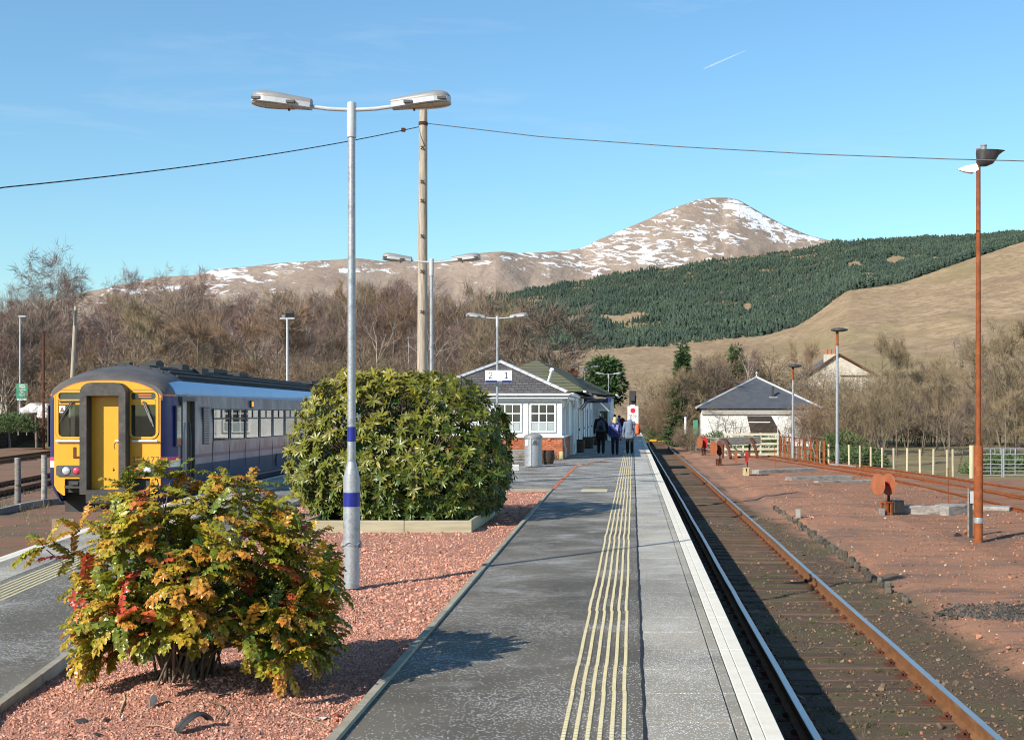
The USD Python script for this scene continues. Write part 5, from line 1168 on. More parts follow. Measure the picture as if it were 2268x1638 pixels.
# gangway with its recessed yellow door
GO = rounded(-.48, .98, .48, 3.36, .23).union(shapely.box(-.48, .98, .48, 2.6)); GI = shapely.box(-.335, 1.07, .335, 3.08)
obj('gangway', MB().prism(GO.difference(GI), .28, (0, 0, 0), XZ), 'gangway_steel', TR)
gi = shapely.box(-.345, 1.06, .345, 3.09); obj('gangway_lining', MB().prism(gi.difference(gi.buffer(-.014)), .26, (0, -.012, 0), XZ), 'train_dark', TR)
dr = obj('gangway_door', MB().b2((-.41, .0, 1.0), (.41, .04, 3.06)), 'train_yellow', TR)
obj('door_handle', MB().tube([(.18, -.02, 2.11), (.24, -.05, 2.11), (.33, -.05, 2.11)], .022, 8), 'handrail_white', dr)
obj('door_lock', MB().tube([(.12, .0, 1.47), (.135, -.01, 1.50), (.12, 0, 1.53)], .012, 6), 'dark_metal', dr)
a = np.linspace(math.pi * .5, math.pi * 1.15, 9); obj('door_recess', MB().tube(np.stack([.33 + .19 * np.cos(a), 0 * a - .002, 2.0 + .14 * np.sin(a)], 1), .007, 5), 'rubber_trim', dr)
# coupler, underframe, wheels
mb = MB(); mb.b2((-.9, .06, 1.0), (.9, .35, 1.28)); obj('buffer_beam', mb, 'train_dark', TR)
mb = MB(); mb.b2((-.86, -.12, 1.10), (-.5, .06, 1.16)); mb.b2((-.72, -.16, 1.17), (-.55, .06, 1.24), .01); obj('jumper_box', mb, 'gangway_steel', TR)
mb = MB(); mb.b2((-.28, -.48, .78), (.28, -.1, 1.05), .03); mb.tube([(0, -.1, .92), (0, .6, .92)], .1, 8); obj('coupler', mb, 'train_dark', TR)
mb = MB(); mb.b2((-1.1, .5, .55), (1.1, LEN, 1.0)); obj('underframe', mb, 'train_dark', TR)
for y in (2.9, 5.4, 17.6, 20.1):
    mb = MB()
    for s in (-1, 1): mb.lathe([(0, -.06), (.42, -.06), (.42, .06), (.45, .065), (.45, .09), (0, .09)], 24, (s * .75, y, .42), np.array([[0, 0, -s], [0, s, 0], [1, 0, 0]], float))
    mb.tube([(-.75, y, .42), (.75, y, .42)], .07, 8); obj('wheelset', mb, 'rust_dark', TR, smooth=30)
# cab and saloon insides
mb = MB(); mb.b2((.10, 1.62, 1.0), (1.25, 1.66, 3.1)); mb.b2((-1.25, 1.62, 1.0), (-.42, 1.66, 3.1)); obj('cab_wall', mb, 'cab_beige', TR)
mb = MB(); mb.b2((-.44, .1, 1.0), (-.40, 1.62, 3.05)); mb.b2((.40, .1, 1.0), (.44, 1.62, 3.05)); mb.b2((-.58, .6, 2.0), (-.5, .66, 3.0)); obj('cab_partition', mb, 'cab_beige', TR)
mb = MB(); mb.b2((.46, .25, 1.0), (1.1, .6, 2.1)); mb.b2((-1.1, .25, 1.0), (-.46, .6, 2.1)); obj('control_desk', mb, 'rubber_trim', TR)
mb = MB(); mb.b2((-1.28, .3, 1.02), (1.28, LEN - .1, 1.06)); obj('floor', mb, 'rubber_trim', TR)
st = MB(); 
for k in range(17):
    y = 3.6 + k * 1.05
    for s in (-1, 1): st.b2((s * .35, y, 1.5), (s * 1.22, y + .12, 2.42), .05); st.b2((s * .35, y - .45, 1.4), (s * 1.22, y, 1.55), .04)
obj('seats', st, 'interior_pale', TR)
mb = MB(); mb.b2((-1.1, 1.7, 3.28), (1.1, LEN - .1, 3.32)); obj('ceiling', mb, 'interior_pale', TR)
mb = MB(); mb.b2((-1.3, LEN - .06, .9), (1.3, LEN, 3.6)); obj('end_wall', mb, 'train_side', TR)

# ------------------------------------------------------------------ people walking away along the platform
def limb(m, a, b, ra, rb):
    s1 = trimesh.creation.icosphere(2, ra); s2 = trimesh.creation.icosphere(2, rb)
    v = np.vstack([s1.vertices + a, s2.vertices + b])
    return m + manifold3d.Manifold.hull_points([tuple(x) for x in v])
def body_mesh(bones, edge=.045, it=6):
    m = manifold3d.Manifold()
    for a, b, ra, rb in bones: m = limb(m, np.array(a, float), np.array(b, float), ra, rb)
    m = m.refine_to_length(edge).to_mesh(); t = trimesh.Trimesh(m.vert_properties[:, :3], m.tri_verts)
    t.merge_vertices(); trimesh.smoothing.filter_taubin(t, iterations=it); return (np.array(t.vertices), np.array(t.faces))
def person(lab, x, y, h, top, legs, hair, step=.14, sway=.03, turn=0.0, arms=(0, 0), slim=1.0, long_hair=False, shoes='cloth_black', coat=0.0, bald=False):
    """faces +y (away from the viewer); joints in metres for a 1.75 m adult"""
    t = thing('person', lab, 'person', (x, y, 0), turn); k = h / 1.75; S = lambda *p: tuple(np.array(p) * k)
    hipL, hipR = (-.09, 0, .90), (.09, 0, .90)
    kneeL, kneeR = (-.10, step * .6, .49), (.10, -step * .35, .48)
    ankL, ankR = (-.10, step * .7, .085), (.10, -step * 1.0, .10)
    shL, shR = (-.185 * slim, 0, 1.43), (.185 * slim, 0, 1.43)
    elL, elR = (-.25 * slim, -.03 + arms[0], 1.15), (.25 * slim, -.03 + arms[1], 1.15)
    wrL, wrR = (-.26 * slim, .06 + arms[0] * 1.6, .90), (.26 * slim, .06 + arms[1] * 1.6, .90)
    B = [((0, 0, 1.50), (0, .02, 1.56), .055, .058), ((0, .015, 1.635), (0, .035, 1.60), .098, .075), ((0, .06, 1.60), (0, .05, 1.55), .06, .045), ((0, .12, 1.615), (0, .10, 1.60), .016, .02), ((-.095, .02, 1.63), (-.10, .015, 1.60), .018, .014), ((.095, .02, 1.63), (.10, .015, 1.60), .018, .014),
         ((0, 0, 1.38), (0, 0, 1.0), .125, .12), (shL, (0, 0, 1.40), .06, .10), (shR, (0, 0, 1.40), .06, .10), (shL, elL, .052, .042), (shR, elR, .052, .042), (elL, wrL, .042, .028), (elR, wrR, .042, .028),
         (hipL, kneeL, .085, .058), (hipR, kneeR, .085, .058), (kneeL, ankL, .058, .04), (kneeR, ankR, .058, .04), ((0, 0, .97), hipL, .12, .09), ((0, 0, .97), hipR, .12, .09)]
    for s, w in ((-1, wrL), (1, wrR)):
        w = np.array(w); B.append((w, w + [0, .015, -.07], .028, .032))
        for j in range(4):
            a0 = w + [0, -.02 + j * .017, -.09]; B += [(a0, a0 + [-s * .004, .006, -.045 + .004 * abs(j - 1.5)], .0095, .009), (a0 + [-s * .004, .006, -.045], a0 + [-s * .02, .012, -.075 + .005 * abs(j - 1.5)], .009, .008)]
        B += [(w + [0, .03, -.03], w + [-s * .012, .055, -.065], .012, .01), (w + [-s * .012, .055, -.065], w + [-s * .02, .055, -.095], .01, .008)]
    sc = lambda L, g=0.0: [(S(*a), S(*b), (ra + g) * k, (rb + g) * k) for a, b, ra, rb in L]
    obj('body', body_mesh(sc(B), .03, 4), 'skin', t, smooth=True)
    J = [((0, -.01, 1.40), (0, -.005, 1.02), .15 * slim, .15 * slim), (shL, (0, -.01, 1.40), .072, .125), (shR, (0, -.01, 1.40), .072, .125), (shL, (-.11, 0, 1.05), .075, .10), (shR, (.11, 0, 1.05), .075, .10), (shL, elL, .070, .060), (shR, elR, .070, .060), (elL, wrL, .060, .046), (elR, wrR, .060, .046),
         ((-.10, -.005, 1.0), (-.11, -.005, .84 - coat), .125, .12 + coat * .06), ((.10, -.005, 1.0), (.11, -.005, .84 - coat), .125, .12 + coat * .06), ((-.05, 0, .9), (.05, 0, .9), .14, .14), ((0, -.01, 1.48), (0, 0, 1.45), .075, .09)]
    if coat: J.append(((-.10, 0, .84 - coat), (.10, 0, .84 - coat), .13, .13))
    obj('jacket', body_mesh(sc(J), .04, 5), top, t, smooth=True)
    T = [((-.07, 0, .93), hipL, .135, .11), ((.07, 0, .93), hipR, .135, .11), (hipL, kneeL, .105, .075), (hipR, kneeR, .105, .075), (kneeL, (ankL[0], ankL[1], .09), .075, .066), (kneeR, (ankR[0], ankR[1], .10), .075, .066)]
    obj('trousers', body_mesh(sc(T), .04, 4), legs, t, smooth=True)
    for a in (ankL, ankR):
        z = .045; obj('shoe', body_mesh(sc([((a[0], a[1] - .05, z), (a[0] + .01 * np.sign(a[0]), a[1] + .15, z - .008), .045, .036), ((a[0], a[1] - .03, .10), (a[0], a[1] + .02, .06), .046, .045)]), .03, 3), shoes, t, smooth=True)
    Hh = [((0, -.012, 1.66), (0, .02, 1.672), .105, .092), ((0, -.035, 1.62), (0, -.03, 1.58), .088, .066)]
    if bald: Hh = [((-.07, -.03, 1.60), (.07, -.03, 1.60), .055, .055), ((0, -.05, 1.60), (0, -.02, 1.665), .06, .088)]
    if long_hair: Hh += [((0, -.04, 1.62), (0, -.07, 1.45), .10, .085), ((-.06, -.03, 1.6), (-.08, -.05, 1.47), .06, .045), ((.06, -.03, 1.6), (.08, -.05, 1.47), .06, .045)]
    obj('hair', body_mesh(sc(Hh), .03, 3), hair, t, smooth=True)
    return t
def rucksack(lab, x, y, z, w, d, h, m, turn=0.0, trim='cloth_black'):
    t = thing('rucksack', lab, 'rucksack', (x, y, z), turn)
    obj('sack', body_mesh([((-w * .25, 0, h * .2), (w * .25, 0, h * .2), d * .5, d * .5), ((-w * .22, 0, h * .2), (-w * .18, 0, h * .75), d * .5, d * .42), ((w * .22, 0, h * .2), (w * .18, 0, h * .75), d * .5, d * .42), ((0, 0, h * .8), (0, .02, h * .9), d * .45, d * .35)], .03, 4), m, t, smooth=True)
    obj('pocket', body_mesh([((-w * .16, -d * .42, h * .25), (w * .16, -d * .42, h * .25), d * .22, d * .22), ((-w * .12, -d * .38, h * .45), (w * .12, -d * .38, h * .45), d * .2, d * .2)], .03, 3), trim, t, smooth=True)
    mb = MB()
    for s in (-1, 1): mb.tube([(s * w * .3, d * .3, h * .15), (s * w * .42, d * .85, h * .45), (s * w * .36, d * 1.1, h * .85), (s * w * .3, d * .5, h * .98)], .018, 6)
    obj('strap', mb, trim, t)
q = at(1330.5, 1004); P1 = q; person('person in black walking with a slate grey rucksack nearest the station wall', q[0], q[1], 1.84, 'cloth_black', 'cloth_black', 'hair_dark', .16, slim=1.1, coat=.10)
rucksack('slate grey rucksack on the back of the person in black', q[0] + .0, q[1] - .24, 1.02, .40, .24, .48, 'cloth_slate')
q = at(1361.5, 1006); person('person with long blond hair and a navy top with a lilac collar panel', q[0], q[1], 1.67, 'cloth_navy', 'cloth_black', 'hair_blond', .05, long_hair=True, arms=(.02, -.02), slim=1.05)
t_p = stage.GetPrimAtPath('/World/person_001')
mb = MB(); P = [(-.17, -.150, 1.40), (.17, -.150, 1.40), (.14, -.178, 1.08)]; mb.add([np.array(p) * 1.67 / 1.75 for p in P] + [np.array(p) * 1.67 / 1.75 + [0, .02, 0] for p in P], [(0, 1, 2), (3, 5, 4), (0, 3, 4), (0, 4, 1), (1, 4, 5), (1, 5, 2), (2, 5, 3), (2, 3, 0)]); obj('collar_panel', mb, 'cloth_lilac', t_p)
q = at(1394, 1004); person('white haired person in a grey jacket walking by the yellow lines', q[0], q[1], 1.71, 'cloth_grey', 'cloth_black', 'hair_white', .10, bald=True, slim=1.12, arms=(-.03, .03), coat=.05)
rucksack('dark rucksack with a bright orange pocket hung at the right side of the grey jacket', q[0] + .36, q[1] - .06, .86, .26, .20, .50, 'cloth_orange', 1.2, 'cloth_black')
person('distant person in a bright blue jacket beyond the blond haired person', px(1371, 0, 84)[0], 84.0, 1.72, 'cloth_blue', 'cloth_lilac', 'hair_dark', .14)
rucksack('maroon rucksack on the distant person in the blue jacket', px(1377.5, 0, 83.7)[0], 83.7, 1.02, .40, .26, .50, 'cloth_maroon')
person('distant person in a maroon jacket left of the blue one', px(1361, 0, 88)[0], 88.0, 1.76, 'cloth_maroon', 'cloth_slate', 'hair_dark', .1)

# ------------------------------------------------------------------ stop board and signal at the end of the platform
Y = 112.0; c0, c1 = px(1389.5, 899, Y), px(1413, 960, Y)
t = thing('stop_board', 'tall white stop board with a red disc and the word Stop at the platform end', 'sign')
obj('board', MB().b2((c0[0], Y - .03, .15), (c1[0], Y + .03, c0[2])), 'sign_white', t)
mx = (c0[0] + c1[0]) / 2; w = c1[0] - c0[0]
obj('red_disc', MB().lathe([(0, 0), (w * .25, 0), (w * .25, .01), (0, .01)], 26, (mx, Y - .031, c0[2] - w * .42), XZ), 'sign_red', t)
letters('Stop', .25, (mx, Y - .032, c0[2] - w * 1.02), 'sign_ink', t, width=w * .74, bold=True)
for k, s in enumerate(('Obtain token and', 'permission to', 'proceed')): letters(s, .085, (mx, Y - .032, c0[2] - w * 1.25 - k * .15), 'sign_ink', t, width=w * (.62 if k == 0 else .5 if k == 1 else .36))
mb = MB(); mb.b2((c0[0] + .1, Y + .03, 0), (c0[0] + .2, Y + .12, .5)); mb.b2((c1[0] - .2, Y + .03, 0), (c1[0] - .1, Y + .12, .5)); obj('leg', mb, 'grey_paint', t)
t = thing('railway_signal', 'black signal head with a grey hood standing on a post behind the stop board', 'signal')
h0, h1 = px(1393, 865, Y), px(1408.5, 897, Y)
obj('back_plate', MB().b2((h0[0], Y + .2, h1[2]), (h1[0], Y + .3, h0[2]), .03), 'train_dark', t)
obj('hood', MB().b2((h0[0] + .07, Y - .05, h1[2] + .35), (h1[0] - .07, Y + .2, h1[2] + .95), .06), 'dark_metal', t)
obj('lens', MB().lathe([(0, 0), (.13, 0), (.11, .04), (0, .06)], 18, ((h0[0] + h1[0]) / 2, Y + .19, h1[2] + .2), XZ), 'train_dark', t)
obj('plate', MB().b2((h0[0] + .1, Y + .1, h1[2] - .13), (h1[0] - .12, Y + .16, h1[2] + .03)), 'sign_white', t); obj('post', MB().b2((mx - .06, Y + .3, 0), (mx + .06, Y + .42, h0[2] - .3)), 'dark_metal', t)
# yellow point fittings in the far track
q = px(1437, 968, 118); t = thing('point_cover', 'bright yellow fitting on the far points of the main line', 'track fitting', (q[0] + .4, 118, RAIL + .02)); obj('box', MB().box((0, 0, .12), (.7, .5, .22), chamfer=.05), 'train_yellow', t); obj('rod', MB().tube([(.3, 0, .08), (1.9, .1, .08)], .05, 6), 'train_yellow', t)

# ------------------------------------------------------------------ left hand side: posts, timber kerb, wall, sign, lamps
LZ = -1.02
def gl(x, y): return at(x, y, LZ)
for x, yb, yt, w_, lab in ((39, 1115, 1014, .095, 'round grey wooden post, left one of two beside the siding'), (97.5, 1107, 1008, .095, 'round grey wooden post, right one of two, next to the train')):
    q = gl(x, yb); h = px(0, yt, q[1])[2] - LZ
    t = thing('wooden_post', lab, 'post', (q[0], q[1], LZ)); obj('shaft', MB().tube([(0, 0, -.1), (.01, 0, h * .5), (0, 0, h)], [w_, w_ * .97, w_ * .94], 14), 'old_timber', t, smooth=40); obj('cap', MB().lathe([(w_ * .95, h), (w_ * .8, h + .015), (0, h + .02)], 14), 'old_timber', t)
def gl3(x, y): return gl(x, y)
t = thing('timber_kerb', 'old dark timber kerb on the ground below the two wooden posts', 'timber edging')
for a, c in (((-10, 1140), (38, 1128)), ((40, 1127), (90, 1118)), ((92, 1117), (150, 1112))):
    p, q = gl(*a), gl(*c); p[2] = q[2] = LZ + .06; obj('timber', MB().beam(p, q, .16, .2, .02), 'old_timber', t)
q = px(140, 1147, 24.6); t = thing('trackside_plate', 'flat brown board standing on edge before the train, half hidden by the red leaved shrub', 'board', (q[0], 24.6, -.75))
obj('board', MB().b2((-.22, -.02, 0), (.22, .02, .45)), 'plate_brown', t); obj('wing', MB().b2((.22, -.06, -.12), (.5, -.02, .30)), 'plate_brown', t); obj('stay', MB().b2((-.05, .02, -.3), (.05, .1, .2)), 'train_dark', t)
# old stone platform wall across the siding, in line with the curve
wall = thing('stone_wall', 'long dark stone wall of an old platform across the left hand siding', 'wall'); r = np.random.default_rng(21)
WA, WB = np.array([-50.5, 86.0]), np.array([-66.0, 150.0]); wd = (WB - WA) / np.linalg.norm(WB - WA); wn = np.array([wd[1], -wd[0]])
wl_ = np.linalg.norm(WB - WA)
core_ = [(*(WA - wn * .5), -1.3), (*(WB - wn * .5), -1.3)]
mb = MB().box((*((WA + WB) / 2 - wn * .35), -.35), (.6, wl_, 1.8), rotz(math.atan2(wd[1], wd[0]) - math.pi / 2)); obj('core', mb, 'stone_wall', wall)
for row in range(5):
    s = 0.0
    while s < 30:
        l = r.uniform(.45, 1.0); c = WA + wd * (s + l / 2) - wn * (.06 - r.uniform(0, .04)); obj('stone', MB().box((*c, -1.1 + row * .34 + .17), (.14, l - .03, .32), rotz(math.atan2(wd[1], wd[0]) - math.pi / 2 + r.normal(0, .01)), chamfer=.03), 'stone_wall', wall); s += l
# sign on the bank
Y = 103.0; a, c = px(36.5, 849, Y), px(61.8, 886.5, Y)
t = thing('green_sign', 'green sign with white lettering on two legs on the far left bank', 'sign')
obj('board', MB().b2((a[0], Y - .03, c[2]), (c[0], Y + .03, a[2])), 'sign_green', t); m_ = (a[0] + c[0]) / 2; hh = a[2] - c[2]
for k, (s, wd_) in enumerate((('STATION', .52), ('TEAROOM', .56), ('Tea & Coffee', .6), ('Snacks', .36), ('Light Meals', .55), ('Takeaway', .5))):
    letters(s, .085 if k > 1 else .12, (m_ + (.03 if k > 1 else 0), Y - .032, a[2] - .2 - k * .155 - (.05 if k > 1 else 0)), 'sign_white', t, width=wd_ * (c[0] - a[0]), bold=True)
obj('strip', MB().b2((a[0] + .08, Y - .036, c[2] + .04), (c[0] - .08, Y - .031, c[2] + .13)), 'sign_white', t)
mb = MB()
for x in (a[0] + .12, c[0] - .12): mb.b2((x - .03, Y + .03, 0), (x + .03, Y + .09, a[2]))
obj('leg', mb, 'grey_paint', t)
def bag(lab, x, y, Y, s, seed):
    q = px(x, y, Y); t = thing('builders_bag', lab, 'bag', tuple(q)); r = np.random.default_rng(seed)
    m = trimesh.creation.icosphere(3, 1.0); v = np.array(m.vertices) * s; v *= (0.8 + .45 * meshkit.fbm(np.array(m.vertices) * 2.2 + seed, 4))[:, None]; v[:, 2] = np.maximum(v[:, 2], -s[2] * .5); obj('sack', (v, np.array(m.faces)), 'bag_white', t, smooth=True)
    mb = MB()
    for k in range(3): a_ = r.uniform(0, 6.28); p = np.array([math.cos(a_) * s[0] * .6, math.sin(a_) * s[1] * .5, s[2] * .7]); mb.tube([p, p + [.1, 0, .16], p + [.25, .05, .02]], .03, 5)
    obj('loop', mb, 'bag_white', t)
bag('heap of white builders bags on the bank right of the green sign', 84, 907, 101, np.array([1.15, .8, .55]), 3); bag('second white builders bag lying lower on the same heap', 66, 911, 101.5, np.array([.75, .6, .45]), 8); bag('white builders bag half hidden by the left edge of the train', 104, 915, 100, np.array([.75, .6, .75]), 5)
def thin_lamp(lab, x, yt, Y, zb, r0=.075, flood=False):
    q = px(x, yt, Y); t = thing('street_lamp', lab, 'lamp post', (q[0], Y, zb)); h = q[2] - zb
    obj('pole', MB().lathe([(0, 0), (r0 * 1.3, 0), (r0 * 1.3, 1.2), (r0, 1.3), (r0 * .8, h), (0, h)], 12), 'pale_paint', t, smooth=30)
    if flood:
        R = np.array([[1, 0, 0], [0, .7, -.71], [0, .71, .7]]); obj('crossbar', MB().b2((-.45, -.05, h - .04), (.45, .05, h + .04)), 'pale_paint', t)
        obj('floodlight', MB().box((.16, 0, h + .28), (.52, .22, .42), R, chamfer=.04), 'dark_metal', t); obj('floodlight_glass', MB().box((.16, -.08, h + .20), (.44, .02, .34), R), 'dark_pane', t); obj('bracket', MB().b2((-.3, -.1, h + .05), (-.1, .1, h + .2), .03), 'grey_paint', t)
    else: obj('lantern', MB().b2((-.12, -.14, h - .02), (.55, .14, h + .12), .04), 'pale_paint', t)
thin_lamp('slim white street lamp behind the green sign', 44.5, 702, 106, .5, .075)
thin_lamp('pale pole with a black floodlight rising behind the train roof', 636, 705, 76, -1, .085, True)
t = thin_lamp('small white street lamp in the wood left of the telegraph pole', 904.5, 749, 112, 0, .06)
q = px(96.5, 737, 99); t = thing('signal_post', 'thin dark red iron post on the left bank', 'post', (q[0], 99, -1)); obj('shaft', MB().lathe([(0, 0), (.11, 0), (.09, q[2] + 1), (0, q[2] + 1)], 10), 'rust_dark', t); obj('cap', MB().lathe([(0, 0), (.14, 0), (.14, .18), (0, .25)], 10, (0, 0, q[2] + .95)), 'rust_dark', t)
q0, q1 = px(159, 860, 88), px(168, 678, 88); t = thing('leaning_pole', 'leaning grey wooden pole standing behind the train front', 'pole', (0, 0, 0)); g_ = q0 + (q0 - q1) * .35
obj('shaft', MB().tube([g_, q0, q1], [.16, .15, .125], 14), 'weathered_pole', t, smooth=40); obj('bracket', MB().b2(q1 + [-.06, -.22, -1.4], q1 + [.06, -.14, -.3]), 'dark_metal', t)
A_ = px(168, 700, 88); t = thing('overhead_wire', 'thin dark wire crossing in front of the left hand wood', 'wire'); pts = [px(-60, 738, 96), px(96, 738, 98.5), px(330, 760, 93), px(560, 781, 88), px(760, 793, 84)]
obj('cable', MB().tube(np.array(pts), .016, 4), 'wire', t)

# ------------------------------------------------------------------ hills and mountain, each a sheet standing at its own distance
SKY_M = prof([(-1600, 760), (-900, 700), (-500, 730), (-200, 712), (0, 692), (60, 682), (130, 662), (250, 634), (350, 613), (430, 610), (455, 603), (480, 596), (560, 591), (620, 584), (700, 577), (790, 573), (850, 581), (930, 583), (1000, 575), (1060, 562), (1110, 558), (1150, 561), (1200, 558), (1250, 555), (1290, 548), (1340, 525), (1400, 497), (1450, 476), (1500, 457), (1540, 444), (1575, 438.5), (1610, 438), (1632, 441), (1660, 456), (1690, 475), (1740, 502), (1790, 521), (1840, 533), (1950, 556), (2200, 600), (2600, 660), (4200, 760)])
DIST_M = prof([(-1600, 2600), (0, 3000), (400, 3300), (1100, 3900), (1600, 5000), (2300, 5200), (4200, 5200)])
def hill_sheet(us, vs, fn):
    U, V = np.meshgrid(us, vs, indexing='ij'); return fn(U, V)
def mountain(U, V):
    """V from 0 (foot) to 1 (skyline), then on to 1.3 behind it"""
    Yk = DIST_M(U); Y0 = Yk * 0.52; Y = Y0 + (Yk - Y0) * V
    ys = SKY_M(U); k = np.clip(V, 0, 1); e = 905 - (905 - ys) * (k ** 1.25)
    e = np.where(V > 1, ys + (V - 1) * 900, e)
    X = (U - CX) / K * Y; Z = HC + (CY - e) * Y / K
    n = (meshkit.fbm(np.stack([X / 420, Y / 420, 0 * X], -1), 6, 31) - .5) * 2; g = (np.abs(meshkit.fbm(np.stack([X / 160, Y / 420, 0 * X + 4], -1), 5, 33) - .5)) * 2
    Z = Z + (n * 46 - g * 60 + 8) * np.clip(1 - np.abs(V - .62) / .42, 0, 1) + n * 5 * np.clip(V, 0, 1)
    return np.stack([X, Y, Z], -1)
us = np.concatenate([np.linspace(-1600, -120, 40), np.arange(-112, 2300, 5.0), np.linspace(2310, 4200, 40)]); vs = np.concatenate([np.linspace(0, 1, 130), np.linspace(1.02, 1.35, 12)])
rawmat('mountain', {'g': ('geometry', {}), 'sx': ('separate_xyz', {}), 'mp': ('mapping', {'scale': (.001, .001, .001)}), 'mp2': ('mapping', {'scale': (.0012, .0008, .0030), 'rotation': (0, .62, 0)}),
    'n1': ('noise_texture', {'scale': 6.0, 'detail': 8.0, 'roughness': .65}), 'n2': ('noise_texture', {'scale': 15.0, 'detail': 9.0, 'roughness': .68, 'distortion': .8}), 'n3': ('noise_texture', {'scale': 60.0, 'detail': 5.0, 'roughness': .7}),
    'nx': ('separate_xyz', {}), 'r1': ('map_range', {'from_min': .35, 'from_max': .65, 'to_min': 0, 'to_max': 1, 'clamp': True}), 'm1': ('mix_color', {'a': (.345, .268, .205), 'b': (.255, .192, .15)}), 'r3': ('map_range', {'from_min': .5, 'from_max': .7, 'to_min': 0, 'to_max': .55, 'clamp': True}), 'm3': ('mix_color', {'b': (.155, .125, .11)}),
    'alt': ('map_range', {'from_min': 200., 'from_max': 760., 'to_min': .0, 'to_max': .02}), 'at': ('attribute', {'attribute': 'tint'}), 'asp': ('math', {'math_type': 'multiply', 'value2': 1.0}), 'a1': ('math', {'math_type': 'add'}), 'a2': ('math', {'math_type': 'add'}), 'rs': ('map_range', {'from_min': .538, 'from_max': .588, 'to_min': 0, 'to_max': 1, 'clamp': True}), 'ms': ('mix_color', {'b': (.74, .76, .79)}),
    'n4': ('noise_texture', {'scale': 1.5, 'detail': 4.0}), 'n4m': ('math', {'math_type': 'multiply_add', 'value2': .4, 'value3': -.20}), 'a3': ('math', {'math_type': 'add'}), 'b': ('bump', {'strength': .8, 'distance': 6.0}), 'p': ('principled_bsdf', {'roughness': .95, 'specular_ior_level': .1})},
    [('g.position', 'mp.vector'), ('g.position', 'mp2.vector'), ('mp.vector', 'n1.vector'), ('mp2.vector', 'n2.vector'), ('mp.vector', 'n3.vector'), ('mp.vector', 'n4.vector'), ('g.position', 'sx.vector'), ('g.normal', 'nx.vector'),
     ('n1.fac', 'r1.value'), ('r1.result', 'm1.fac'), ('m1.result', 'm3.a'), ('n3.fac', 'r3.value'), ('r3.result', 'm3.fac'), ('sx.z', 'alt.value'), ('at.fac', 'asp.value1'), ('n2.fac', 'a1.value1'), ('alt.result', 'a1.value2'), ('a1.value', 'a2.value1'), ('asp.value', 'a2.value2'),
     ('n4.fac', 'n4m.value1'), ('a2.value', 'a3.value1'), ('n4m.value', 'a3.value2'), ('a3.value', 'rs.value'), ('rs.result', 'ms.fac'), ('m3.result', 'ms.a'), ('ms.result', 'p.base_color'), ('n3.fac', 'b.height'), ('b.normal', 'p.normal')], 'p.BSDF')
PM = hill_sheet(us, vs, mountain)
ud = CX + PM[..., 0] / PM[..., 1] * K; ed = CY - (PM[..., 2] - HC) * K / PM[..., 1]
lie = np.full(ud.shape, -.066)                                     # where the snow has lain longest
for a_, b_, sa, sb, w_ in ((1640, 466, 45, 20, .22), (1700, 500, 50, 18, .16), (1600, 520, 45, 16, .13), (1765, 527, 50, 10, .14), (1545, 448, 50, 5, .12), (1395, 512, 60, 9, .10), (1480, 470, 40, 7, .08), (1500, 560, 120, 26, .055), (1340, 560, 80, 20, .06), (1150, 572, 160, 16, .085), (900, 592, 160, 12, .08), (700, 594, 150, 20, .105), (520, 608, 90, 18, .11), (300, 640, 120, 16, .085), (60, 694, 80, 8, .12)):
    lie += w_ * np.exp(-((ud - a_ - (ed - b_) * 1.2) / sa) ** 2 - ((ed - b_) / sb) ** 2)
obj('snowy_mountain', MB().grid(PM), 'mountain', smooth=True, kind='structure', tint=np.repeat(lie.reshape(-1, 1), 3, 1))

# right hand hill: foot at 170 m, forest edge at 1300 m, forest skyline at 2500 m
F_SKY = prof([(-600, 900), (300, 890), (700, 800), (900, 735), (1000, 690), (1090, 652), (1150, 645), (1200, 637), (1300, 619), (1400, 602), (1500, 589), (1600, 574), (1700, 560), (1800, 547), (1850, 540), (1950, 530), (2050, 525), (2150, 523), (2267, 519), (2600, 500), (3400, 470), (5200, 430)])
F_LOW = prof([(-600, 903), (300, 900), (700, 860), (900, 810), (1100, 782), (1220, 775), (1350, 773), (1480, 767), (1560, 757), (1640, 747), (1700, 737), (1760, 722), (1800, 702), (1850, 664), (1880, 644), (1920, 639), (2000, 625), (2080, 598), (2150, 573), (2267, 538), (2600, 470), (3400, 380), (5200, 300)])
def hill(U, V):
    """V 0..1 foot to forest edge, 1..2 to the skyline, beyond 2 it falls away"""
    Y = np.where(V < 1, 172 * (1300 / 172) ** np.clip(V, 0, 1), np.where(V < 2, 1300 + 1250 * (V - 1), 2550 + (V - 2) * 900))
    lo, sk = F_LOW(U), np.minimum(F_SKY(U), F_LOW(U) - 2)
    foot = np.interp(U, [-600, 1200, 1400, 1700, 2267, 5200], [917, 922, 925, 920, 905, 880])
    k = np.clip(V, 0, 1); b_ = 18 * np.sin(k * np.pi) * np.clip((U - 1200) / 500, 0, 1)
    e = np.where(V < 1, foot + (lo - foot) * (k ** 1.6) + b_ * .5, np.where(V < 2, lo + (sk - lo) * np.clip(V - 1, 0, 1) ** .92, sk + (V - 2) * 150))
    X = (U - CX) / K * Y; Z = HC + (CY - e) * Y / K
    n = meshkit.fbm(np.stack([X / 70, Y / 110, 0 * X], -1), 5, 41) - .5; n2 = meshkit.fbm(np.stack([X / 16, Y / 30, 0 * X], -1), 4, 42) - .5
    Z = Z + (n * np.clip(Y / 60, 0, 24) * .9 + n2 * np.clip(Y / 250, .4, 3)) * np.where(V < 1, np.sin(np.pi * np.clip(V, 0.02, 1) ** .8) ** .5, np.clip(2 - V, 0, .3))
    return np.stack([X, Y, Z], -1)
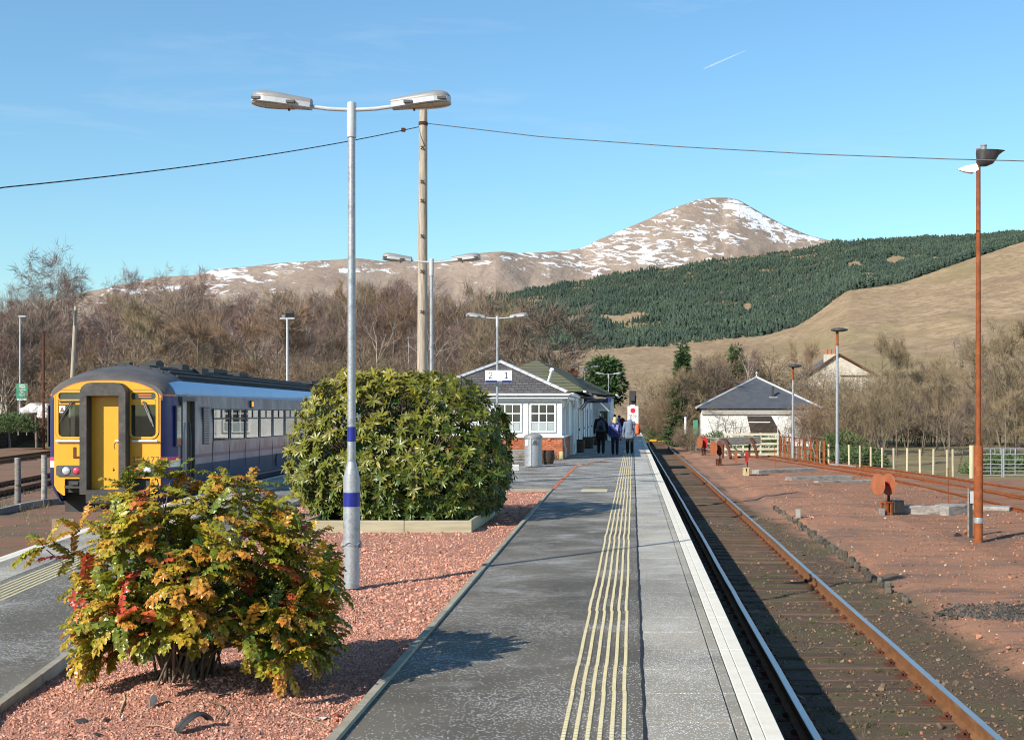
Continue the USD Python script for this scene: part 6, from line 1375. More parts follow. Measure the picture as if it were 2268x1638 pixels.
us = np.concatenate([np.linspace(-600, 900, 40), np.arange(910, 2330, 6.0), np.linspace(2340, 5200, 60)]); vs = np.concatenate([np.linspace(0, 1, 110), np.linspace(1.02, 2, 45), np.linspace(2.05, 2.8, 10)])
rawmat('hill_grass', {'g': ('geometry', {}), 'mp': ('mapping', {'scale': (.01, .004, .02)}), 'n1': ('noise_texture', {'scale': 2.2, 'detail': 8.0, 'roughness': .66}), 'n2': ('noise_texture', {'scale': 15.0, 'detail': 6.0, 'roughness': .7}), 'n3': ('noise_texture', {'scale': .55, 'detail': 4.0}),
    'r1': ('map_range', {'from_min': .4, 'from_max': .62, 'to_min': 0, 'to_max': 1, 'clamp': True}), 'r2': ('map_range', {'from_min': .42, 'from_max': .68, 'to_min': 0, 'to_max': 1.0, 'clamp': True}), 'r3': ('map_range', {'from_min': .52, 'from_max': .66, 'to_min': 0, 'to_max': .75, 'clamp': True}),
    'm1': ('mix_color', {'a': (.345, .25, .15), 'b': (.255, .178, .105)}), 'm2': ('mix_color', {'b': (.175, .125, .08)}), 'm3': ('mix_color', {'b': (.215, .175, .085)}), 'v': ('voronoi_texture', {'scale': 9.0}), 'rv': ('map_range', {'from_min': .05, 'from_max': .035, 'to_min': 0, 'to_max': 1, 'clamp': True}), 'm4': ('mix_color', {'b': (.55, .52, .47)}),
    'b': ('bump', {'strength': .9, 'distance': 1.6}), 'p': ('principled_bsdf', {'roughness': .95, 'specular_ior_level': .1})},
    [('g.position', 'mp.vector'), ('mp.vector', 'n1.vector'), ('mp.vector', 'n2.vector'), ('mp.vector', 'n3.vector'), ('n1.fac', 'r1.value'), ('n2.fac', 'r2.value'), ('n3.fac', 'r3.value'), ('r1.result', 'm1.fac'), ('m1.result', 'm2.a'), ('r2.result', 'm2.fac'), ('m2.result', 'm3.a'), ('r3.result', 'm3.fac'), ('mp.vector', 'v.vector'), ('v.distance', 'rv.value'), ('rv.result', 'm4.fac'), ('m3.result', 'm4.a'),
     ('m4.result', 'p.base_color'), ('n2.fac', 'b.height'), ('b.normal', 'p.normal')], 'p.BSDF')
obj('grassy_hill', MB().grid(hill_sheet(us, vs, hill)), 'hill_grass', smooth=True, kind='structure')
# wide ground sheet out to the horizon
a = np.linspace(0, 2 * np.pi, 73); rad = np.array([.5, 8, 40, 120, 170, 400, 1000, 3000, 9000])
P = np.stack([np.outer(np.cos(a), rad), np.outer(np.sin(a), rad), np.tile(np.array([-2.2, -2.2, -2.2, -2.3, -2.4, -3.5, -5, -8, -10]), (73, 1))], -1)
obj('ground', MB().grid(P[::-1]), 'hill_grass', smooth=True, kind='structure')
# bank on the left that carries the wood
def bank(x, y):
    k = np.clip((y - 94) / 200, 0, 1); side = np.clip((-x - 3) / 18, 0, 1)
    base = np.interp(y, [86, 112, 125, 150, 220, 420], [-1.5, -1.3, -.4, .8, 5, 16]) * side + (1 - side) * np.interp(y, [86, 120, 220, 420], [-1.5, -1.2, -.5, 4])
    lft = np.clip((-x - 51.2 - (y - 86) * .242) / .8, 0, 1)
    return np.maximum(base, .66 * lft - 1.6 * (1 - lft)) + (noise2(x, y, .25, 51) - .5) * .5
xs = np.arange(-230, 14, 1.0); ys = np.concatenate([np.arange(86, 130, 1.0), np.arange(130, 420, 5.0)]); X, Y = np.meshgrid(xs, ys, indexing='ij')
mat('bank_grass', (.25, .195, .10), (.16, .13, .065), .8, .95, bump=.9, bscale=9, bdist=.1, c3=(.11, .115, .04), s3=.25)
obj('wooded_bank', MB().grid(np.stack([X, Y, bank(X, Y)], -1)), 'bank_grass', smooth=True, kind='structure')
def rbank(x, y): return -1.35 + (noise2(x, y, .2, 55) - .5) * .5 + np.clip((y - 120) / 100, 0, 1) * 1.5
xs = np.arange(4, 90, .8); ys = np.arange(48, 230, 1.2); X, Y = np.meshgrid(xs, ys, indexing='ij'); Z = rbank(X, Y) + .15; Z -= 1.5 * np.clip(.5 - beyond(X, Y) / .8, 0, 1)
obj('cottage_ground', MB().grid(np.stack([X, Y, Z], -1)), 'bank_grass', smooth=True, kind='structure')

# ------------------------------------------------------------------ conifer forest on the hill
mat('conifer', (.038, .060, .042), (.064, .088, .058), .25, .95, jitter=.35, c3=(.035, .055, .042), s3=.012, lo3=.45, hi3=.6)
mat('conifer_near', (.030, .058, .020), (.05, .085, .028), 3, .8, jitter=.3)
def conifer(seed, n=7, k=8):
    r = np.random.default_rng(seed); mb = MB()
    for i in range(n):
        z0 = .06 + .86 * i / n; z1 = z0 + .86 / n * 1.9; R = .24 * (1 - (z0 - .05)) ** .85 * r.uniform(.85, 1.15) + .012
        a = np.arange(k) / k * 6.283 + r.uniform(0, 1); rr_ = R * r.uniform(.6, 1.2, k)
        V = np.vstack([np.stack([rr_ * np.cos(a), rr_ * np.sin(a), z0 + r.uniform(-.02, .02, k)], 1), [[r.normal(0, .006), r.normal(0, .006), min(z1, 1.0)]]])
        mb.add(V, [(j, (j + 1) % k, k) for j in range(k)])
    return mb
r = np.random.default_rng(61); N = 68000
u = r.uniform(1040, 2420, N); v = r.uniform(1.0, 1.985, N) ; P = hill(u, v)
e = CY - (P[:, 2] - HC) * K / P[:, 1]
keep = np.ones(N, bool)
for (cx_, cy_, rx_, ry_) in ((1985, 577, 26, 11), (1893, 588, 20, 8), (1345, 706, 26, 9), (1372, 709, 30, 10), (1410, 702, 30, 10), (1655, 682, 13, 12), (1650, 656, 14, 6), (2070, 575, 18, 6), (2030, 570, 10, 5), (1920, 610, 22, 6), (2290, 545, 30, 8), (1700, 668, 8, 5)):
    keep &= ((u - cx_) / rx_) ** 2 + ((e - cy_) / ry_) ** 2 > 1 + r.uniform(-.3, .3, N)
dens = meshkit.fbm(np.stack([P[:, 0] / 90, P[:, 1] / 160, 0 * u], -1), 3, 71)
keep &= (r.uniform(0, 1, N) < .55 + 1.3 * (dens - .3)) & (F_LOW(u) - F_SKY(u) > 8)
P = P[keep]; h = r.uniform(4.5, 9.0, len(P)) * (.45 + 1.15 * np.clip((meshkit.fbm(np.stack([P[:, 0] / 35, P[:, 1] / 60, 0 * P[:, 0] + 9], -1), 3, 73) - .2) * 1.6, 0, 1.2)); w_ = h * r.uniform(1.1, 1.7, len(P)); s = np.stack([w_, w_, h], 1); P[:, 2] -= .6
scatter('conifer_forest', [(conifer(80 + i), 'conifer', False) for i in range(5)], P, s, yaw_only=True, kind='stuff', label='dark conifer plantation covering the hillside', seed=9)

# ------------------------------------------------------------------ bare trees
mat('birch_bark', (.52, .47, .40), (.27, .23, .19), 2.5, .85, stretch=(1, 1, 2.5), c3=(.07, .055, .05), s3=3.0, lo3=.56, hi3=.66)
mat('bark_brown', (.16, .125, .095), (.095, .075, .06), 3, .95, jitter=.25, c3=(.15, .15, .08), s3=1.5)
mat('twig_purple', (.185, .115, .095), (.145, .088, .075), 1, .9, jitter=.3)
mat('twig_olive', (.245, .185, .11), (.185, .14, .085), 1, .9, jitter=.3)
mat('twig_grey', (.24, .18, .14), (.18, .135, .105), 1, .9, jitter=.3)
mat('twig_russet', (.225, .145, .088), (.175, .112, .07), 1, .9, jitter=.25)
def bare_tree(seed, H=14.0, style='birch', stems=1, spread=1.0, twigs=2600, tw=.020):
    """limbs as tapered tubes, the fine spray as thin blades; returns (limbs, spray)"""
    r = np.random.default_rng(seed); limbs = MB(); ends = []
    def grow(p, d, L, rad, lev):
        n = 5 if lev < 2 else 4; pts = [p]; dd = d.copy()
        for i in range(n):
            dd = dd + r.normal(0, .11 if lev else .05, 3) + np.array([0, 0, .10 if style != 'birch' or lev < 1 else .02]); dd /= np.linalg.norm(dd); pts.append(pts[-1] + dd * L / n)
        pts = np.array(pts); limbs.tube(pts, np.linspace(rad, rad * (.35 if lev else .25), n + 1), 6 if lev < 1 else 4 if lev < 2 else 3, caps=False)
        if lev >= 1:
            for i in range(1, n + 1): ends.append((pts[i], dd, L, lev))
        if lev == 3: return
        nb = {0: int(13 if style == 'birch' else 9), 1: 5, 2: 3}[lev]
        for k in range(nb):
            t = r.uniform(.28 if lev == 0 else .25, 1.0); q = pts[min(int(t * n), n - 1)] + (pts[min(int(t * n) + 1, n)] - pts[min(int(t * n), n - 1)]) * (t * n % 1)
            a = r.uniform(0, 6.283); ang = (r.uniform(.45, .85) if style == 'birch' else r.uniform(.55, 1.15)) * spread; ax, ay, _ = frame(dd)
            nd = dd * math.cos(ang) + (ax * math.cos(a) + ay * math.sin(a)) * math.sin(ang)
            grow(q, nd, L * (1.05 - .55 * t if lev == 0 else .62) * (r.uniform(.42, .6) if lev == 0 else r.uniform(.6, .95)), rad * (.42 if lev == 0 else .5) * (1.1 - .5 * t), lev + 1)
    for s in range(stems):
        a = r.uniform(0, 6.283); tilt = 0 if stems == 1 else r.uniform(.08, .34) * spread
        d = np.array([math.cos(a) * math.sin(tilt) + r.normal(0, .03), math.sin(a) * math.sin(tilt), math.cos(tilt)]); h = H * (1 if stems == 1 else r.uniform(.7, 1))
        grow(np.array([r.normal(0, .08 * (stems > 1)), r.normal(0, .08 * (stems > 1)), -.2]), d, h * .94, .0145 * H * (1 if stems == 1 else .55), 0)
    wts = np.array([{1: 1.0, 2: 1.5, 3: 2.2}[e_[3]] for e_ in ends]); idx = r.choice(len(ends), twigs, p=wts / wts.sum())
    p = np.array([ends[i][0] for i in idx]) + r.normal(0, .12, (twigs, 3)); d = np.array([ends[i][1] for i in idx]); d = d + r.normal(0, .55, (twigs, 3)) + np.array([0, 0, -.12 if style == 'birch' else .25]); d /= np.linalg.norm(d, axis=1, keepdims=True)
    L = r.uniform(.35, 1.15, twigs) * H / 14 * 1.25; q = p + d * L[:, None] + np.array([0, 0, -.12 if style == 'birch' else .05]) * L[:, None] ** 2
    m = (p + q) / 2 + r.normal(0, .05, (twigs, 3)); sd = np.cross(d, r.normal(size=(twigs, 3))); sd *= (tw / 2 / np.linalg.norm(sd, axis=1))[:, None]
    V = np.stack([p - sd, p + sd, m + sd * .8, q, m - sd * .8], 1).reshape(-1, 3); F = (np.array([(0, 1, 2), (0, 2, 4), (4, 2, 3)])[None] + 5 * np.arange(twigs)[:, None, None]).reshape(-1, 3)
    return limbs, MB().add(V, F)
TREEH = {}
def tree_proto(bark, twig, **kw):
    def bld(c):
        l, s = bare_tree(**kw); TREEH[str(c.GetPath())] = float(np.percentile(s.arrays()[0][:, 2], 99.3)); obj('trunk', l, bark, c, smooth=True); obj('crown', s, twig, c)
    return proto(bld)
BIRCH = [tree_proto('birch_bark', 'twig_purple', seed=s, H=14, style='birch', twigs=3000, tw=.032) for s in (1, 2, 3, 4)]
BROAD = [tree_proto('bark_brown', tw_, seed=s, H=12, style='broad', twigs=2800, tw=.034, stems=st_) for s, tw_, st_ in ((11, 'twig_olive', 1), (12, 'twig_grey', 2), (13, 'twig_russet', 1), (14, 'twig_olive', 3), (15, 'twig_grey', 1))]
SHRUB = [tree_proto('bark_brown', tw_, seed=s, H=4.2, style='broad', twigs=3000, tw=.014, stems=7, spread=1.15) for s, tw_ in ((21, 'twig_olive'), (22, 'twig_russet'), (23, 'twig_grey'), (24, 'twig_olive'))]
GT, GS = 'bare trees of the wood behind the station', 'bare shrubs at the foot of the wood'
r = np.random.default_rng(77)
TOP = prof([(-60, 640), (0, 640), (60, 660), (90, 640), (210, 690), (240, 640), (300, 650), (340, 640), (440, 615), (480, 650), (560, 625), (640, 615), (720, 640), (800, 600), (870, 590), (930, 600), (1000, 612), (1060, 640), (1120, 655), (1190, 665), (1235, 730)])
def put(cls, kind, lab, u_, Y_, top, group, hproto, zb=None, wid=1.0):
    x = (u_ - CX) / K * Y_; z = float(bank(np.array(x), np.array(Y_))) if zb is None else zb; h = HC + (CY - top) * Y_ / K - z
    s = max(.2, h / TREEH[str(cls.GetPath())]); copy(cls, kind, lab, kind.replace('_', ' ').replace('birch tree', 'tree').replace('bare tree', 'tree'), (x, Y_, z - .1), r.uniform(0, 6.28), (s * wid, s * wid, s), group)
n = 0
for row, (Yr, dens_, dy) in enumerate(((150, 36, 2), (126, 32, 22), (110, 28, 55))):
    for k in range(dens_):
        u_ = -60 + (1262 if row < 2 else 1240) * (k + r.uniform(-.3, .3)) / dens_; Y_ = Yr + r.uniform(-7, 7)
        if u_ < 120: Y_ = max(Y_, 111)
        top = TOP(u_) + dy + r.uniform(-14, 45)
        if row == 2 and u_ > 1130: continue
        if r.uniform() < (.55 if row < 2 else .35): put(BIRCH[r.integers(4)], 'birch_tree', 'bare purple brown birch with a pale trunk in the wood behind the station', u_, Y_, top, GT, 14, wid=r.uniform(.75, 1.0))
        else: put(BROAD[r.integers(5)], 'bare_tree', 'bare brown broad crowned tree in the wood behind the station', u_, Y_, top, GT + ' with dark trunks', 12, wid=r.uniform(.8, 1.1))
for u_, top, lab in ((158, 556, 'tallest pale birch standing clear against the sky above the train front'), (128, 566, 'slender pale birch just left of the tallest one'), (20, 630, 'bare birch at the left edge, its top against the sky'), (262, 598, 'lone thin bare tree against the sky right of the pale birches'), (294, 596, 'second lone thin tree against the sky, right of the first'), (398, 592, 'bare tree reaching above the ridge left of centre of the wood'), (430, 592, 'bare tree above the ridge beside its near twin')):
    put(BIRCH[r.integers(4)], 'birch_tree', lab, u_, 132 if u_ < 200 else 165, top, None, 14, wid=.62 if u_ < 100 or u_ > 200 else .8)
# big dark spreading tree beyond the pavilion roof
put(BROAD[1], 'bare_tree', 'wide dark bare tree rising right behind the slate roof of the station', 1172, 86, 668, None, 12, wid=1.25); put(BROAD[3], 'bare_tree', 'many stemmed bare tree between telegraph pole and slate roof', 1050, 92, 690, None, 12, wid=1.0)
for k in range(64):
    u_ = -60 + 1260 * (k + r.uniform(-.4, .4)) / 64; Y_ = r.uniform(97, 106) if u_ > 125 else r.uniform(116, 124); put(SHRUB[r.integers(4)], 'bare_shrub', 'bare olive brown shrub at the foot of the wood', u_, Y_, r.uniform(770, 835), GS, 4.2, wid=r.uniform(.9, 1.5))
# right hand side
GR = 'bare bushes right of the white cottage'
for u_, Y_, top, i, w_ in ((1985, 84, 745, 0, .7), (2040, 88, 800, 1, .9), (2100, 84, 770, 3, .9), (2160, 88, 745, 0, 1.0), (2225, 80, 705, 3, 1.1), (2290, 82, 700, 0, 1.1), (2350, 84, 705, 1, 1.1), (2010, 98, 790, 3, 1.0), (2075, 100, 790, 0, 1.0), (2200, 100, 735, 1, 1.0), (1955, 70, 850, 3, 1.0), (2250, 66, 860, 0, 1.0), (2120, 66, 880, 1, 1.1), (2180, 64, 900, 3, 1.2)):
    put(BROAD[i], 'bare_tree', 'bare olive brown tree in the thicket behind the wire fence', u_, Y_, top, GR, 12, -1.3, w_)
put(BROAD[0], 'bare_tree', 'bare round crowned tree right of the gabled house', 1952, 96, 742, None, 12, -1.2, .85); put(BROAD[2], 'bare_tree', 'russet bare tree left of the gabled house chimney', 1772, 128, 752, None, 12, -1.0, .75); put(BIRCH[2], 'birch_tree', 'thin pale birch behind the white cottage roof', 1648, 122, 760, None, 14, -1.2, .55)
for u_, Y_, top, i, w_, in ((1775, 100, 905, 1, 1.2), (1800, 99, 872, 1, 1.4), (1840, 95, 860, 1, 1.5), (1880, 92, 870, 0, 1.5), (1915, 90, 850, 3, 1.4), (1790, 118, 800, 0, 1.4), (1840, 120, 800, 2, 1.6), (1890, 116, 810, 3, 1.5), (1940, 112, 830, 0, 1.5)):
    put(SHRUB[i], 'bare_shrub', 'tangled bare shrub growing around the white cottage', u_, Y_, top, 'bare shrubs round the white cottage', 4.2, -1.35, w_)
for u_, Y_, top, i, w_ in ((1495, 124, 850, 2, 1.0), (1520, 118, 835, 0, 1.0), (1555, 128, 800, 3, 1.0), (1590, 130, 775, 0, 1.1), (1640, 132, 785, 3, 1.1), (1470, 140, 880, 1, 1.2), (1575, 122, 812, 1, .9), (1620, 126, 790, 2, .9)):
    put(BROAD[[0, 3, 0, 3][i]], 'bare_tree', 'bare olive tree in the clump left of the white cottage', u_, Y_, top, 'bare trees left of the white cottage', 12, -1.3, w_)
for k in range(16):
    u_ = 1405 + k * 5.2; put(SHRUB[r.integers(4)], 'bare_shrub', 'bare brown shrub where the main line curves out of sight', u_, r.uniform(150, 190), r.uniform(890, 912), 'bare shrubs beyond the end of the line', 4.2, -1.4, r.uniform(.8, 1.2))
for k in range(9):
    u_ = 1478 + k * 7; Y_ = 132 - k * 5.5; put(SHRUB[r.integers(4)], 'bare_shrub', 'low scrubby bush beside the main line near the grey fence', u_, Y_, r.uniform(925, 945), 'low scrub beside the main line', 4.2, -1.25, r.uniform(1.2, 1.8))
SPARSE = [tree_proto('bark_brown', 'twig_russet', seed=s, H=4.2, style='broad', twigs=260, tw=.020, stems=5, spread=1.2) for s in (31, 32)]
for u_, top, i, w_ in ((1598, 905, 0, 1.5), (1628, 902, 1, 1.5), (1755, 905, 1, 1.5)):
    put(SPARSE[i], 'bare_shrub', 'open twiggy shrub standing before the white cottage wall', u_, 106, top, 'open shrubs before the cottage wall', 4.2, -1.4, w_)
for u_, Y_, top, i, w_ in ((1490, 114, 872, 1, 1.5), (1512, 113, 850, 3, 1.5), (1535, 116, 838, 2, 1.6), (1558, 117, 845, 0, 1.6), (1500, 122, 830, 3, 1.6), (1530, 126, 812, 0, 1.8), (1565, 126, 800, 3, 1.9), (1600, 127, 805, 1, 1.8), (1640, 128, 806, 0, 1.8), (1665, 127, 815, 2, 1.6), (1585, 131, 785, 0, 1.9), (1620, 132, 782, 3, 1.9), (1655, 134, 795, 0, 1.7)):
    put(SHRUB[i], 'bare_shrub', 'tall olive brown thicket left of and behind the white cottage', u_, Y_, top, 'thicket left of the white cottage', 4.2, -1.4, w_)
for k in range(13):
    put(SHRUB[r.integers(4)], 'bare_shrub', 'bare shrub in the low ground behind the wire fence thicket', 1950 + k * 29, r.uniform(108, 124), r.uniform(845, 885), 'shrubs in the low ground behind the wire fence', 4.2, -1.6, r.uniform(1.3, 1.9))
for u_, Y_, top, i, w_ in ((1488, 113, 838, 3, 1.0), (1512, 112, 812, 0, 1.1), (1540, 114, 800, 3, 1.2), (1572, 116, 792, 1, 1.2), (1600, 119, 790, 0, 1.2)):
    put(BROAD[i], 'bare_tree', 'olive brown tree crowding before the dark spruces', u_, Y_, top, 'trees crowding before the spruces', 12, -1.4, w_)
# evergreens
def leafy(seed, H, shape, n, size):
    r_ = np.random.default_rng(seed); tr = MB(); V = []
    tr.tube([(0, 0, -.2), (0, 0, H * .5), (0, 0, H * .97)], [.018 * H, .012 * H, .004 * H], 7)
    cl = MB()
    for k in range(n):
        z, R = shape(r_); a = r_.uniform(0, 6.283); c = np.array([math.cos(a) * R, math.sin(a) * R, z]); tr.tube([(0, 0, max(z - R * .35, .2)), c], [.012 + .003 * H * R / H, .008], 3, caps=False)
        q = r_.normal(size=(26, 3)) * [1, 1, .55]; q = q / np.linalg.norm(q, axis=1, keepdims=True) * r_.uniform(.3, 1, (26, 1)) * size
        for p in q:
            d = p / np.linalg.norm(p) + r_.normal(0, .3, 3) + [math.cos(a) * .5, math.sin(a) * .5, 0]; d /= np.linalg.norm(d); s_ = np.cross(d, r_.normal(size=3)); s_ *= size * .16 / np.linalg.norm(s_); cl.add([c + p - s_, c + p + s_, c + p + d * size * .75], [(0, 1, 2)])
    return tr, cl
def evergreen(name, lab, u_, Y_, top, H, shape, n, size, zb=-1.3, seed=1):
    x = (u_ - CX) / K * Y_; h = HC + (CY - top) * Y_ / K - zb; t = thing(name, lab, 'tree', (x, Y_, zb)); l, c = leafy(seed, h, lambda q: shape(q, h), n, size); obj('trunk', l, 'bark_brown', t); obj('crown', c, 'conifer_near', t)
spr = lambda q, h: (lambda z: (z, q.uniform(.25, 1) * .19 * (h - z) + .06))(h * (1 - q.uniform(0, 1) ** .7 * .93))
pine = lambda q, h: (lambda z: (z, q.uniform(.2, 1) * .24 * h * math.sin(math.pi * min(1, (h - z) / h * 1.25 + .12)) ** .7))(h * q.uniform(.42, 1.0))
evergreen('spruce_tree', 'dark pointed spruce at the left end of the clump by the cottage', 1512, 118, 766, 9, spr, 260, .55, seed=5)
evergreen('spruce_tree', 'dark spruce rising from the clump above the cottage chimney', 1628, 126, 770, 9, spr, 210, .6, seed=6)
evergreen('pine_tree', 'rounded dark green pine behind the two far lamp posts', 1338, 128, 797, 9, pine, 260, .62, zb=-.8, seed=7)
evergreen('spruce_tree', 'low dark conifer by the bend of the main line', 1496, 112, 868, 6, spr, 120, .45, seed=8)
mat('evergreen_bush', (.045, .075, .018), (.07, .10, .025), 2, .7, jitter=.3)
def bush(lab, u_, Y_, top, zb, wx, n, seed, m='evergreen_bush', nm='evergreen_bush'):
    r_ = np.random.default_rng(seed); x = (u_ - CX) / K * Y_; h = HC + (CY - top) * Y_ / K - zb; t = thing(nm, lab, 'bush', (x, Y_, zb)); p = r_.normal(size=(n, 3)); p /= np.linalg.norm(p, axis=1, keepdims=True); p[:, 2] = abs(p[:, 2]); p *= r_.uniform(.55, 1, (n, 1)) * (1 + .25 * (meshkit.fbm(p * 3 + seed, 3) - .5))[:, None] * [wx, wx * .7, h]
    d = p / [wx, wx, h] + r_.normal(0, .5, (n, 3)); d /= np.linalg.norm(d, axis=1, keepdims=True); s_ = np.cross(d, r_.normal(size=(n, 3))); s_ *= (.035 / np.linalg.norm(s_, axis=1))[:, None]
    V = np.stack([p - s_, p + s_, p + d * .2], 1).reshape(-1, 3); obj('foliage', (V, np.arange(3 * n).reshape(-1, 3)), m, t); mb = MB()
    for k in range(14): mb.tube([(0, 0, 0), p[k * 7] * .8], [.03, .01], 3, caps=False)
    obj('stem', mb, 'bark_brown', t)
bush('dark green bush under the bare thicket behind the tall pale lamp post', 1868, 74, 955, -1.2, 2.2, 5200, 1); bush('bright green bush behind the wire fence posts', 1900, 70, 990, -1.1, 1.8, 3600, 2); bush('dark green bush beneath the cottage wall', 1690, 100, 958, -1.3, 2.6, 4200, 3); bush('green bush at the left foot of the cottage', 1580, 102, 955, -1.3, 1.8, 3000, 4)
bush('green gorse bush on the left bank above the stone wall', 30, 98, 912, .4, 1.9, 3600, 5, nm='gorse_bush'); bush('green bush behind the gate', 2210, 62, 1000, -1.2, 2.0, 3600, 6)
bush('dark leafy bush by the bend of the main line', 1468, 128, 925, -1.2, 2.2, 3000, 7)

# ------------------------------------------------------------------ cottage and gabled house
Yc = 110.0
t = thing('white_cottage', 'low white cottage with a dark hipped slate roof beyond the sidings', 'house'); l, rt, ap = px(1541, 903.5, Yc), px(1820, 904, Yc), px(1675, 836, Yc + 6)
wl0, wl1 = px(1552, 0, Yc + .4)[0], px(1796, 0, Yc + .4)[0]; e0 = l[2]
obj('wall', MB().b2((wl0, Yc + .4, -1.5), (wl1, Yc + 10, e0 - .05)), 'whitewash', t)
mb = MB(); mb.b2((wl0 + .05, Yc + .22, e0 - .55), (wl1 - .05, Yc + .4, e0 - .1)); obj('fascia', mb, 'stone_grey', t)
mat('slate_blue', (.055, .058, .066), (.075, .078, .088), 1.5, .6, bump=.3, bscale=8)
mb = MB(); facet(mb, [(l[0], Yc, e0), (rt[0], Yc, e0), ap]); facet(mb, [(rt[0], Yc, e0), (rt[0], Yc + 12, e0), ap]); facet(mb, [(l[0], Yc + 12, e0), (l[0], Yc, e0), ap]); facet(mb, [(rt[0], Yc + 12, e0), (l[0], Yc + 12, e0), ap]); obj('slate_roof', mb, 'slate_blue', t)
mb = MB()
for p in (l, rt): mb.tube([(p[0], Yc, e0 + .03), ap + [0, 0, .04]], .11, 6)
obj('hip_flashing', mb, 'pale_paint', t); mb = MB(); mb.lathe([(.1, 0), (.06, .3), (.14, .42), (0, .6)], 10, ap); obj('finial', mb, 'pale_paint', t)
c = px(1611, 868, Yc + 6); mb = MB(); mb.b2((c[0] - .55, Yc + 5.5, c[2] - 1), (c[0] + .55, Yc + 6.5, c[2] - .3)); mb.b2((c[0] - .22, Yc + 5.8, c[2] - .3), (c[0] + .32, Yc + 6.2, c[2] + .62)); obj('chimney', mb, 'brick_orange', t)
c = px(1711, 877, Yc + 2.3); obj('flue', MB().b2((c[0] - .1, Yc + 2.1, c[2] - .5), (c[0] + .1, Yc + 2.3, c[2] + .9)), 'train_dark', t); obj('flue_base', MB().b2((c[0] - .38, Yc + 2.0, c[2] - .2), (c[0] + .38, Yc + 2.35, c[2] - .08)), 'pale_paint', t)
# dark brown slanting panel on the wall, crossed by a white beam
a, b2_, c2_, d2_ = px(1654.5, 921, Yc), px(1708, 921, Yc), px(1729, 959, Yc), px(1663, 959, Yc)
obj('boarded_screen', MB().prism(Polygon([(p[0], p[2]) for p in (a, b2_, c2_, d2_)]), .08, (0, Yc + .39, 0), XZ), 'panel_brown', t); obj('white_beam', MB().b2((a[0] + .1, Yc + .22, px(0, 935.5, Yc)[2]), (b2_[0] - .1, Yc + .30, px(0, 933.5, Yc)[2])), 'white_paint', t)
Yg = 175.0; t = thing('gabled_house', 'tall gabled house with a red potted chimney half hidden by bare trees', 'house'); ap = px(1857, 784, Yg); le, re = px(1778, 836, Yg), px(1944, 832, Yg); z0 = -1.5
mb = MB().prism(Polygon([(le[0] + .5, z0), (re[0] - .5, z0), (re[0] - .5, re[2]), (ap[0], ap[2] - .25), (le[0] + .5, le[2])]), 11, (0, Yg + 11.2, 0), XZ); mat('harling', (.50, .45, .37), (.42, .37, .31), 1.2, .9); obj('wall', mb, 'harling', t)
mb = MB(); mb.beam(ap, le, .3, .25); mb.beam(ap, re, .3, .25); obj('bargeboard', mb, 'rust_dark', t); mb = MB()
for e_ in (le, re): facet(mb, [ap + [0, 0, .1], e_ + [0, 0, .1], e_ + [0, 11.4, .1], ap + [0, 11.4, .1]], .15)
obj('roof', mb, 'slate_blue', t); obj('string_course', MB().b2((px(1862, 0, Yg)[0], Yg + .1, re[2] - .1), (re[0] - .4, Yg + .19, re[2] + .1)), 'rust_dark', t)
cc = px(1839, 790, Yg + 2); ch = obj('chimney', MB().b2((cc[0] - .95, Yg + 1.5, cc[2] - 2.5), (cc[0] + .95, Yg + 2.6, cc[2] + .35), .03), 'harling', t)
for k in (-.6, 0, .6): obj('chimney_pot', MB().lathe([(.2, 0), (.17, .6), (.2, .62), (.16, .7), (0, .7)], 10, (cc[0] + k, Yg + 2.05, cc[2] + .34)), 'pot_clay', ch)
# small things near the cottage
q = px(1602, 938, 99); 
t = thing('green_cabinet', 'green upright cabinet standing left of the white cottage', 'cabinet', (px(1540, 0, 97)[0], 97, -1.2)); obj('body', MB().b2((-.19, -.2, 0), (.19, .2, px(0, 930, 97)[2] + 1.2), .03), 'teal_paint', t); obj('door', MB().b2((-.14, -.215, .2), (.14, -.2005, 1.9)), 'teal_paint', t)
t = thing('white_marker_post', 'slim half white post left of the green cabinet', 'post', (px(1517, 0, 100)[0], 100, -1.2)); hz = px(0, 923, 100)[2] + 1.2; obj('lower', MB().b2((-.06, -.05, 0), (.06, .05, hz * .48)), 'new_timber', t); obj('upper', MB().b2((-.075, -.06, hz * .48), (.075, .06, hz)), 'sign_white', t)
# vapour trail high in the sky
a, c = px(1558, 153, 9000), px(1652, 112, 9000)
rawmat('vapour', {'d': ('principled_bsdf', {'base_color': (.9, .9, .9), 'roughness': 1.0}), 't': ('transparent_bsdf', {}), 'tc': ('texture_coordinate', {}), 'n': ('noise_texture', {'scale': 3.0, 'detail': 4.0}), 'r': ('map_range', {'from_min': .25, 'from_max': .7, 'to_min': .0, 'to_max': .20, 'clamp': True}), 'm': ('mix_closure', {})}, [('tc.generated', 'n.vector'), ('n.fac', 'r.value'), ('r.result', 'm.fac'), ('t.BSDF', 'm.closure1'), ('d.BSDF', 'm.closure2')], 'm.closure')
obj('vapour_trail', MB().tube(np.linspace(a, c, 12), [3, 5, 6, 6, 6, 5, 5, 5, 4, 3, 2, 1], 8), 'vapour', smooth=True, kind='stuff', label='short white vapour trail slanting across the blue sky')

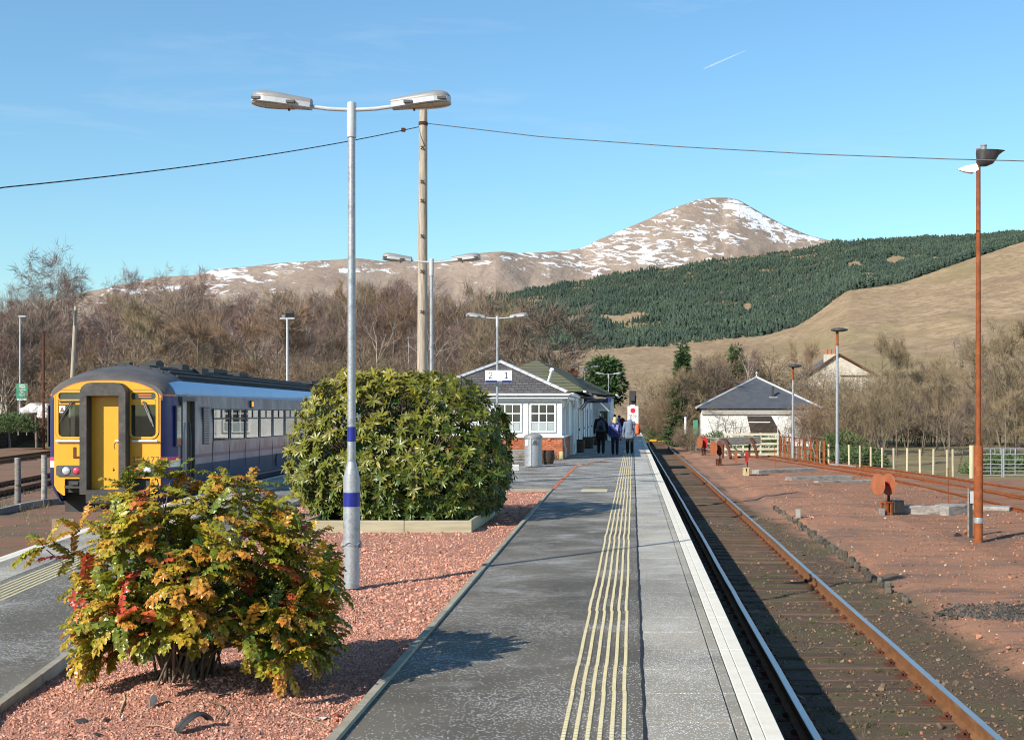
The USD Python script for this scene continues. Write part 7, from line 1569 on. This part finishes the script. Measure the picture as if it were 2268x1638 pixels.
# ------------------------------------------------------------------ the two garden shrubs
def leaf_mat(name, rough=.32, trans=.28, spec=.5):
    rawmat(name, {'a': ('attribute', {'attribute': 'tint'}), 'g': ('geometry', {}), 'n': ('noise_texture', {'scale': 30.0, 'detail': 3.0}), 'r': ('map_range', {'from_min': .3, 'from_max': .7, 'to_min': .72, 'to_max': 1.22}), 's': ('vector_math', {'math_type': 'scale'}),
        'p': ('principled_bsdf', {'roughness': rough, 'specular_ior_level': spec, 'coat_weight': .15, 'coat_roughness': .2}), 't': ('translucent_bsdf', {}), 'm': ('mix_closure', {'fac': trans})},
        [('g.position', 'n.vector'), ('n.fac', 'r.value'), ('a.color', 's.vector1'), ('r.result', 's.scale'), ('s.vector', 'p.base_color'), ('s.vector', 't.color'), ('p.BSDF', 'm.closure1'), ('t.BSDF', 'm.closure2')], 'm.closure')
leaf_mat('mahonia_leaf', .32, .36); leaf_mat('rhododendron_leaf', .42, .22, .3)
mat('stem_brown', (.15, .11, .08), (.09, .068, .05), 6, .9, bump=.4, bscale=40)
def unit(v): v = np.asarray(v, float); return v / (np.linalg.norm(v, axis=-1, keepdims=True) + 1e-9)
# spiny leaflet: half outline of (across, along), mirrored, with a folded midrib
HALF = np.array([(.24, .05), (.45, .17), (.49, .30), (.55, .42), (.49, .54), (.45, .67), (.30, .78), (.17, .90)])
MID = np.array([(0, .0), (0, .28), (0, .52), (0, .76), (0, 1.0)])
LV = np.vstack([MID, HALF, HALF * [-1, 1]])
LF = []
for sgn, o in ((1, 5), (-1, 13)):
    t_ = [(0, o, o + 1), (0, o + 1, 1), (1, o + 1, o + 2), (1, o + 2, o + 3), (1, o + 3, 2), (2, o + 3, o + 4), (2, o + 4, o + 5), (2, o + 5, 3), (3, o + 5, o + 6), (3, o + 6, o + 7), (3, o + 7, 4)]
    LF += [q if sgn > 0 else q[::-1] for q in t_]
LF = np.array(LF)
def leaflet(p, d, nrm, L, Wd, r):
    d = unit(d); nrm = unit(nrm - d * (nrm @ d)); s = np.cross(d, nrm)
    x, y = LV[:, 0] * Wd, LV[:, 1] * L
    z = np.abs(LV[:, 0]) * Wd * .30 - (LV[:, 1] ** 2) * L * .22 + r.normal(0, .004, len(LV))
    return p + x[:, None] * s + y[:, None] * d + z[:, None] * nrm
def mahonia_leaf(p, d, up, L, r, base, tip):
    """pinnate leaf from p along d, drooping"""
    V, F, T, n = [], [], [], 0; k = 5; pts = []; dd = unit(d); q = np.array(p, float)
    for i in range(k + 2):
        pts.append(q.copy()); q = q + dd * L / (k + 1); dd = unit(dd + np.array([0, 0, -.13]))
    pts = np.array(pts)
    for i in range(1, k + 1):
        tdir = unit(pts[min(i + 1, k + 1)] - pts[i - 1]); side = unit(np.cross(tdir, up)); nr = np.cross(side, tdir)
        for sg in ((-1, 1) if i < k else (-1, 1, 0)):
            l = L * (.265 if i > 1 else .22) * r.uniform(.85, 1.15) * (1.15 if sg == 0 else 1)
            dl = tdir if sg == 0 else unit(side * sg * 1.0 + tdir * .75 + np.array([0, 0, -.1]))
            v = leaflet(pts[i] if sg else pts[k], dl, nr + r.normal(0, .16, 3), l, l * .56, r)
            V.append(v); F.append(LF + n); n += len(v); f = (i / k) * .6 + r.uniform(-.1, .4); c = base * (1 - np.clip(f, 0, 1)) + tip * np.clip(f, 0, 1); T.append(np.tile(np.clip(c * r.uniform(.8, 1.2), .004, .8), (len(v), 1)))
    m = MB().tube(pts, np.linspace(.0035, .0015, len(pts)), 3, caps=False); v, f = m.arrays(); V.append(v); F.append(f + n); T.append(np.tile([.16, .12, .05], (len(v), 1)))
    return np.vstack(V), np.vstack(F), np.vstack(T)
PAL = {'yg': (.36, .33, .026), 'olive': (.24, .235, .024), 'green': (.085, .155, .02), 'dark': (.024, .066, .018), 'orange': (.54, .215, .035), 'red': (.50, .075, .04), 'gold': (.48, .30, .035)}
PAL = {k: np.array(v) * 1.0 for k, v in PAL.items()}
r = np.random.default_rng(101); M0 = np.array([MAHO[0], MAHO[1], float(bedz(np.array(MAHO[0]), np.array(MAHO[1])))])
mh = thing('mahonia_shrub', 'spiny leaved garden shrub turning yellow, orange and red in the near gravel bed', 'shrub')
leaves, tips, stems = [], [], MB()
CT = M0 + [0.0, 0.05, .42]
def dome_tip():
    while True:
        a = r.uniform(0, 6.283); el = math.asin(r.uniform(-.62, 1.0)); k = r.uniform(.72, 1.03) if r.uniform() < .72 else r.uniform(.40, .72)
        rx = .95 if math.cos(a) > 0 else .62
        p = np.array([math.cos(a) * math.cos(el) ** (.72 if el > 0 else .4) * rx, math.sin(a) * math.cos(el) ** (.72 if el > 0 else .4) * .76, math.sin(el) * (.80 if el > 0 else .52)]) * k
        # the left shoulder is thinner and looser
        if p[0] < -.45 and p[2] > .15 and r.uniform() < .35: continue
        if p[1] < 0 and abs(p[0] - .02) < .42 and p[2] < -.06: continue
        return p, k
for i in range(285):
    p, k = dome_tip(); P = CT + p
    if P[2] < M0[2] + .10: P[2] = M0[2] + .10 + r.uniform(0, .06)
    out = unit(p + [0, 0, .25]); 
    tips.append((P, out, k))
for x_, y_, z_ in ((-.98, -.1, .48), (-.84, .05, .38), (-.72, -.12, .60), (-.42, 0, .90), (-.25, .1, .98), (-.12, 0, .96), (-.55, .1, .78), (.30, 0, .96), (.05, .1, .86), (.45, -.05, .90), (.62, -.1, .76), (.88, -.1, .50), (1.02, 0, .20), (.98, 0, .02)):
    p = np.array([x_, y_, z_]) * .93; tips.append((CT + p, unit(p + [0, 0, .3]), 1.0))
for P, out, k in tips:
    root = M0 + np.array([r.normal(0, .10), r.normal(0, .08), -.05]); mid = root * .45 + P * .55 + np.array([0, 0, -.04]) + r.normal(0, .04, 3); mid[2] = max(mid[2], M0[2] + .08)
    e = np.array([root, root * .75 + mid * .25 + [0, 0, .16], mid + [0, 0, .10], P - out * .05])
    if r.uniform() < .28 and (P[2] > M0[2] + .35): stems.tube(e, np.array([.012, .010, .007, .005]) * r.uniform(.7, 1.2), 5, caps=False)
    n = r.integers(5, 7); a0 = r.uniform(0, 6.283); ax, ay, _ = frame(out)
    expo = np.clip((k - .55) / .4, 0, 1) * (.55 + .45 * (P[2] - M0[2]))
    for j in range(n):
        a = a0 + j * 2.4 + r.normal(0, .2); sp = r.uniform(.55, 1.25); d = unit(out * math.cos(sp) + (ax * math.cos(a) + ay * math.sin(a)) * math.sin(sp))
        u_ = r.uniform()
        if expo > .35: c0, c1 = (('yg', 'gold') if u_ < .22 else ('olive', 'yg') if u_ < .48 else ('gold', 'orange') if u_ < .60 else ('olive', 'orange') if u_ < .74 else ('orange', 'gold') if u_ < .80 else ('orange', 'red') if u_ < .835 else ('red', 'red') if u_ < .85 else ('green', 'olive'))
        else: c0, c1 = (('green', 'olive') if u_ < .42 else ('dark', 'green') if u_ < .68 else ('olive', 'yg') if u_ < .87 else ('orange', 'red') if u_ < .95 else ('dark', 'dark'))
        L = r.uniform(.155, .24); leaves.append((P[1] - .3 * P[2] - .15 * k, *mahonia_leaf(P - out * .03, d, out * .4 + np.array([0, 0, 1.0]), L, r, PAL[c0], PAL[c1])))
leaves.sort(key=lambda q: q[0])
for _, v, f, c in leaves[:300]: obj('leaf', (v, f), 'mahonia_leaf', mh, smooth=True, tint=c)
V, F, T, n = [], [], [], 0
for _, v, f, c in leaves[300:]: V.append(v); F.append(f + n); T.append(c); n += len(v)
obj('foliage', (np.vstack(V), np.vstack(F)), 'mahonia_leaf', mh, smooth=True, tint=np.vstack(T), kind='stuff')
for k in range(5): stems.tube([M0 + [r.normal(0, .07), r.normal(0, .06), -.1], M0 + [r.normal(0, .12), r.normal(0, .09), .2], M0 + [r.normal(0, .3), r.normal(0, .2), .5]], [.034, .028, .014], 7)
obj('stems', stems, 'stem_brown', mh, smooth=True)
# fallen leaves, sticks and stones on the bed
def on_bed(x, y, dz=0.0):
    Y = HC * K / (y - CY); p = at(x, y, 0.0)
    for _ in range(4): p = at(x, y, float(bedz(np.array(p[0]), np.array(p[1]))))
    return p + [0, 0, dz]
p = on_bed(336, 1565); t = thing('pale_stone', 'pale rough stone lying on the gravel below the red leaved shrub', 'stone', tuple(p)); v, f = pebble(205, 1.0); m = trimesh.Trimesh(v, f).subdivide(); vv = np.array(m.vertices); vv += .06 * (meshkit.noise(vv * 3 + 9)[:, None] - .5); obj('stone', (vv * [.045, .04, .058] + [0, 0, .035], np.array(m.faces)), 'stone_grey', t)
p = on_bed(433, 1612); t = thing('plastic_strip', 'curved black plastic strip lying on the gravel at the bottom of the picture', 'plastic strip', tuple(p)); rings = []
for k in np.linspace(0, 1, 14):
    c = np.array([-.075 + .155 * k, -.09 + .17 * k - .07 * k * k, .012 + .075 * math.sin(k * 2.6)]); s = unit(np.array([.8, -.62 + .4 * k, 0])); w = .036 - .008 * k; rings.append(np.array([c - s * w, c - s * w * .5 + [0, 0, .016], c - s * .003 + [0, 0, .010], c + s * .003 + [0, 0, .010], c + s * w * .5 + [0, 0, .016], c + s * w, c + s * w * .9 + [0, 0, -.006], c - s * w * .9 + [0, 0, -.006]]))
obj('strip', MB().loft(rings), 'black_rubber', t, smooth=40)
def stick(lab, pts, r0, m='twig_straw'):
    t = thing('dry_stick', lab, 'stick'); P = np.array([on_bed(x, y, dz) for x, y, dz in pts]); obj('stick', MB().tube(P, np.linspace(r0, r0 * .5, len(P)), 6), m, t, smooth=True)
stick('pale dry stick standing out of the gravel below the left of the shrub', [(274, 1537, .005), (277, 1553, .012), (268, 1575, .010), (263, 1592, .006)], .008); stick('thin pale twig on the gravel left of the black strip', [(322, 1608, .008), (350, 1610, .014), (385, 1618, .012), (394, 1630, .006)], .005)
stick('forked grey twig on the gravel above the black strip', [(458, 1560, .03), (487, 1567, .02), (496, 1580, .02), (482, 1598, .012)], .005, 'bark_brown'); stick('long straw coloured twig on the gravel near the kerb', [(640, 1578, .01), (680, 1594, .012), (722, 1606, .008)], .004)
for k, (x, y, s, m) in enumerate(((180, 1598, .045, 'train_dark'), (232, 1597, .04, 'dark_metal'), (215, 1628, .035, 'train_dark'), (716, 1592, .03, 'gravel_pale'), (700, 1590, .022, 'stone_grey'), (742, 1596, .028, 'pot_clay'))):
    p = on_bed(x, y); t = thing('loose_stone', ('flat dark stone left of the pale stone', 'dark slaty stone beside the first flat one', 'small dark stone at the bottom left of the gravel', 'whitish pebble near the kerb at the bottom', 'grey pebble beside the whitish one', 'reddish pebble near the kerb at the bottom')[k], 'stone', tuple(p)); v, f = pebble(230 + k, .5); obj('stone', (v * s + [0, 0, s * .25], f), m, t)
for k, (x, y, c) in enumerate(((768, 1588, 'red'), (770, 1450, 'orange'), (655, 1545, 'gold'))):
    p = on_bed(x, y, .012) if x < 760 else on_bed(min(x, 740), y, .012); v = leaflet(p, np.array([.8, .4, 0]), np.array([.1, .1, 1.0]), .06, .045, r); t = thing('fallen_leaf', ('red fallen leaf on the gravel near the kerb', 'orange fallen leaf on the gravel right of the shrub', 'golden fallen leaf in the shadow of the shrub')[k], 'leaf'); obj('blade', (v, LF), 'mahonia_leaf', t, smooth=True, tint=np.tile(PAL[c], (len(v), 1)))

# rhododendron in its timber edged bed
pf0, pf1 = at(688, 1171), at(1048, 1169); bk1 = at(1083, 1138)
YF = pf0[1]; bx0, bx1, by0, by1 = pf0[0] - .15, pf1[0], YF, 23.1
tp = thing('timber_planter', 'low pale timber edging round the big green shrub', 'planter'); seams = [bx0, bx0 + 1.62, bx1]
zb0 = -.07; zt0 = .135
for a, c in zip(seams[:-1], seams[1:]): obj('board', MB().b2((a + .003, by0 - .03, zb0), (c - .003, by0 + .03, zt0 + rr.uniform(-.004, .004)), .006), 'pale_timber', tp)
obj('board', MB().b2((bx1 - .06, by0 + .031, zb0), (bx1, by1 - .04, zt0 + .004), .006), 'pale_timber', tp); obj('board', MB().b2((bx0, by0 + .031, zb0), (bx0 + .06, by1 - .04, zt0), .006), 'pale_timber', tp); obj('board', MB().b2((bx0, by1 - .038, zb0), (bx1, by1, zt0), .006), 'pale_timber', tp)
obj('soil', MB().b2((bx0 + .06, by0 + .03, zb0), (bx1 - .06, by1 - .04, .05)), 'track_dirt', tp)
rh = thing('rhododendron_shrub', 'big rounded evergreen shrub with glossy whorled leaves in the timber planter', 'shrub')
RC = np.array([px(899, 0, 21.2)[0], 21.15, .06]); r = np.random.default_rng(303)
NW = 2700
a = r.uniform(0, 6.283, NW); el = np.arcsin(r.uniform(-.02, 1, NW)); k = np.where(r.uniform(0, 1, NW) < .74, r.uniform(.93, 1.03, NW), r.uniform(.62, .92, NW))
D = np.stack([np.cos(a) * np.cos(el), np.sin(a) * np.cos(el), np.sin(el)], 1)
def super_r(D):                                                     # boxy dome with lumps
    q = np.abs(D) / np.array([1.80, 1.55, 2.42]); rad = 1 / (q[:, 0] ** 3.2 + q[:, 1] ** 3.2 + q[:, 2] ** 3.2) ** (1 / 3.2)
    return rad * (.90 + .22 * (meshkit.fbm(D * 2.6 + 5, 3, 7)))
P = RC + D * (super_r(D) * k)[:, None]
low = P[:, 2] < .16; P[low, 2] = .16 + r.uniform(0, .25, low.sum()); 
tuck = np.clip((.75 - P[:, 2]) / .6, 0, 1); P[:, :2] = RC[:2] + (P[:, :2] - RC[:2]) * (1 - .20 * tuck)[:, None]
nrm = unit((P - (RC + [0, 0, .7])) / np.array([1.93, 1.62, 2.48]) ** 2 + np.array([0, 0, .12]))
B6 = np.array([(0, 0), (.5, .30), (.5, .62), (0, 1), (-.5, .62), (-.5, .30), (0, .32), (0, .66)]); BF = np.array([(0, 1, 6), (6, 1, 2), (6, 2, 7), (7, 2, 3), (0, 6, 5), (6, 4, 5), (6, 7, 4), (7, 3, 4)])
V, T, key = [], [], []
for i in range(NW):
    o = unit(nrm[i] + r.normal(0, .28, 3)); ax, ay, _ = frame(o); n = r.integers(7, 11); a0 = r.uniform(0, 6.283); sz = r.uniform(.105, .155)
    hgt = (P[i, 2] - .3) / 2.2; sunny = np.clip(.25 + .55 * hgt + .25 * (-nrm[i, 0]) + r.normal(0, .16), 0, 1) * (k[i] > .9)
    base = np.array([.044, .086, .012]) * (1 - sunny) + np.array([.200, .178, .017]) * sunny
    for j in range(n):
        an = a0 + j * 6.283 / n + r.normal(0, .2); sp = r.uniform(.85, 1.5); d = unit(o * math.cos(sp) + (ax * math.cos(an) + ay * math.sin(an)) * math.sin(sp) + np.array([0, 0, -.12])); s = unit(np.cross(d, o)); nn = np.cross(s, d); L = sz * r.uniform(.8, 1.15); Wd = L * .28
        v = P[i] + B6[:, :1] * Wd * s + B6[:, 1:] * L * d + ((np.abs(B6[:, :1]) * Wd * .35) - (B6[:, 1:] ** 2) * L * .18) * nn
        c = base * r.uniform(.75, 1.3)
        if r.uniform() < .030: c = np.array([.30, .24, .05]) * r.uniform(.6, 1.1)
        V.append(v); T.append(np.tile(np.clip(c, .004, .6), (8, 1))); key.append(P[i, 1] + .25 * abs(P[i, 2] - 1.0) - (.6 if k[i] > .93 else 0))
order = np.argsort(key)
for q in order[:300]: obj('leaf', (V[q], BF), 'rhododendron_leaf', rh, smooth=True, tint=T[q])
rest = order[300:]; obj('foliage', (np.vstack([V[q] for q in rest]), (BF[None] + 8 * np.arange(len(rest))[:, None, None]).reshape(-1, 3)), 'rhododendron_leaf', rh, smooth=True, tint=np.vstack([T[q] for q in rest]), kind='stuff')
mb = MB()
for q in range(0, NW, 9): 
    b0 = RC + [r.normal(0, .35), r.normal(0, .3), 0]; mb.tube([b0, b0 * .5 + P[q] * .5 + [0, 0, .12], P[q]], [.022, .013, .005], 4, caps=False)
obj('stems', mb, 'stem_brown', rh)
# weeds and tufts
def tufts(name, pts, n, h, lab, m='dead_grass', seed=1, parent=None):
    r_ = np.random.default_rng(seed); V = []
    for x, y, z, s in pts:
        a_ = r_.uniform(0, 6.283, n); l = r_.uniform(.4, 1.0, n) * h * s; b0 = np.array([x, y, z]) + np.stack([np.cos(a_), np.sin(a_), 0 * a_], 1) * r_.uniform(0, .09 * s + .03, (n, 1)); tp_ = b0 + np.stack([np.cos(a_) * l * .45, np.sin(a_) * l * .45, l], 1) + r_.normal(0, .02, (n, 3)); s_ = np.cross(tp_ - b0, r_.normal(size=(n, 3))); s_ *= (.0035 / np.linalg.norm(s_, axis=1))[:, None]
        V.append(np.stack([b0 - s_, b0 + s_, tp_], 1).reshape(-1, 3))
    V = np.vstack(V); obj(name, (V, np.arange(len(V)).reshape(-1, 3)), m, kind='stuff', label=lab)
r = np.random.default_rng(9)
tufts('dead_grass', [(x, y, float(gz(x, y)), s) for x, y, s in zip(r.uniform(-27, -14.5, 90), r.uniform(30, 48, 90), r.uniform(.8, 2.4, 90))], 26, .14, 'pale dead grass tufts round the wooden posts on the left', seed=2)
tufts('moss_tufts', [(x, y, float(gz(x, y)), s) for x, y, s in zip(r.uniform(1.75, 2.9, 46), 9 + 20 * r.uniform(0, 1, 46) ** 1.5, r.uniform(.6, 1.4, 46))], 40, .035, 'green moss and small weeds between the rails', 'moss', 3)
tufts('dry_weeds', [(x, y, float(gz(x, y)), s) for x, y, s in zip(r.uniform(1.75, 2.3, 22), r.uniform(9.5, 17, 22), r.uniform(.7, 1.3, 22))], 6, .13, 'thin dry weeds along the shadow line between the rails', 'bark_brown', 4)
